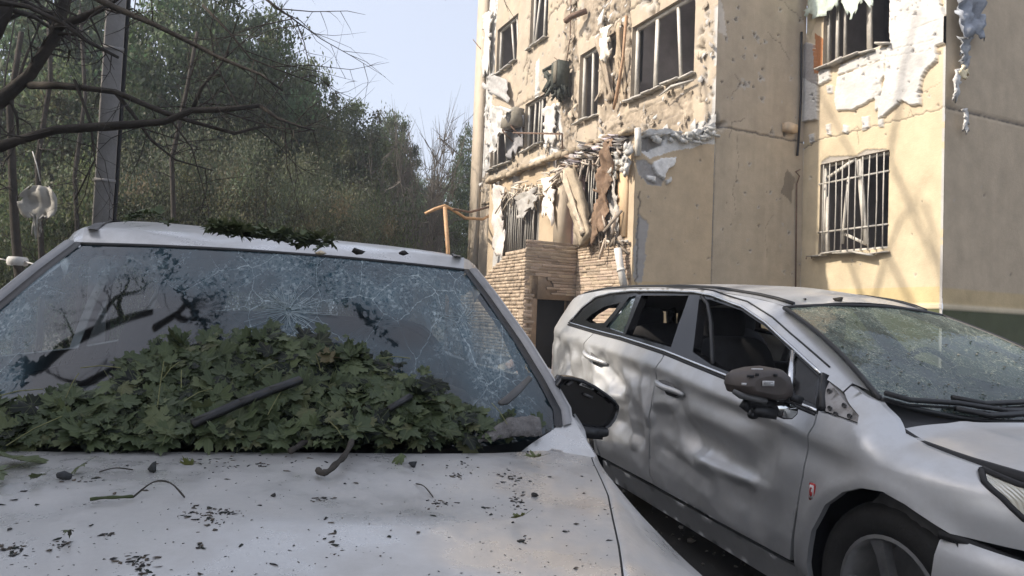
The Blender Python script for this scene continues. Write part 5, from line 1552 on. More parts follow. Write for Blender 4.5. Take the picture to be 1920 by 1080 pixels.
i_b = lambda a, b: [belt[k] for k in range(a, b)]
rp_edge = [(3.52, 1.24), (3.40, 1.315), (3.2, 1.355), (2.8, 1.392), (2.4, 1.408), (1.9, 1.412), (1.5, 1.402), (1.2, 1.372), (1.05, 1.347), WT]
bottom = [(.46, .335), (1.575, .335)]
fdoor = [belt[6], belt[5], belt[4], belt[3]] + gR[1:] + [(1.0, .325), (.455, .325)] + gF[::-1][1:-1]
rdoor = [belt[3], belt[2], belt[1]] + gQ[1:] + [(2.0, .335)] + gR[::-1][:-1]
arch = [(.405, .20), (.40, .36), (.36, .49), (.29, .60), (.20, .685), (.09, .735), (-.01, .745), (-.11, .73), (-.20, .69), (-.262, .655)]
arch = [(.352, .22), (.345, .36), (.31, .49), (.235, .607), (.15, .675), (.064, .712), (-.033, .725), (-.119, .709), (-.188, .684), (-.255, .657)]
fend = gF[:-1] + [(.438, .325), (.43, .22)] + arch + [(-.42, .655), (-.60, .66)] + [(-.62, .70)] + hl_low + hoodE + onR((1655, 752)) + onR((1597, 721), (1580, 737), (1608, 780), (1606, 794), (1541, 772))
rear_arch = [(2.36, .335), (2.365, .45), (2.42, .56), (2.52, .645), (2.65, .68), (2.78, .67), (2.9, .61), (2.99, .51), (3.03, .40), (3.04, .30)]
quart = [belt[1], belt[0]] + dlo[1:] + onR((1549, 714), (1580, 737), (1597, 721), (1640, 741)) + [WBASE] + [WT] + rp_edge[::-1][1:] + [(3.60, 1.10), (3.665, 1.0), (3.69, .88), (3.66, .72), (3.58, .5), (3.45, .30)] + rear_arch[::-1] + [(2.29, .335), (2.35, .52), (2.48, .66), (2.62, .80)] + gQ[2:0:-1]
IN = (.022, 0, 0)
def near(name, poly, mat=M_silver, step=.02, off=0.0, gap=GAP, holes=(), fl=IN, parent=wagon, **kw):
    return panel(name, shrink(poly, gap) if gap else poly, lambda a, b: fR(a, b, off), mat, parent, step, holes, fl, **kw)
def mirrored(name, poly, mat=M_silver, step=.06, off=0.0, gap=GAP, holes=(), parent=wagon):
    def g(a, b):
        V = np.stack([WID - (yR(a, b) + off), a, b], -1); return V
    return panel(name, shrink(poly, gap) if gap else poly, g, mat, parent, step, holes, (-.02, 0, 0), flip=True)
fd = near('door', fdoor, step=.014); fd['label'] = 'crumpled silver front door'
rd = near('door', rdoor, step=.014); rd['label'] = 'badly buckled silver rear door'
fe = near('fender', fend, step=.022)
qp = near('quarter_panel', quart, step=.03)
for nm, poly in (('door', fdoor), ('door', rdoor), ('fender', fend), ('quarter_panel', quart)):
    mirrored(nm, poly)
sill_p = [(.435, .305), (1.4, .312), (2.28, .318), (2.36, .19), (.36, .17), (.36, .22)]
near('sill', sill_p, step=.04, off=.012); mirrored('sill', sill_p, off=.012)
# black window surround with the openings
op_q = onR((1097, 600), (1108, 589), (1131, 575), (1161, 567.5), (1150, 583), (1131, 605), (1106, 606))
op_c = onR((1134, 613), (1178, 557), (1191, 554), (1167, 625))
op_r = onR((1171, 627), (1201, 554), (1290, 554), (1256, 651))
op_f = onR((1297, 660), (1309, 561), (1328, 561), (1388, 582), (1431, 611), (1466, 643), (1483, 661), (1475, 735), (1374, 701), (1333, 685))
op_t = onR((1488, 664), (1533, 706), (1527, 760), (1484, 742))
sur = shrink(dlo + belt[::-1][:-1], -.004)
near('window_surround', sur, M_gloss, .04, .006, 0, [op_q, op_c, op_r, op_f, op_t], (.05, 0, 0))
mirrored('window_surround', sur, M_gloss, .06, .006, 0, [op_q, op_c, op_r, op_f, op_t])
near('side_glass', shrink(op_c, -.004), M_pane, .05, .02, 0, fl=None, uv=True, craze=lambda a, b: np.stack([a * 0 + .25, a * 0 + .2, a * 0], -1))
near('side_glass', shrink(op_t, -.004), M_trim, .05, .02, 0, fl=None, uv=True, craze=lambda a, b: np.stack([a * 0, a * 0 + .1, a * 0], -1))
# bright mouldings
def mould(pts, rad, off, mat=M_chrome, name='moulding', n=6):
    P = resample(pts, .05, False); P = [fR(p[0], p[1])[()] for p in P]
    k = MB(); k.tube([(p[0] + off, p[1], p[2]) for p in P], rad, n); return k.build(name, mat, wagon, True)
mould([(a, b - .004) for a, b in belt], .008, -.004)
mould([(a, b + .004) for a, b in dlo], .007, -.002)
mould([(a, b - .018) for a, b in belt], .007, -.001, M_trim, 'rubber_seal')
mould(shrink(dlo, -.0)[6:] and [(a + .0, b + .03) for a, b in dlo[5:]], .0042, -.002, M_trim, 'rubber_seal')
P = [fR(*q) for q in resample(onR((1313, 556), (1324, 570), (1330, 605), (1333, 683)), .05, False)]
k = MB(); k.tube([(p[0] + .01, p[1], p[2]) for p in P], .012, 6); k.build('window_channel', M_trim, wagon, True)
P = [fR(*q) for q in onR((1486, 661), (1479, 742))]
k = MB(); k.bar(P[0] + [.004, 0, 0], P[1] + [.004, 0, 0], .022, .03, up=(1, 0, 0)); k.build('divider_bar', M_chrome, wagon)
P = [fR(*q) for q in onR((1543, 706), (1537, 768))]
k = MB(); k.bar(P[0] + [.012, 0, 0], P[1] + [.012, 0, 0], .03, .04, up=(1, 0, 0)); k.build('pillar_trim', M_trim, wagon)
# bare metal mirror bracket
tri = onR((1550, 716), (1607, 781), (1605, 793), (1543, 771))
br = near('mirror_bracket', tri, M_bracket, .03, .012, 0)
for q in onR((1553, 733), (1581, 760), (1554, 765), (1565, 776), (1591, 780)):
    p = fR(*q); k = MB(); k.lathe([(.009, -.004), (.009, .002), (.004, .003), (.003, .012)], 12, (p[0] + .004, p[1], p[2]), 0); k.build('bolt_hole', M_plast, br)
# roof
def f_roof(u, s):
    """u 0..1 across"""
    ze = pc(s, [x for x, _ in rp_edge[::-1]], [y for _, y in rp_edge[::-1]])
    le = yR(s, ze); t = 2 * u - 1
    l = le + (WID - 2 * le) * u
    z = ze + .045 * (1 - t ** 2) ** .8 + .006 * (fbm(l * 3, s * 2, 5) - .5)
    return np.stack([l, s, z], -1)
tt = np.linspace(0, 1, 25)
ss = np.concatenate([[0], np.linspace(.02, 1, 30)])
rows = []
for q in ss:
    s_front = .955 - .035 * (1 - (2 * tt - 1) ** 2); s_ = s_front + (3.5 - s_front) * q
    rows.append(f_roof(tt, s_))
k = loft(rows)
rf = k.build('roof', M_silver, wagon, True)
k = loft([r_ - np.array([0, 0, .03]) for r_ in rows]); k.build('headliner', M_seat, wagon, True)
for uu in (.045, .955):
    P = [f_roof(np.array(uu), np.array(s_)) + [0, 0, .004] for s_ in np.linspace(.98, 3.3, 24)]
    k = MB(); k.tube(P, .011, 6); k.build('roof_moulding', M_trim, wagon, True)
for sgn in ():
    P = [f_roof(np.array(.10 if not sgn else .90), np.array(s_)) + [0, 0, .03 * min(1, (s_ - 1.3) * 4, (3.2 - s_) * 4)] for s_ in np.linspace(1.3, 3.2, 14)]
    k = MB(); k.tube(P, .014, 6); k.build('roof_rail', M_silver if sgn == 0 else M_silver, wagon, True)
# windscreen
def f_wsR(u, v):
    t = 2 * u - 1
    lb = HW + (HW - .18) * t; sb = .13 + .06 * t ** 2; zb = .925 + .075 * t ** 2
    lt = HW + (HW - .33) * t; st = .915 + .035 * t ** 2; zt = 1.352 - .03 * t ** 2
    b = .035 * np.sin(np.pi * v)
    return np.stack([lb + (lt - lb) * v, sb + (st - sb) * v - b * .5, zb + (zt - zb) * v + b * .6], -1)
def crazeR(u, v):
    c = .55 + .45 * fbm(u * 4, v * 4, 3) + .3 * (np.minimum(u, 1 - u) < .2)
    return np.stack([np.clip(c, 0, 1), .25 + 0 * u, 0 * u], -1)
nu_, nv_ = 41, 31
uu, vv = np.meshgrid(np.linspace(0, 1, nu_), np.linspace(0, 1, nv_)); uu = uu.ravel(); vv = vv.ravel()
V = f_wsR(uu, vv) + np.stack([uu * 0, -.5 * (q := .012 * (fbm(uu * 5, vv * 4, 4) - .5)), .85 * q], -1)
a = (np.arange(nv_ - 1)[:, None] * nu_ + np.arange(nu_ - 1)[None]).ravel()
link('windscreen', np_mesh('windscreen', V, np.stack([a, a + 1, a + nu_ + 1, a + nu_], 1), crazeR(uu, vv), None, np.stack([uu * 1.3, vv * .85], 1)), wagon, [M_glassR], True)
for edge in ('l', 'r', 't', 'b'):
    tq = np.linspace(0, 1, 24)
    P = f_wsR(tq * 0 + (0 if edge == 'l' else 1), tq) if edge in 'lr' else f_wsR(tq, tq * 0 + (1 if edge == 't' else 0))
    k = MB(); k.tube(list(P), .011, 6); k.build('windscreen_seal', M_trim, wagon, True)
# dust, crumbs and leaf litter on the wagon windscreen
r = np.random.RandomState(5); k = MB()
for i in range(230):
    u, v = r.rand(), r.beta(1.0, 2.8)
    p = f_wsR(np.array(u), np.array(v)); s_ = r.uniform(.002, .009)
    V_, F_ = rock(i % 13, s_, .4, 7)
    k.add([(p[0] + x, p[1] + y - .004, p[2] + z + .006) for x, y, z in V_], F_, [(.09, .08, .06), (.16, .14, .11), (.05, .06, .03), (.3, .28, .24)][r.randint(4)])
tag(k.build('dirt', M_debris, wagon), kind='stuff')
# bonnet
def f_hood(u, w):
    """u across 0..1, w 0 at windscreen .. 1 at nose"""
    t = 2 * u - 1
    s_rear = .085 - .045 * (1 - t ** 2)
    s_ = s_rear + (-.70 - .06 * (1 - t ** 2) - s_rear) * w
    hs = pc(s_, [-.76, -.7, -.5, -.3, -.15, 0, .05, .1], [-.12, -.075, -.042, -.025, -.014, 0, .014, .03])
    le = .186 + .9 * np.maximum(0, -.10 - s_) ** 2 * .55
    l = le + (WID - 2 * le) * u
    z = .888 + hs + .040 * (1 - t ** 4) + .006 * np.exp(-((abs(t) - .62) / .07) ** 2) + .004 * (fbm(l * 4, s_ * 4, 9) - .5) - .015 * np.exp(-((u - .12) / .12) ** 2 - ((w - .75) / .15) ** 2)
    return np.stack([l, s_, z], -1)
uu, ww = np.linspace(0, 1, 45), np.linspace(0, 1, 36)
rows = [f_hood(uu, np.full(45, w)) for w in ww]
k = loft(rows)
k.build('bonnet', M_silver, wagon, True)
k = MB(); rim = [r_[0] for r_ in rows]; k.add(list(rim) + [p - [0, 0, .03] for p in rim], [(i, i + 1, len(rim) + i + 1, len(rim) + i) for i in range(len(rim) - 1)])
rim = list(rows[0]); k.add(rim + [p - [0, .01, .03] for p in rim], [(i, i + 1, len(rim) + i + 1, len(rim) + i) for i in range(len(rim) - 1)])
k.build('bonnet_edge', M_silver, wagon)
# dark shut gap under the bonnet edge, cowl and wipers
for sgn in (0, 1):
    P = [np.array([p[0] - .013 if not sgn else WID - p[0] + .013, p[1], p[2] - .016]) for p in [r_[0] for r_ in rows[:30]]]
    k = MB(); k.tube(P, .022, 6); k.build('shut_seal', M_black, wagon, True)
cr = []
for t_ in np.linspace(0, 1, 25):
    a_ = f_wsR(np.array(t_), np.array(0.0)); b_ = f_hood(np.array(.02 + t_ * .96), np.array(0.0)) - [0, 0, .02]
    cr.append([a_ + [0, .03, .0], a_ * .6 + b_ * .4 - [0, 0, .02], b_ + [0, -.03, -.02]])
loft(cr).build('cowl', M_trim, wagon, True)
def on_wsR(px, py, off):
    v = ray(px, py); best = None
    for u in np.linspace(0, 1, 81):
        P = f_wsR(np.full(61, u), np.linspace(-.1, 1, 61)); w = P[:, :1] * RE + P[:, 1:2] * RA + P[:, 2:] * RU + RO
        d = w - EYE; t = d @ nrm(v); e = np.linalg.norm(d - t[:, None] * nrm(v), axis=1); j = e.argmin()
        if best is None or e[j] < best[0]: best = (e[j], P[j])
    return best[1] + np.array([0, -.5 * off, .86 * off])
for pts, lab in (([(1652, 752), (1700, 763), (1790, 770), (1880, 781), (1960, 783)], 1), ([(1780, 757), (1840, 771), (1900, 765), (1960, 757)], 2)):
    P = [on_wsR(*p, .035) for p in pts]
    w_ = MB(); w_.tube(P, .011, 6); wo_ = w_.build('wiper', M_trim, wagon, True)
    k = MB(); k.tube([p - [0, -.006, .02] for p in P], .005, 5); k.build('wiper_rubber', M_black, wo_, True)
P = [on_wsR(1785, 780, .03), on_wsR(1850, 792, .03), on_wsR(1935, 788, .04)]
k = MB(); k.tube(P, .012, 6); k.build('wiper_arm', M_trim, wagon, True)
# headlights
def f_lamp(a, b): return fR(a, b, -.002)
hl = [hl_low[3], hl_low[2], hl_low[1], hl_low[0], (-.60, .705), (-.64, .76), (-.60, .80), (-.5, .825)] + onR((1918, 908), (1846, 876))
m, nt, b = new_mat('headlamp_lens'); b.inputs['Base Color'].default_value = (.50, .47, .36, 1); b.inputs['Roughness'].default_value = .12; b.inputs['Transmission Weight'].default_value = .35; b.inputs['Coat Weight'].default_value = 1
wv_ = N(nt, 'ShaderNodeTexWave', i_Scale=38.0, i_Distortion=.6); tc_ = N(nt, 'ShaderNodeTexCoord'); nt.links.new(tc_.outputs['Object'], wv_.inputs['Vector'])
bp_ = N(nt, 'ShaderNodeBump', i_Strength=.5, i_Distance=.004); nt.links.new(wv_.outputs['Fac'], bp_.inputs['Height']); nt.links.new(bp_.outputs[0], b.inputs['Normal'])
M_lens = m
h_ = panel('headlight', shrink(hl, .008), f_lamp, M_lens, wagon, .03, (), (.06, .02, 0)); h_['label'] = 'dusty yellowish headlight at the frame edge'
P = [fR(*q) for q in resample(shrink(hl, .003), .04)]; k = MB(); k.tube(P + P[:1], .010, 6); k.build('lamp_seal', M_black, h_, True)
panel('headlight', shrink(hl, .008), lambda a, b: np.stack([WID - yR(a, b), a, b], -1), M_lens, wagon, .05, (), None, flip=True)
# front bumper and grille
def plan(t, inset=0):
    """t -1..1 round the nose: returns l, s"""
    ang = t * math.pi / 2
    return HW + (HW - inset) * np.sign(np.sin(ang)) * abs(np.sin(ang)) ** .55, -.22 - (.63 - inset) * abs(np.cos(ang)) ** .75
rows = []
for z_, ins in ((.17, .07), (.24, .02), (.36, .0), (.50, .0), (.585, .012), (.628, .03), (.645, .05)):
    l_, s_ = plan(np.linspace(-1, 1, 49), ins); rows.append(np.stack([l_ + 0, s_, l_ * 0 + z_], -1))
loft(rows).build('front_bumper', M_silver, wagon, True)
rows = []
for z_, ins in ((.63, .07), (.70, .09), (.80, .13)):
    l_, s_ = plan(np.linspace(-.62, .62, 21), ins); rows.append(np.stack([l_, s_, l_ * 0 + z_], -1))
loft(rows).build('grille', M_gloss, wagon, True)
P = onR((1756, 997), (1800, 1012), (1860, 1037), (1919, 1060)); P = [fR(*q) for q in P]
k = MB(); k.tube([p + [.012, 0, -.004] for p in P], .016, 6); k.build('bumper_gap', M_black, wagon, True)
# front wheel, arch liner and torn flap
wheel(wagon, (.145, -.01, .345), .335, .215, -1, .222, 5, .03)
wheel(wagon, (WID - .145, -.01, .345), .335, .215, 1, .222, 5, .03)
wheel(wagon, (.145, 2.70, .27), .335, .215, -1, .222); wheel(wagon, (WID - .145, 2.70, .27), .335, .215, 1, .222)
for cs, cz in ((-.01, .36), (2.70, .30)):
    for x0, x1 in ((.03, .36), (WID - .03, WID - .36)):
        rows = [[(x, cs + (.385 if cs < 1 else .36) * math.cos(a_), cz + (.385 if cs < 1 else .36) * math.sin(a_)) for x in (x0, x1)] for a_ in np.linspace(-.3, math.pi + .3, 24)]
        k = loft(rows); n_ = len(k.v); c0 = [(x1, cs, cz)]
        ring = [(x1, cs + .385 * math.cos(a_), cz + .385 * math.sin(a_)) for a_ in np.linspace(-.3, math.pi + .3, 24)]
        k.add(ring + c0, [(i, i + 1, 24) for i in range(23)]); k.build('arch_liner', M_trim, wagon)
flap = [(.09, .66), (.12, .62), (.05, .60), (-.02, .655), (-.08, .62), (-.15, .545), (-.21, .49), (-.225, .46), (-.26, .465), (-.275, .53), (-.30, .60), (-.26, .65), (-.16, .69), (-.05, .705), (.05, .70)]
panel('torn_liner', flap, lambda a, b: np.stack([.035 + .05 * fbm(a * 9, b * 9, 4) + .3 * np.maximum(0, -.1 - a) ** 2, a, b], -1), M_plast, wagon, .025, (), (.006, 0, 0))
# emblem on the fender
q = onR((1524, 922))[0]; p = fR(*q)
k = MB(); k.prism([(x * .5, y) for x, y in ((-.026, -.02), (-.02, -.028), (.02, -.028), (.026, -.02), (.026, .022), (.02, .028), (-.02, .028), (-.026, .022))], (p[0], p[1], p[2]), (0, 1.15, 0), (0, 0, 1.15), (-1, 0, 0), .005)
bd = k.build('badge', M_red, wagon)
k = MB(); k.prism([(x * .38, y * .78) for x, y in ((-.026, -.02), (-.02, -.028), (.02, -.028), (.026, -.02), (.026, .022), (.02, .028), (-.02, .028), (-.026, .022))], (p[0] - .005, p[1], p[2]), (0, 1.15, 0), (0, 0, 1.15), (-1, 0, 0), .002); k.build('badge_face', M_label, bd)
g_ = [(.5, .75), (.1, 1), (-.5, .75), (-.65, 0), (-.5, -.75), (.1, -1), (.55, -.7), (.55, -.1), (.1, -.1)]
k = MB(); k.tube([(p[0] - .008, p[1] - x * .007, p[2] + y * .016) for x, y in g_], .0026, 5); k.build('badge_letter', M_red, bd)
# door handles
def handle(px0, px1, sz, label=None):
    (s0, z0_), (s1, z1_) = onR(px0, px1)
    h = MB()
    m_ = ((s0 + s1) / 2, (z0_ + z1_) / 2); p = fR(*m_)
    d = nrm([0, s1 - s0, z1_ - z0_]); L_ = math.hypot(s1 - s0, z1_ - z0_)
    P = [fR(s0 + (s1 - s0) * q, z0_ + (z1_ - z0_) * q) + np.array([-.012 - .028 * math.sin(math.pi * min(1, max(0, (q - .05) / .9))), 0, 0]) for q in np.linspace(.1, .95, 9)]
    h.tube(P, [.010, .014, .016, .017, .017, .017, .016, .014, .009], 8)
    o = h.build('door_handle', M_silver, wagon, True)
    k = MB(); ang = [2 * math.pi * i / 18 for i in range(18)]
    k.prism([(L_ * .36 * math.cos(a_), sz * math.sin(a_)) for a_ in ang], fR(m_[0] + .02, m_[1] - .0) + np.array([-.004, 0, -.006]), d, (0, -d[2], d[1]), (1, 0, 0), .004); k.build('handle_recess', M_plast, o)
    return o
handle((1228, 712), (1284, 742), .034); handle((1101, 657), (1131, 684), .03)
# door mirror: capless housing, indicator, label, hanging glass
mr_ = bpy.data.objects.new('door_mirror', None); COL.objects.link(mr_); mr_.parent = wagon
def onl(px, py, l):
    v = ray(px, py); t = ((RO + RE * l - EYE) @ RE) / (v @ RE); w = EYE + v * t - RO
    return np.array([l, w @ RA, w @ RU])
def ons(px, py, s):
    v = ray(px, py); t = ((RO + RA * s - EYE) @ RA) / (v @ RA); w = EYE + v * t - RO
    return np.array([w @ RE, s, w @ RU])
S_M = .43
out = [ons(px, py, S_M) for px, py in ((1374, 722), (1378, 706), (1390, 696), (1412, 690), (1440, 688), (1462, 692), (1476, 705), (1481, 725), (1480, 742), (1466, 751), (1440, 750), (1400, 742), (1379, 737))]
cx = np.mean(out, 0)
rows = []
for ds, sc in ((-.055, .55), (-.05, .78), (-.03, .93), (0, 1.0), (.05, 1.0), (.075, .92), (.08, .80)):
    rows.append([cx + (p - cx) * sc + np.array([0, ds, 0]) for p in out + out[:1]])
k = loft(rows); k.add([cx + (p - cx) * .55 + np.array([0, -.055, 0]) for p in out], [tuple(range(len(out)))])
hs_ = k.build('housing', M_brown, mr_); smooth_by_angle(hs_, 50)
def on_face(px, py, ds=-.058): return ons(px, py, S_M + ds)
for a_, b_ in (((1401, 703), (1413, 708)), ((1417, 700), (1422, 705)), ((1451, 701), (1457, 706))):
    p, q = on_face(*a_, -.057), on_face(*b_, -.057); k = MB(); k.box((p + q) / 2, (abs(q - p)[0], .006, abs(q - p)[2])); k.build('clip_hole', M_black, mr_)
for a_, b_ in (((1430, 714), (1451, 724)), ((1409, 690.5), (1430, 693.5)), ((1391, 718), (1399, 722))):
    p, q = on_face(*a_, -.059), on_face(*b_, -.059); k = MB(); k.box((p + q) / 2, (abs(q - p)[0], .004, abs(q - p)[2])); lb_ = k.build('label', M_label, mr_)
for j in range(3):
    p, q = on_face(1432, 716 + j * 2.6, -.0615), on_face(1449 - 4 * (j == 1), 717 + j * 2.6, -.0615); k = MB(); k.box((p + q) / 2, (abs(q - p)[0], .001, abs(q - p)[2])); k.build('label_print', M_black, mr_)
P = [ons(px, py, S_M - .03) for px, py in ((1376, 734), (1390, 742), (1410, 747), (1436, 752))]
k = MB(); k.tube(P, [.010, .014, .014, .012], 6); k.build('indicator', M_plast, mr_, True)
P = [ons(px, py, .42) for px, py in ((1452, 754), (1472, 753), (1488, 757), (1497, 767), (1495, 777), (1485, 786), (1470, 786), (1455, 780))]
k = MB(); o0 = P[0]; k.prism([((p - o0)[0], (p - o0)[2]) for p in P], o0, (1, 0, 0), (0, 0, 1), (0, 1, 0), .012); k.build('glass_backing', M_trim, mr_)
c_ = np.mean(P, 0); k = MB(); k.prism([(((c_ + (p - c_) * .86) - o0)[0], ((c_ + (p - c_) * .86) - o0)[2]) for p in P], o0 + [0, -.004, 0], (1, 0, 0), (0, 0, 1), (0, 1, 0), .003); k.build('mirror_glass', M_mirror, mr_)
k = MB()
for a_, b_, w_ in (((1404, 752), (1452, 760), .03), ((1412, 770), (1452, 776), .035), ((1404, 752), (1394, 768), .014), ((1440, 750), (1450, 775), .03)):
    k.bar(ons(*a_, .43), ons(*b_, .43), w_, .04)
superq(k, ons(1412, 778, .44), (.02, .02, .016), .8, 12, 8); k.build('adjuster', M_trim, mr_)
k = MB(); k.bar(ons(1470, 738, .42), ons(1483, 741, .40), .05, .05); k.bar(ons(1478, 742, .41), ons(1503, 752, .40), .022, .03); k.build('arm', M_trim, mr_)
# interior and tail
k = MB()
for l_ in (.46, WID - .46):
    superq(k, (l_, 1.18, .52), (.25, .28, .10), .5); superq(k, (l_, 1.50, .84), (.25, .09, .32), .5, rot=Euler((-.25, 0, 0)).to_matrix())
    sk = k
k.build('front_seats', M_seat, wagon, True)
for l_ in (.46, WID - .46):
    k = MB(); superq(k, (l_, 1.64, 1.22), (.13, .05, .09), .5); k.build('headrest', M_seat, wagon, True)
k = MB(); superq(k, (HW, 2.15, .54), (.56, .26, .10), .4); superq(k, (HW, 2.45, .86), (.56, .09, .33), .4, rot=Euler((-.25, 0, 0)).to_matrix()); k.build('rear_bench', M_seat, wagon, True)
for l_ in (.44, HW, WID - .44):
    k = MB(); superq(k, (l_, 2.53, 1.21), (.12, .045, .08), .5); k.build('headrest', M_seat, wagon, True)
k = MB(); superq(k, (HW, .50, .86), (.66, .26, .12), .5); superq(k, (HW, 1.7, .25), (.64, 1.6, .04), .3); superq(k, (.14, 1.55, .70), (.03, 1.2, .26), .3); superq(k, (WID - .14, 1.55, .70), (.03, 1.2, .26), .3); k.build('dashboard', M_plast, wagon, True)
k = MB(); k.tube([(WID - .47 + .18 * math.cos(a_), .86 + .05 * math.sin(a_), .98 + .17 * math.sin(a_)) for a_ in np.linspace(0, 6.3, 25)], .014, 6); k.tube([(WID - .47, .86, .98), (WID - .47, .6, .86)], .03, 6); k.bar((WID - .64, .86, .98), (WID - .30, .86, .98), .03); k.build('steering_wheel', M_trim, wagon, True)
# tailgate with an open rear window
zz_ = [(.30, 3.45), (.50, 3.58), (.72, 3.66), (.88, 3.69), (1.0, 3.665), (1.08, 3.61)]
rows = []
for z_, s_ in zz_:
    le = float(yR(s_, z_)); tq = np.linspace(0, 1, 13); rows.append(np.stack([le + (WID - 2 * le) * tq, s_ + .10 * (1 - (2 * tq - 1) ** 2), z_ + 0 * tq], -1))
loft(rows).build('tailgate', M_silver, wagon, True)
k = MB()
for a_, b_ in (((.36, 3.60, 1.08), (.46, 3.47, 1.31)), ((WID - .36, 3.60, 1.08), (WID - .46, 3.47, 1.31))): k.bar(a_, b_, .08, .06)
k.bar((.42, 3.50, 1.32), (WID - .42, 3.50, 1.32), .10, .06, up=(1, 0, .1)); k.build('tailgate_frame', M_gloss, wagon)
# twig and crumb on the wagon roof
p = f_roof(np.array(.5), np.array(1.0)); 
def roof_bit(px, py, rad, lab, seed):
    v = ray(px, py); best = None
    for u in np.linspace(.05, .95, 46):
        P = f_roof(np.full(40, u), np.linspace(.95, 1.8, 40)); w = P[:, :1] * RE + P[:, 1:2] * RA + P[:, 2:] * RU + RO
        d = w - EYE; t = d @ nrm(v); e = np.linalg.norm(d - t[:, None] * nrm(v), axis=1); j = e.argmin()
        if best is None or e[j] < best[0]: best = (e[j], w[j])
    V_, F_ = rock(seed, rad, .6, 12); o = MB().add(V_, F_, (.05, .045, .04)).build('bark_chip', M_debris); o.location = best[1] + [0, 0, rad * .5]
    tag(o, lab, 'chip')
roof_bit(1573, 575, .028, 'dark bark chip on the wagon roof just above its windscreen', 4)
roof_bit(1506, 563, .012, 'tiny dark crumb on the wagon roof left of the bark chip', 6)
def curve_pts(P, k=4):
    P = [np.asarray(p) for p in P]; Q = [P[0]] + P + [P[-1]]; out = []
    for i in range(1, len(Q) - 2):
        for j in range(k):
            t = j / k; out.append(.5 * (2 * Q[i] + (Q[i + 1] - Q[i - 1]) * t + (2 * Q[i - 1] - 5 * Q[i] + 4 * Q[i + 1] - Q[i + 2]) * t * t + (3 * Q[i] - Q[i - 1] - 3 * Q[i + 1] + Q[i + 2]) * t ** 3))
    return out + [P[-1]]
# ================================================================== THE PALE CAR (left, under the leaves)
LO = np.array([-0.561, 1.661, 0.0]); LYAW, LROL = 0.2595, 0.012
LE = nrm([math.cos(LYAW), math.sin(LYAW), -LROL]); LA = np.array([-math.sin(LYAW), math.cos(LYAW), 0.0]); LU = np.cross(LE, LA)
pale = thing('pale_car', 'pale silver car with a crazed windscreen buried in maple leaves', 'car')
set_frame(pale, LO, LE, LA, LU)
def toL(w): return np.stack([(w - LO) @ LE, (w - LO) @ LA, (w - LO) @ LU], -1)
def wL(p): p = np.asarray(p, float); return LO + LE * p[0] + LA * p[1] + LU * p[2]
def s_ws(l, z): return (z - .913) / .6667 - .12 * (1 - (l / .71) ** 2)
def hitL(f, px, py, t0=.4, t1=6.0):
    """photo point -> local point on the implicit surface f(l,s,z)=0"""
    v = ray(px, py); ts = np.linspace(t0, t1, 1500)
    P = toL(EYE[None] + v[None] * ts[:, None]); g = f(P[:, 0], P[:, 1], P[:, 2])
    i = np.nonzero(np.sign(g[1:]) != np.sign(g[:-1]))[0]
    if not len(i): return None
    i = i[0]; k = g[i] / (g[i] - g[i + 1]); return P[i] + (P[i + 1] - P[i]) * k
G_ws = lambda l, s, z: s - s_ws(l, z)
edge_r = [(.566, 1.366), (.614, 1.276), (.674, 1.142), (.708, 1.043), (.725, .975), (.712, .940), (.634, .918)]
glass = [(l, z) for l, z in edge_r] + [(.462, .908), (.2, .909), (0, .909), (-.2, .908), (-.462, .905)] + [(-l, z) for l, z in edge_r[::-1]] + [(-.36, 1.384), (-.1, 1.381), (.1, 1.376), (.29, 1.371)]
def f_wsL(l, z): return np.stack([l, s_ws(l, z) , z], -1)
# zones read off the photograph: clear reflecting glass at left and round the leaves, crazed elsewhere
def pix_of(l, z):
    p = f_wsL(l, z); w = p[:, :1] * LE + p[:, 1:2] * LA + p[:, 2:] * LU + LO - EYE
    d = w @ _fw
    return 960 + FPX * (w @ _R) / d, 540 - FPX * (w @ _U) / d
def blob(x, y, cx, cy, rx, ry): return np.exp(-(((x - cx) / rx) ** 2 + ((y - cy) / ry) ** 2) ** 1.5)
def crazeL(l, z):
    x, y = pix_of(l, z)
    c = np.zeros_like(x)
    for b, a in (((420, 520, 130, 38), .9), ((540, 550, 120, 70), 1), ((700, 560, 150, 65), 1), ((850, 590, 100, 90), 1), ((930, 690, 75, 110), 1), ((960, 760, 60, 60), .9),
                 ((20, 600, 60, 90), .9), ((10, 690, 40, 60), .9), ((165, 500, 90, 34), .8), ((300, 490, 110, 30), .7), ((85, 520, 60, 60), .7)):
        c = np.maximum(c, a * blob(x, y, *b))
    c = np.maximum(c, .8 * sstep(x, 330, 520) * (1 - sstep(y, 640, 760)))
    for b in ((650, 600, 70, 38), (760, 630, 60, 34), (905, 560, 22, 36), (250, 610, 60, 40)):
        c = c * (1 - .92 * blob(x, y, *b))
    # straight-sided shards and long radial cracks round the point of impact
    g = .08 + 0 * x
    for (cx, cy, n, R_) in ((540, 585, 23, 190), (860, 590, 17, 150)):
        an = np.arctan2(y - cy, x - cx); rd = np.hypot(x - cx, y - cy)
        g = np.maximum(g, .9 * np.exp(-(rd / R_) ** 2))
    return np.stack([np.clip(c * (.75 + .5 * fbm(l * 9, z * 12, 5)), 0, 1), g, 0 * x], -1)
ws_o = panel('windscreen', glass, f_wsL, M_glassL, pale, .018, (), None, uv=True, craze=crazeL)
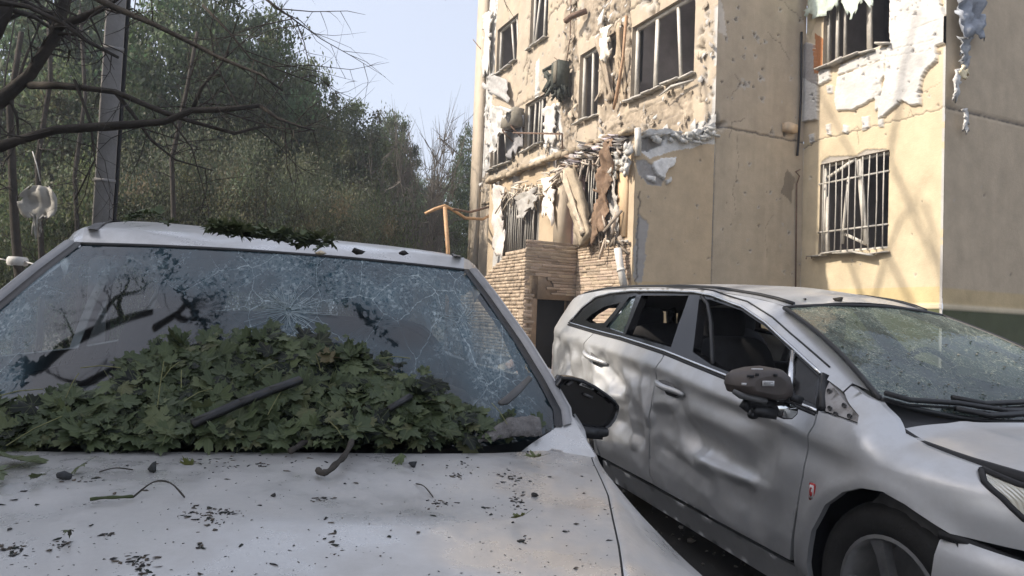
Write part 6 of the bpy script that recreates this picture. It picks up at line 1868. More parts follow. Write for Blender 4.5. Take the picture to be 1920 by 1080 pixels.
# radial cracks as fine raised slivers of white glass
r = np.random.RandomState(14)
k = MB()
for (cx, cy, n, R_) in ((541, 585, 44, 95), (870, 600, 14, 45)):
    for i in range(n):
        a_ = 6.283 * i / n + r.normal() * .08; x, y = cx + 6 * math.cos(a_), cy + 6 * math.sin(a_)
        pts = []
        L_ = R_ * r.uniform(.35, 1.0)
        for j in range(7):
            p = hitL(G_ws, x, y)
            if p is not None: pts.append(p + np.array([0, -.002, .003]))
            a_ += r.normal() * .10; x += math.cos(a_) * L_ / 6; y += math.sin(a_) * L_ / 6 * .6
        if len(pts) > 2: k.tube(pts, .0007, 3, caps=False)
tag(k.build('radial_cracks', pm('crushed_glass', (.26, .32, .34), .5), ws_o), kind='stuff')
# rim seal, pillars, roof
M_pillar = pm('grey_pillar_trim', (.24, .235, .235), .55, ns=10, na=.25)
def f_edge(off_l, off_s, off_z=0):
    return lambda l, z: np.array([l + off_l * np.sign(l), s_ws(l, z) + off_s, z + off_z])
side_r = edge_r[:6]
def zroofc(s): return pc(s, [.45, .58, .72, .9, 1.2, 1.6, 2.2, 2.8, 3.2], [1.345, 1.378, 1.425, 1.458, 1.488, 1.502, 1.49, 1.43, 1.33])
def f_roofL(u, q):
    l_half = .60; t = 2 * u - 1
    s0 = s_ws(t * .566, 1.376 - .010 * (t ** 2)); s_ = s0 + (3.2 - s0) * q
    l = t * (.566 + .07 * np.clip(q * 6, 0, 1))
    z = zroofc(s_ + .06 * t ** 2) - .016 * abs(t) ** 2.5 - .022 * abs(t) ** 12 * np.clip(q * 8, 0, 1) - .022 * t * np.clip(q * 5, 0, 1) + .002
    z = np.where(q < .001, 1.378 - .010 * t ** 2, z)
    return np.stack([l, s_, z + .003 * (fbm(l * 5, s_ * 4, 3) - .5)], -1)
tt = np.linspace(0, 1, 33); qq = np.concatenate([[0], np.linspace(.012, 1, 40)])
rows = [f_roofL(tt, np.full(33, q)) for q in qq]
k = loft(rows); k.build('roof', M_pale, pale, True)
loft([r_ - np.array([0, 0, .035]) for r_ in rows]).build('headliner', M_seat, pale, True)
k = MB(); fr_ = [p + np.array([0, -.004, -.004]) for p in rows[0]]; k.tube(fr_, .006, 6); k.build('windscreen_seal', M_trim, pale, True)
for sgn in (1, -1):
    P = [f_roofL(np.array(.5 + .465 * sgn), np.array(q)) + [0, 0, .002] for q in np.linspace(.004, .9, 24)]
    Q = [f_roofL(np.array(.5 + .492 * sgn), np.array(q)) + [0, 0, .002] for q in np.linspace(.004, .9, 24)]
    k = loft([P, Q]); k2 = loft([[p + np.array([0, 0, .004]) for p in P], [p + np.array([0, 0, .004]) for p in Q]]); k2.build('roof_trim', M_plast, pale, True)
    # black frit strip + painted pillar
    E = resample([(l * sgn, z) for l, z in side_r], .03, False)
    rows_s = [[f_edge(-.006, 0)(l, z) + np.array([0, -.002, .003]) for l, z in E], [f_edge(.016, .004)(l, z) + np.array([0, -.003, .004]) for l, z in E], [f_edge(.020, .012)(l, z) for l, z in E]]
    loft(rows_s).build('windscreen_seal', M_trim, pale, True)
    rows_s = [[f_edge(.016, .008)(l, z) + np.array([0, 0, .0]) for l, z in E], [f_edge(.024, .002)(l, z) + np.array([0, 0, .007]) for l, z in E], [f_edge(.044, .014)(l, z) + np.array([0, 0, .009]) for l, z in E], [f_edge(.048, .022)(l, z) for l, z in E]]
    loft(rows_s).build('pillar_trim', M_pillar, pale, True)
    # rail that carries the pillar on over the doors
    rr_ = []
    for q in np.linspace(0, .96, 26):
        a_ = f_roofL(np.array(.5 + .5 * sgn), np.array(q)); w_ = .02 + .05 * min(1, q * 14)
        rr_.append([a_ + [-.004 * sgn, 0, .001], a_ + [.02 * sgn, .01, -.004], a_ + [(.02 + w_ * .5) * sgn, .03, -.022], a_ + [(.02 + w_ * .9) * sgn, .04, -.06], a_ + [(.03 + w_) * sgn, .04, -.11]])
    loft(rr_).build('roof_side', M_pale, pale, True)
    rows_p = []
    for ol, os_, oz in ((.044, .022, .0), (.049, .018, .007), (.058, .036, .005), (.070, .075, -.004), (.078, .13, -.03)):
        rows_p.append([f_edge(ol + .0 * z, os_)(l, z) + np.array([0, 0, oz]) for l, z in E])
    po = loft(rows_p).build('pillar', M_pale, pale, True)
# body sides with open windows
def wLs(s, z): return pc(z, [.15, .25, .35, .6, .78, .86, .95, 1.05, 1.2, 1.42], [.80, .83, .86, .875, .865, .845, .80, .775, .73, .64]) - .5 * np.maximum(0, s - 2.2) ** 2 * .3
side = [(.30, 1.02), (.45, 1.11), (.62, 1.22), (.85, 1.345), (1.05, 1.41), (1.5, 1.44), (2.1, 1.43), (2.7, 1.36), (3.15, 1.20), (3.3, .95), (3.3, .4), (2.9, .30), (2.87, .45), (2.75, .60), (2.55, .67), (2.35, .60), (2.23, .45), (2.2, .26), (.12, .26), (.12, .93)]
win1 = [(.55, 1.03), (.68, 1.17), (.9, 1.30), (1.08, 1.36), (1.33, 1.38), (1.36, 1.02)]
win2 = [(1.46, 1.02), (1.43, 1.385), (2.0, 1.375), (2.35, 1.33), (2.40, 1.03)]
for sgn in (1, -1):
    panel('body_side', side, lambda a, b: np.stack([sgn * wLs(a, b), a, b], -1), M_pale, pale, .06, [win1, win2], (-.03 * sgn, 0, 0), flip=sgn < 0)
# bonnet (clamshell) and wings
def leH(s): return pc(s, [-1.1, -.81, -.68, -.57, -.40, -.05, .05, .14], [.40, .527, .575, .612, .672, .772, .792, .80])
def zH(l, s):
    z = pc(s, [-1.12, -1.05, -.95, -.8, -.6, -.4, -.12, .05], [.70, .79, .835, .868, .886, .897, .908, .93])
    zs = (pc(s - .03, [-1.12, -1.05, -.95, -.8, -.6, -.4, -.12, .05], [.70, .79, .835, .868, .886, .897, .908, .93]) + z) / 2
    d = .010 * np.exp(-((l - .33) / .20) ** 2 - ((s + .42) / .12) ** 2) + .006 * np.exp(-((l - .52) / .10) ** 2 - ((s + .35) / .2) ** 2)
    return zs - .020 * (l / .75) ** 2 - .010 * (abs(l) / .78) ** 8 - d + .0028 * (fbm(l * 5, s * 5, 6) - .5)
rows = []
for q in np.linspace(0, 1, 46):
    t = np.linspace(-1, 1, 61)
    le = .772; s_r = -.135 + .15 * abs(t) ** 3.2                         # rear edge follows the glass
    s_ = s_r + (-1.10 + .12 * t ** 2 - s_r) * q
    l = t * leH(s_)
    rows.append(np.stack([l, s_, zH(l, s_)], -1))
rows_h = rows
loft(rows).build('bonnet', M_pale, pale, True)
k = MB(); rim = list(rows[0]); k.add(rim + [p + np.array([0, .012, -.006]) for p in rim] + [p + np.array([0, .008, -.03]) for p in rim], [(i, i + 1, 61 + i + 1, 61 + i) for i in range(60)] + [(61 + i, 62 + i, 123 + i, 122 + i) for i in range(60)])
k.build('bonnet_edge', M_pale, pale)
G_h = lambda l, s, z: z - zH(l, s)
for sgn in (1, -1):
    ss_ = np.concatenate([np.linspace(-1.0, .10, 45), np.linspace(.12, .34, 8)])
    rows_f = []
    for s_ in ss_:
        le = leH(s_) + .004; zt = float(zH(le, s_)) if s_ < .08 else .915 + (s_ - .08) * .35
        zb = .33 + math.sqrt(max(0, .39 ** 2 - (s_ + .62) ** 2)) if abs(s_ + .62) < .39 else .27
        wid = .845 - .35 * max(0, -.75 - s_) ** 1.2
        wl = min(le + .10, wid)
        row = []
        for f_, l_, z_ in ((0, le, zt - .002), (1, le + .012, zt + .003), (2, le + (wid - .04 - le) * .45, zt - .012 - .03 * sstep(-s_, .05, .6)), (3, le + (wid - .03 - le) * .78, zt - .05 - .035 * sstep(-s_, .0, .6)), (4, wid - .018, zt - .10 - .045 * sstep(-s_, -.1, .6)), (5, wid + .006, zt - .17 - .03 * sstep(-s_, -.1, .5)), (6, wid + .016, .62), (7, wid + .02, max(.50, zb + .02)), (8, wid + .012, zb)):
            row.append((sgn * l_, s_, max(z_, zb) if f_ > 5 else z_))
        rows_f.append(row)
    k = loft(rows_f); fo = k.build('wing', M_pale, pale, True)
    # dark shut line between bonnet and wing
    P = [np.array([sgn * (leH(s_) + .001), s_, float(zH(leH(s_), s_)) - .008]) for s_ in np.linspace(-1.0, .0, 30)]
    k = MB(); k.tube(P, .006, 5); k.build('shut_seal', M_black, pale, True)
wheel(pale, (.76, -.62, .335), .335, .22, 1, .22); wheel(pale, (-.76, -.62, .335), .335, .22, -1, .22); wheel(pale, (.76, 2.55, .335), .335, .22, 1, .22); wheel(pale, (-.76, 2.55, .335), .335, .22, -1, .22)
rows = []
for z_, ins in ((.20, .10), (.30, .02), (.50, .0), (.62, .02), (.70, .08)):
    a_ = np.linspace(-1, 1, 41) * math.pi / 2
    rows.append(np.stack([(.86 - ins) * np.sign(np.sin(a_)) * abs(np.sin(a_)) ** .5, -.72 - (.46 - ins) * abs(np.cos(a_)) ** .7, 0 * a_ + z_], -1))
loft(rows).build('front_bumper', M_pale, pale, True)
rows = []
for z_ in (.30, .6, .9, 1.0):
    t = np.linspace(-1, 1, 13); rows.append(np.stack([t * float(wLs(3.25, z_)), 3.3 + .12 * (1 - t ** 2), 0 * t + z_], -1))
loft(rows).build('tailgate', M_pale, pale, True)
# corner of the wing that rises to the pillar foot
for sgn in (1, -1):
    A_, B_, C_ = np.array([.63, float(s_ws(.63, .914)), .912]), np.array([.752, float(s_ws(.735, 1.0)) + .02, 1.0]), np.array([.79, -.05, .886])
    nn = nrm(np.cross(B_ - A_, C_ - A_))
    pq = [hitL(lambda l, s, z: (l - A_[0]) * nn[0] + (s - A_[1]) * nn[1] + (z - A_[2]) * nn[2], *q) for q in ((978, 846), (1000, 829), (1034, 808), (1040, 778), (1049, 766), (1066, 770), (1084, 800), (1107, 838), (1119, 858), (1060, 853))]
    ax_ = nrm(C_ - A_); ay_ = np.cross(nn, ax_)
    def fpl(u, v): 
        P_ = A_[None] + u[:, None] * ax_ + v[:, None] * ay_
        P_[:, 0] *= sgn; return P_
    pl2 = [((p - A_) @ ax_, (p - A_) @ ay_) for p in pq]
    panel('wing_corner', pl2, fpl, M_pale, pale, .03, (), (0, .01, -.02), flip=sgn < 0)
# cowl under the glass
t = np.linspace(-1, 1, 41); rows = []
for os_, oz in ((.10, -.004), (.02, -.035), (-.06, -.05)):
    l = t * .74; rows.append(np.stack([l, s_ws(l, .912 + .02 * abs(t) ** 4) + os_ * .6, .905 + .02 * abs(t) ** 4 + oz], -1))
loft(rows).build('cowl', M_trim, pale, True)
# cabin
k = MB(); superq(k, (0, .42, .86), (.72, .38, .10), .4); superq(k, (.36, .42, .96), (.20, .16, .05), .6); superq(k, (0, 1.6, .25), (.72, 1.6, .04), .3); superq(k, (.77, 1.4, .62), (.03, 1.2, .34), .3); superq(k, (-.77, 1.4, .62), (.03, 1.2, .34), .3)
k.build('dashboard', M_plast, pale, True)
k = MB(); k.tube([(.36 + .19 * math.cos(a_), .72 + .06 * math.sin(a_), 1.0 + .18 * math.sin(a_)) for a_ in np.linspace(0, 6.3, 25)], .014, 6); k.bar((.18, .72, 1.0), (.54, .72, 1.0), .03); k.tube([(.36, .72, 1.0), (.36, .5, .9)], .03, 6); k.build('steering_wheel', M_trim, pale, True)
for l_ in (.38, -.38):
    k = MB(); superq(k, (l_, 1.05, .52), (.25, .28, .10), .5); superq(k, (l_, 1.36, .86), (.25, .09, .33), .5, rot=Euler((-.2, 0, 0)).to_matrix()); st = k.build('front_seat', M_seat, pale, True)
    k = MB(); superq(k, (l_, 1.46, 1.26), (.13, .05, .09), .5); k.build('headrest', M_seat, st, True)
k = MB(); superq(k, (0, 2.35, .86), (.62, .09, .33), .4, rot=Euler((-.2, 0, 0)).to_matrix()); superq(k, (0, 2.05, .54), (.62, .26, .10), .4); k.build('rear_bench', M_seat, pale, True)
k = MB(); superq(k, (0.0, .62, 1.32), (.11, .02, .035), .6); k.tube([(0, .62, 1.33), (0, .60, 1.372)], .012, 6); k.build('inner_mirror', M_trim, pale, True)
# capless door mirror facing us
mm_ = bpy.data.objects.new('door_mirror', None); COL.objects.link(mm_); mm_.parent = pale
def onsL(px, py, s): return hitL(lambda l, ss_, z: ss_ - s, px, py)
out = [onsL(1000 + a_ / 3.6, 530 + b_ / 3.6, .18) for a_, b_ in ((150, 690), (195, 628), (260, 630), (330, 648), (420, 695), (500, 750), (555, 795), (580, 835), (575, 880), (555, 930), (525, 970), (490, 992), (440, 996), (370, 985), (305, 972), (250, 890), (190, 790))]
cx = np.mean(out, 0); rows = []
for ds, sc in ((.012, .84), (-.002, .90), (-.006, .97), (0, 1.0), (.05, .99), (.085, .9), (.10, .7)):
    rows.append([cx + (p - cx) * sc + np.array([0, ds, 0]) for p in out + out[:1]])
k = loft(rows); k.add([cx + (p - cx) * .84 + np.array([0, .012, 0]) for p in out], [tuple(range(len(out)))]); hs_ = k.build('housing', M_gloss, mm_); smooth_by_angle(hs_, 35)
P = [onsL(1000 + a_ / 3.6, 530 + b_ / 3.6, .168) for a_, b_ in ((190, 645), (260, 648), (340, 668), (430, 715), (520, 780), (560, 822))]
k = MB(); k.tube(P, .005, 6); k.build('housing_rim', M_trim, mm_, True)
P = [onsL(1000 + a_ / 3.6, 530 + b_ / 3.6, .182) for a_, b_ in ((325, 676), (412, 706), (402, 724), (308, 690))]
o0 = P[0]; k = MB(); k.prism([((p - o0)[0], (p - o0)[2]) for p in P], o0, (1, 0, 0), (0, 0, 1), (0, -1, 0), .003); k.build('label', M_label, mm_)
for j in range(2):
    a_, b_ = onsL(1000 + 328 / 3.6, 530 + (684 + j * 7) / 3.6, .178), onsL(1000 + 396 / 3.6, 530 + (708 + j * 7) / 3.6, .178); k = MB(); k.bar(a_, b_, .001, .0022); k.build('label_print', M_trim, mm_)
for (a_, b_) in (((228, 690), (262, 664)), ((345, 752), (395, 776)), ((440, 740), (478, 764))):
    p, q = onsL(1000 + a_[0] / 3.6, 530 + a_[1] / 3.6, .182), onsL(1000 + b_[0] / 3.6, 530 + b_[1] / 3.6, .182); k = MB(); k.bar(p, q, .016, .006); k.build('clip', M_plast, mm_)
P = [onsL(1124, 812, .19), onsL(1112, 815, .17), onsL(1098, 812, .15)]
k = MB(); superq(k, onsL(1122, 809, .19), (.026, .03, .014), .6); k.bar(onsL(1120, 812, .19), (.80, .16, .915), .05, .03); k.build('foot', M_trim, mm_, True)
k = MB(); k.tube([onsL(1104, 806, .17), onsL(1105, 818, .17)], .004, 6); k.build('screw', M_chrome, mm_)

# ================================================================== LEAVES ON THE WINDSCREEN
def leaf_material():
    m, nt, b = new_mat('maple_leaf')
    L = nt.links.new
    at = N(nt, 'ShaderNodeAttribute', attribute_name='Col'); ve = N(nt, 'ShaderNodeAttribute', attribute_name='vein')
    oi = N(nt, 'ShaderNodeObjectInfo')
    tc = N(nt, 'ShaderNodeTexCoord'); nz = N(nt, 'ShaderNodeTexNoise', i_Scale=40.0, i_Detail=5.0); L(tc.outputs['Object'], nz.inputs['Vector'])
    mr = N(nt, 'ShaderNodeMapRange'); mr.inputs['From Min'].default_value = .25; mr.inputs['From Max'].default_value = .75; mr.inputs['To Min'].default_value = .7; mr.inputs['To Max'].default_value = 1.3; L(nz.outputs['Fac'], mr.inputs['Value'])
    mx = N(nt, 'ShaderNodeMix', data_type='RGBA', blend_type='MULTIPLY'); mx.inputs['Factor'].default_value = 1; L(at.outputs['Color'], mx.inputs['A']); L(mr.outputs[0], mx.inputs['B'])
    pw = N(nt, 'ShaderNodeMath', operation='POWER'); L(ve.outputs['Fac'], pw.inputs[0]); pw.inputs[1].default_value = 9
    ml = N(nt, 'ShaderNodeMath', operation='MULTIPLY'); L(pw.outputs[0], ml.inputs[0]); ml.inputs[1].default_value = .55
    vm = N(nt, 'ShaderNodeMix', data_type='RGBA'); L(ml.outputs[0], vm.inputs['Factor']); L(mx.outputs['Result'], vm.inputs['A']); vm.inputs['B'].default_value = (.20, .23, .10, 1)
    # paler underside
    gm = N(nt, 'ShaderNodeNewGeometry')
    ud = N(nt, 'ShaderNodeMix', data_type='RGBA'); L(gm.outputs['Backfacing'], ud.inputs['Factor']); L(vm.outputs['Result'], ud.inputs['A'])
    pl = N(nt, 'ShaderNodeMix', data_type='RGBA'); pl.inputs['Factor'].default_value = .45; L(vm.outputs['Result'], pl.inputs['A']); pl.inputs['B'].default_value = (.12, .155, .075, 1); L(pl.outputs['Result'], ud.inputs['B'])
    L(ud.outputs['Result'], b.inputs['Base Color']); b.inputs['Roughness'].default_value = .5; b.inputs['Specular IOR Level'].default_value = .25
    tr = N(nt, 'ShaderNodeBsdfTranslucent'); L(ud.outputs['Result'], tr.inputs['Color'])
    ms = N(nt, 'ShaderNodeMixShader'); ms.inputs[0].default_value = .2; L(b.outputs[0], ms.inputs[1]); L(tr.outputs[0], ms.inputs[2]); L(ms.outputs[0], nt.nodes['Material Output'].inputs['Surface'])
    return m
M_leaf = leaf_material()
LOBES = [(0, 1.0), (52, .92), (-52, .92), (104, .62), (-104, .62)]
def leaf_geom(seed, size, curl):
    """maple leaf in its own xy plane, stalk towards -y; returns V, F, vein"""
    r = np.random.RandomState(seed)
    out = []                                                   # outline polar (angle from tip direction, radius, is vein tip)
    prof = []
    for a, R in sorted(LOBES, key=lambda q: -q[0]):
        R = R * r.uniform(.88, 1.08)
        w = 26 if abs(a) < 100 else 24
        prof += [(a + w * .98, R * .58, 0), (a + w * .68, R * .74, 0), (a + w * .60, R * .84, 0), (a + w * .28, R * .80, 0), (a, R, 1), (a - w * .28, R * .80, 0), (a - w * .60, R * .84, 0), (a - w * .68, R * .74, 0)]
    prof += [(-132, .46, 0), (-160, .18, 0), (160, .18, 0), (132, .46, 0)]
    V = [(0, 0)]; vein = [1.0]
    n = len(prof)
    for a, R, t in prof:
        th = math.radians(90 + a); V.append((R * math.cos(th) * (1 + .06 * r.normal()), R * math.sin(th))); vein.append(1.0 if t else 0.0)
    F = [(0, 1 + i, 1 + (i + 1) % n) for i in range(n)]
    V = np.array(V)
    # ring at half radius gives the blade its folds
    mid = V[1:] * .55; vm = [1.0 if p[2] else .25 for p in prof]
    V = np.vstack([V, mid]); vein = vein + vm
    F = [(0, 1 + n + i, 1 + n + (i + 1) % n) for i in range(n)] + [(1 + n + i, 1 + i, 1 + (i + 1) % n, 1 + n + (i + 1) % n) for i in range(n)]
    rad = np.hypot(V[:, 0], V[:, 1]); an = np.arctan2(V[:, 1], V[:, 0])
    c1, c2, ph = r.uniform(-.5, .9) * curl, r.uniform(-.35, .35) * curl, r.uniform(0, 6)
    z = c1 * rad ** 2 * np.cos(an - ph) ** 2 + c2 * rad ** 2 + .05 * curl * rad * np.sin(an * 5 + ph) + (1 - np.array(vein)) * .05 * rad
    # fold some leaves over
    V3 = np.stack([V[:, 0], V[:, 1], z], 1) * size
    # stalk
    st = MB(); st.tube([(0, 0, 0), (0, -size * .45, .05 * size), (size * .1 * r.normal(), -size * .95, .12 * size)], [size * .018, size * .013, size * .010], 4)
    b = len(V3); V3 = np.vstack([V3, st.v]); F = F + [tuple(i + b for i in f) for f in st.f]; vein = vein + [.9] * len(st.v)
    return V3, F, np.array(vein)
GREENS = [tuple((.42 if g_[1] < .07 else .85) * q for q in g_) for g_ in ((.024, .036, .021), (.033, .047, .024), (.016, .024, .016), (.044, .058, .028), (.060, .074, .034), (.088, .100, .046), (.026, .034, .025), (.120, .125, .062), (.018, .024, .016))]
def leaf_mesh(name, parts):
    V = []; F = []; vn = []; C = []
    for (v, f, ve, c) in parts:
        b = len(V); V.extend(v); F.extend([tuple(i + b for i in q) for q in f]); vn.extend(ve); C.extend([c] * len(v))
    me = np_mesh(name, V, F, C)
    a = me.attributes.new('vein', 'FLOAT', 'POINT'); a.data.foreach_set('value', np.asarray(vn, float))
    me.materials.append(M_leaf)
    me.polygons.foreach_set('use_smooth', [True] * len(me.polygons))
    return me
r = np.random.RandomState(8)
LEAFV = [leaf_mesh('leaf', [(*leaf_geom(i, 1.0, [.4, .7, 1.3, .3, .9][i % 5]), GREENS[i % len(GREENS)])]) for i in range(27)]
BROWN = leaf_mesh('leaf', [(*leaf_geom(91, 1.0, 1.2), (.13, .062, .040))])
pile = thing('leaf_pile', 'thick drift of green maple leaves over the lower windscreen of the pale car', 'leaf pile', wL((0, 0, .92)), (0, 0, 0))
pile_in = Matrix.Translation(Vector(wL((0, 0, .92)))).inverted()
PILE = [(-40, 755), (60, 748), (120, 734), (190, 736), (224, 710), (236, 672), (296, 640), (366, 622), (430, 612), (520, 616), (600, 626), (675, 650), (725, 678), (790, 706), (845, 730), (876, 770), (930, 782), (985, 800), (1022, 808), (1000, 838), (600, 846), (-40, 846)]
NWS = nrm(np.cross(LE, LA * .83 + LU * .555)); NWS = NWS if NWS[2] > 0 else -NWS
UPS = nrm(LA * .83 + LU * .555)
def place_leaf(px, py, lift, tilt):
    p = hitL(G_ws, px, py)
    if p is None or p[2] < .88: return None
    w = wL(p) + NWS * lift
    n = nrm(NWS + (LE * r.normal() + UPS * r.normal()) * tilt)
    a = r.uniform(0, 6.283); x = nrm(LE * math.cos(a) + UPS * math.sin(a)); x = nrm(x - n * (x @ n)); y = np.cross(n, x)
    if r.rand() < .30: y = -y; n = -n
    return w, x, y, n
def mat_of(w, x, y, n, s):
    m = Matrix.Identity(4)
    for i in range(3):
        m[i][0] = x[i] * s; m[i][1] = y[i] * s; m[i][2] = n[i] * s; m[i][3] = w[i]
    return m
cand = []
while len(cand) < 1700:
    px, py = r.uniform(-60, 1020), r.uniform(600, 846)
    if not inpoly(px, py, PILE): continue
    inner = all(inpoly(px + ox, py + oy, PILE) for ox, oy in ((0, -34), (46, 0), (-46, 0)))
    if not inner and r.rand() > .45 * (.3 + vnoise(px / 26.0, py / 20.0, 5)): continue
    cand.append((px, py))
stuff_parts = []; top = []
for i, (px, py) in enumerate(cand):
    edge = 1.0 if inpoly(px, py - 28, PILE) and inpoly(px + 40, py, PILE + []) and inpoly(px - 40, py, PILE) else .35
    thick = .036 * edge * (.5 + .7 * vnoise(px / 90.0, py / 60.0, 3))
    lift = .006 + thick * (i / len(cand)) ** .8 + .010 * r.rand() * edge
    q = place_leaf(px, py, lift, .13 if r.rand() < .8 else .45)
    if q is None: continue
    s = r.choice([r.uniform(.016, .030), r.uniform(.030, .050)]) * (1.0 if edge > .5 else .8)
    if i < 1400: stuff_parts.append((q, s, i))
    else: top.append((q, s, i))
sp_ = []
for (q, s, i) in stuff_parts:
    v, f, ve = leaf_geom(i % 40, s, 1.0)
    w, x, y, n = q
    P = (w - wL((0, 0, .92)))[None] + v[:, :1] * x + v[:, 1:2] * y + v[:, 2:] * n
    sp_.append((P, f, ve, GREENS[r.randint(len(GREENS))]))
me = leaf_mesh('leaves', sp_); tag(link('leaves', me, pile), kind='stuff')
for k_, (q, s, i) in enumerate(top[:300]):
    o = bpy.data.objects.new('leaf', LEAFV[r.randint(27)]); COL.objects.link(o); o.parent = pile
    o.matrix_local = pile_in @ mat_of(*q, s)
q = place_leaf(617, 706, .058, .1); o = bpy.data.objects.new('leaf', BROWN); COL.objects.link(o); o.parent = pile; o.matrix_local = pile_in @ mat_of(*q, .038); o['label'] = 'single brown withered leaf'
# bare stalks and twigs in the drift
k = MB()
for i in range(16):
    px, py = r.uniform(20, 980), r.uniform(700, 835)
    if not inpoly(px, py, PILE): continue
    p = hitL(G_ws, px, py)
    if p is None: continue
    w = wL(p) + NWS * .05 - wL((0, 0, .92)); d = nrm(LE * r.normal() + UPS * r.normal() + NWS * .3 * r.normal()); L_ = r.uniform(.05, .12)
    k.tube([w, w + d * L_ * .5 + NWS * .006, w + d * L_], .0011, 4, col=(.17, .17, .08), caps=False)
tag(k.build('leaf_stalks', M_debris, pile), kind='stuff')

# limbs of the near tree that hang over the pale car and mirror in its windscreen
def refl(px, py, zw):
    p = hitL(G_ws, px, py); e_ = 1e-3
    g = np.array([(G_ws(p[0] + e_, p[1], p[2]) - G_ws(p[0] - e_, p[1], p[2])), (G_ws(p[0], p[1] + e_, p[2]) - G_ws(p[0], p[1] - e_, p[2])), (G_ws(p[0], p[1], p[2] + e_) - G_ws(p[0], p[1], p[2] - e_))])
    n = nrm(LE * g[0] + LA * g[1] + LU * g[2]); v = nrm(ray(px, py)); q = v - 2 * (v @ n) * n
    w = wL(p); t = (zw - w[2]) / q[2]
    return w + q * t
twb = MB(); rr = np.random.RandomState(77)
for pts, ra, rb_ in (([(15, 712, 4.3), (70, 690, 4.4), (120, 650, 4.6), (175, 622, 4.8), (230, 600, 5.0), (285, 585, 5.2)], .075, .03), ([(230, 600, 5.0), (222, 570, 5.1), (235, 540, 5.2), (240, 515, 5.3)], .03, .01), ([(175, 622, 4.8), (215, 560, 5.1), (265, 545, 5.2), (270, 525, 5.3)], .028, .010),
                     ([(290, 615, 4.6), (330, 590, 4.8), (370, 560, 5.0), (430, 545, 5.2)], .035, .015), ([(330, 590, 4.8), (350, 600, 5.0), (420, 590, 5.2)], .03, .02), ([(100, 745, 4.3), (160, 720, 4.6), (215, 690, 4.9)], .05, .03)):
    P = curve_pts([refl(*p) - b0 for p in pts]); n = len(P)
    k = MB(); k.tube(P, [ra + (rb_ - ra) * i / (n - 1) for i in range(n)], 7); k.build('limb', M_bark, bt, True)
    if pts[0][0] < 240: twigs_along(P, max(.005, rb_ * .3), 5, .7)
tag(twb.build('twigs', M_bark, bt), kind='stuff')

# leaf litter on the roof
def G_r(l, s, z): return z - (zroofc(s + .06 * (l / .6) ** 2) - .016 * abs(l / .636) ** 2.5 - .022 * l / .636 + .002)
def roof_litter(pts, n, label, smin=.02, smax=.045, seed=1):
    rr2 = np.random.RandomState(seed); parts = []
    o0 = wL(hitL(G_r, *pts[len(pts) // 2][:2]))
    for i in range(n):
        j = rr2.randint(len(pts) - 1); t_ = rr2.rand(); px = pts[j][0] * (1 - t_) + pts[j + 1][0] * t_ + rr2.normal() * 4; py = pts[j][1] * (1 - t_) + pts[j + 1][1] * t_ + rr2.normal() * pts[j][2]
        p = hitL(G_r, px, py, .8, 5)
        if p is None: continue
        w = wL(p) + np.array([0, 0, .004 + .016 * rr2.rand()]) - o0; n_ = nrm(np.array([rr2.normal() * .22, rr2.normal() * .22, 1])); x = nrm(np.cross(n_, rr2.normal(size=3))); y = np.cross(n_, x)
        v, f, ve = leaf_geom(i % 40, rr2.uniform(smin, smax), 1.3)
        parts.append((w[None] + v[:, :1] * x + v[:, 1:2] * y + v[:, 2:] * n_, f, ve, [(.05, .066, .032), (.07, .085, .042), (.095, .108, .055), (.035, .045, .026)][rr2.randint(4)]))
    o = link('roof_leaves', leaf_mesh('roof_leaves', parts)); o.location = o0
    return tag(o, label, 'leaves', kind='stuff')
roof_litter([(395, 438, 2), (470, 447, 3), (540, 456, 4), (620, 464, 2)], 190, 'row of green leaves lying across the middle of the pale car roof', .012, .030, 1)
roof_litter([(235, 415, 1.5), (290, 418, 2), (322, 432, 2)], 26, 'few leaves on the left rear of the pale car roof', .008, .020, 2)
def chip(px, py, rad, lab, seed, G, flat=.6, col=(.04, .038, .036), t1=5):
    p = hitL(G, px, py, .4, t1)
    if p is None: return
    V_, F_ = rock(seed, rad, flat, 12); o = MB().add(V_, F_, col).build('bark_chip', M_debris); o.location = wL(p) + np.array([0, 0, rad * flat * .6]); return tag(o, lab, 'chip')
chip(672, 477, .020, 'dark chip on the pale car roof edge right of the leaves', 3, G_r)
chip(757, 479, .012, 'small dark crumb on the pale car roof near its right corner', 5, G_r)
chip(601, 478, .018, 'cream flake on the front edge of the pale car roof', 7, G_r, .4, (.5, .42, .3))

# wiper arm knocked loose on the leaves, loose blade piece, bark, sticks
def glass_bar(name, pts, w, h, mat, lab, cat, lift):
    P = [wL(hitL(G_ws, *p)) + NWS * (l_ if np.isscalar(l_) else l_) for p, l_ in zip(pts, lift)]
    k = MB(); o0 = P[0]
    for a_, b_ in zip(P[:-1], P[1:]): k.bar(a_ - o0, b_ - o0, w, h, up=tuple(NWS))
    o = k.build(name, mat); o.location = o0; return tag(o, lab, cat)
o = glass_bar('wiper_arm', [(362, 838), (450, 800), (505, 776), (562, 752)], .016, .012, M_trim, 'black wiper arm lying slantwise on the leaf pile', 'wiper', [.062, .066, .066, .062])
o = glass_bar('wiper_arm', [(724, 805), (765, 780)], .012, .010, M_trim, 'short black wiper stub poking out of the leaves', 'wiper', [.06, .06])
P = [hitL(G_ws, *p) for p in ((926, 786), (940, 775), (962, 755), (984, 735), (990, 740), (970, 765), (945, 788), (932, 790))]
o0 = wL(P[0]); k = MB(); V = [wL(p) + NWS * .05 - o0 for p in P]; V2 = [q_ + NWS * .007 for q_ in V]; n = len(V)
k.add(V + V2, [tuple(range(n - 1, -1, -1)), tuple(range(n, 2 * n))] + [(i, (i + 1) % n, n + (i + 1) % n, n + i) for i in range(n)])
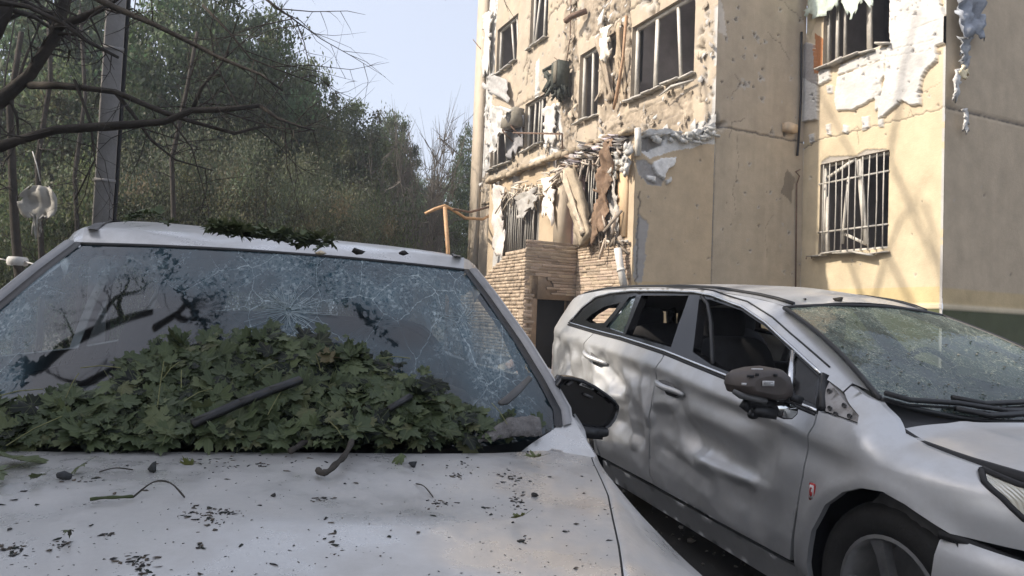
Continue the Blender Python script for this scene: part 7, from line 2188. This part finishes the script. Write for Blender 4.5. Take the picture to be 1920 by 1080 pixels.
o = k.build('rubber_strip', M_plast); o.location = o0; tag(o, 'grey rubber strip on the glass at the right end of the leaf pile', 'strip')
# slab of bark on the bonnet edge
def G_top(l, s, z): return z - np.where(s < -.13 + .15 * abs(l / .77) ** 3.2, zH(l, s), .92 + (s + .1) * .5)
pa, pb_ = wL(hitL(G_h, 888, 842)), wL(hitL(G_h, 1008, 842)); o0 = (pa + pb_) / 2
V = []; nu2, nv2 = 26, 9
for i in range(nu2 + 1):
    u = i / nu2; wd_ = .012 + .075 * min(1, u * 1.5) ** .8 * (1 - .25 * max(0, u - .7) / .3)
    for j in range(nv2 + 1):
        v_ = j / nv2; e_ = .012 * (vnoise(u * 14, 3.3, 5) - .5) * (j in (0, nv2)) * 2
        V.append(pa + (pb_ - pa) * u - o0 + LA * ((v_ - .35) * wd_ + e_) + LU * (.014 + .040 * math.sin(math.pi * (.15 + .75 * v_)) * min(1, u * 1.8) + .012 * (fbm(u * 9, v_ * 3, 8) - .5) + .018 * u - .016 * max(0, .25 - v_) * 4 * u))
ids = np.arange((nu2 + 1) * (nv2 + 1)).reshape(nu2 + 1, nv2 + 1)
F = [(ids[i, j], ids[i, j + 1], ids[i + 1, j + 1], ids[i + 1, j]) for i in range(nu2) for j in range(nv2)]
o = link('bark_slab', np_mesh('bark_slab', V, F), None, [pm('dry_bark', (.17, .16, .155), .95, ns=25, na=.5, bump=1.0, bs=70)], True); o.location = o0
md = o.modifiers.new('thickness', 'SOLIDIFY'); md.thickness = .007
tag(o, 'torn grey bark slab on the bonnet edge at the lower right of the windscreen', 'bark')
def hood_stick(pts, rad, lab, mat=M_bark, lift=.012, cat='stick', name='stick', col=(1, 1, 1)):
    P = curve_pts([wL(hitL(G_h, px, py, .3, 4)) + LU * (lf + lift) for px, py, lf in pts]); k = MB(); o0 = P[0]; n = len(P)
    k.tube([p - o0 for p in P], [rad * (1 + .18 * math.sin(i * 1.3)) for i in range(n)], 7, col); o = k.build(name, mat, None, True); o.location = o0; return tag(o, lab, cat)
hood_stick([(596, 893, .0), (600, 899, .0), (615, 900, .004), (630, 893, .012), (643, 882, .014), (655, 862, .018), (660, 850, .022)], .0058, 'crooked dark stick with a knobbed end on the middle of the bonnet', col=(.35, .35, .36))
hood_stick([(543, 858, .0), (556, 854, .005), (575, 848, .01), (640, 845, .02)], .006, 'short cut branch end at the back edge of the bonnet', col=(.5, .45, .42))
hood_stick([(248, 938, .002), (285, 930, .02), (318, 929, .018), (346, 936, .001)], .0014, 'thin arched leaf stalk on the left of the bonnet', M_bark, .002, 'stalk', 'leaf_stalk')
hood_stick([(168, 945, .003), (195, 943, .004), (225, 942, .004), (248, 938, .002)], .0026, 'green torn leaf stem left of the arched stalk', M_leaf, .004, 'stalk', 'leaf_stalk', (.06, .075, .03))
hood_stick([(780, 909, .0), (795, 920, .006), (812, 934, .0)], .0012, 'straight thin stalk right of the crooked stick', M_bark, .002, 'stalk', 'leaf_stalk')
hood_stick([(186, 887, .0), (215, 886, .006), (249, 885, .002)], .0012, 'straight stalk beside the dark pebble at upper left of the bonnet', M_bark, .002, 'stalk', 'leaf_stalk')
def hood_leaf(px, py, s, ang, tilt, lab, seed, col=None, squash=1.0):
    p = hitL(G_h, px, py, .3, 4); w = wL(p) + LU * .006
    rr3 = np.random.RandomState(seed); n = nrm(LU + (LE * math.cos(ang * 2) + LA * math.sin(ang * 2)) * tilt); x = nrm(LE * math.cos(ang) + LA * math.sin(ang)); x = nrm(x - n * (x @ n)); y = np.cross(n, x)
    v, f, ve = leaf_geom(seed, s, 1.5); v[:, 0] *= squash; v[:, 2] += .012
    o = link('fallen_leaf', leaf_mesh('fallen_leaf', [(v[:, :1] * x + v[:, 1:2] * y + v[:, 2:] * n, f, ve, col or GREENS[4])])); o.location = w; return tag(o, lab, 'leaf')
hood_leaf(20, 880, .075, .4, .35, 'large pale green leaf drooping over the left edge of the bonnet', 5, (.085, .095, .045))
hood_leaf(-5, 905, .06, 1.9, .2, 'dark green leaf under the large pale leaf at the left bonnet edge', 6, (.05, .06, .03))
hood_leaf(75, 912, .026, 1.0, .5, 'small curled green leaf right of the large leaf at the left bonnet edge', 7, (.06, .075, .03), .5)
hood_leaf(160, 888, .026, 1.6, .5, 'shrivelled leaf with a dark bud at upper left of the bonnet', 8, (.075, .08, .04), .6)
hood_leaf(90, 851, .015, .6, .3, 'tiny leaf scrap at the left back edge of the bonnet', 9, (.05, .06, .03), .6)
hood_leaf(361, 891, .020, 1.5, .3, 'small yellow green leaf scrap left of the middle of the bonnet', 10, (.10, .11, .03), .45)
hood_leaf(752, 868, .030, 2.4, .5, 'crumpled green leaf beside a pebble right of the crooked stick', 11, (.07, .085, .035), .6)
hood_leaf(985, 988, .022, 1.3, .6, 'arched yellow green leaf on the right of the bonnet', 12, (.10, .10, .025), .5)
hood_leaf(1010, 872, .030, 1.5, .2, 'yellowing leaf sticking out under the bark slab', 14, (.10, .095, .03), .6)
hood_leaf(125, 1020, .018, .7, .3, 'dry leaf scrap at lower left of the bonnet', 15, (.055, .055, .04), .6)
chip(289, 884, .0125, 'rounded dark pebble at upper left of the bonnet', 2, G_h, .9, (.035, .037, .036))
chip(773, 876, .0105, 'dark pebble beside the crumpled leaf on the bonnet', 4, G_h, .9, (.04, .042, .045))
chip(122, 899, .014, 'dark round bud beside the shrivelled leaf on the bonnet', 8, G_h, .7, (.05, .052, .055))
chip(514, 931, .006, 'small dark crumb left of the crooked stick on the bonnet', 9, G_h, .7)
chip(1003, 931, .008, 'dark crumb on the bonnet below the bark slab', 11, G_h, .7)
chip(990, 848, .004, 'tiny dark crumb beside the bark slab', 12, G_h, .7)
# flakes and dark specks scattered over the bonnet
rs = np.random.RandomState(3); k = MB(); o0 = wL((0, -.5, .9))
CL = [(375, 962, 34, 12, 42), (428, 962, 26, 7, 24), (400, 978, 30, 6, 14), (25, 1028, 22, 10, 26), (118, 1022, 14, 8, 14), (255, 1052, 26, 12, 34), (268, 1070, 10, 8, 16), (378, 1024, 10, 7, 10), (830, 945, 26, 8, 26), (855, 892, 14, 6, 16), (865, 870, 26, 12, 16),
      (960, 898, 24, 14, 30), (975, 940, 16, 16, 30), (415, 868, 40, 12, 26), (485, 872, 14, 6, 14), (605, 937, 24, 4, 16), (160, 900, 30, 6, 10), (980, 1015, 14, 6, 12), (560, 860, 40, 10, 10), (918, 955, 10, 8, 8), (205, 1003, 14, 5, 8), (640, 1010, 60, 30, 14)]
spots = [(cx + rs.normal() * sx * .6, cy + rs.normal() * sy * .6, rs.uniform(.0012, .0048)) for cx, cy, sx, sy, n in CL for _ in range(n)] + [(rs.uniform(-40, 1180), rs.uniform(850, 1085), rs.uniform(.0006, .0022) if rs.rand() < .9 else .0045) for _ in range(480)]
for i, (px, py, s) in enumerate(spots):
    p = hitL(G_h, px, py, .3, 4)
    if p is None or abs(p[0]) > leH(p[1]) + .0: continue
    w = wL(p) - o0
    V_, F_ = rock(i % 23, s, .35, 7); an = rs.uniform(0, 6.28); el = rs.uniform(1, 2.2)
    k.add([(w[0] + (x * math.cos(an) * el - y * math.sin(an)), w[1] + (x * math.sin(an) * el + y * math.cos(an)), w[2] + z + s * .2) for x, y, z in V_], F_, np.array([(.035, .034, .034), (.07, .06, .05), (.03, .035, .03), (.12, .10, .08)][i % 4]))
o = k.build('bonnet_flakes', M_debris); o.location = o0; tag(o, 'dark flakes and crumbs scattered over the pale car bonnet', 'debris', kind='stuff')
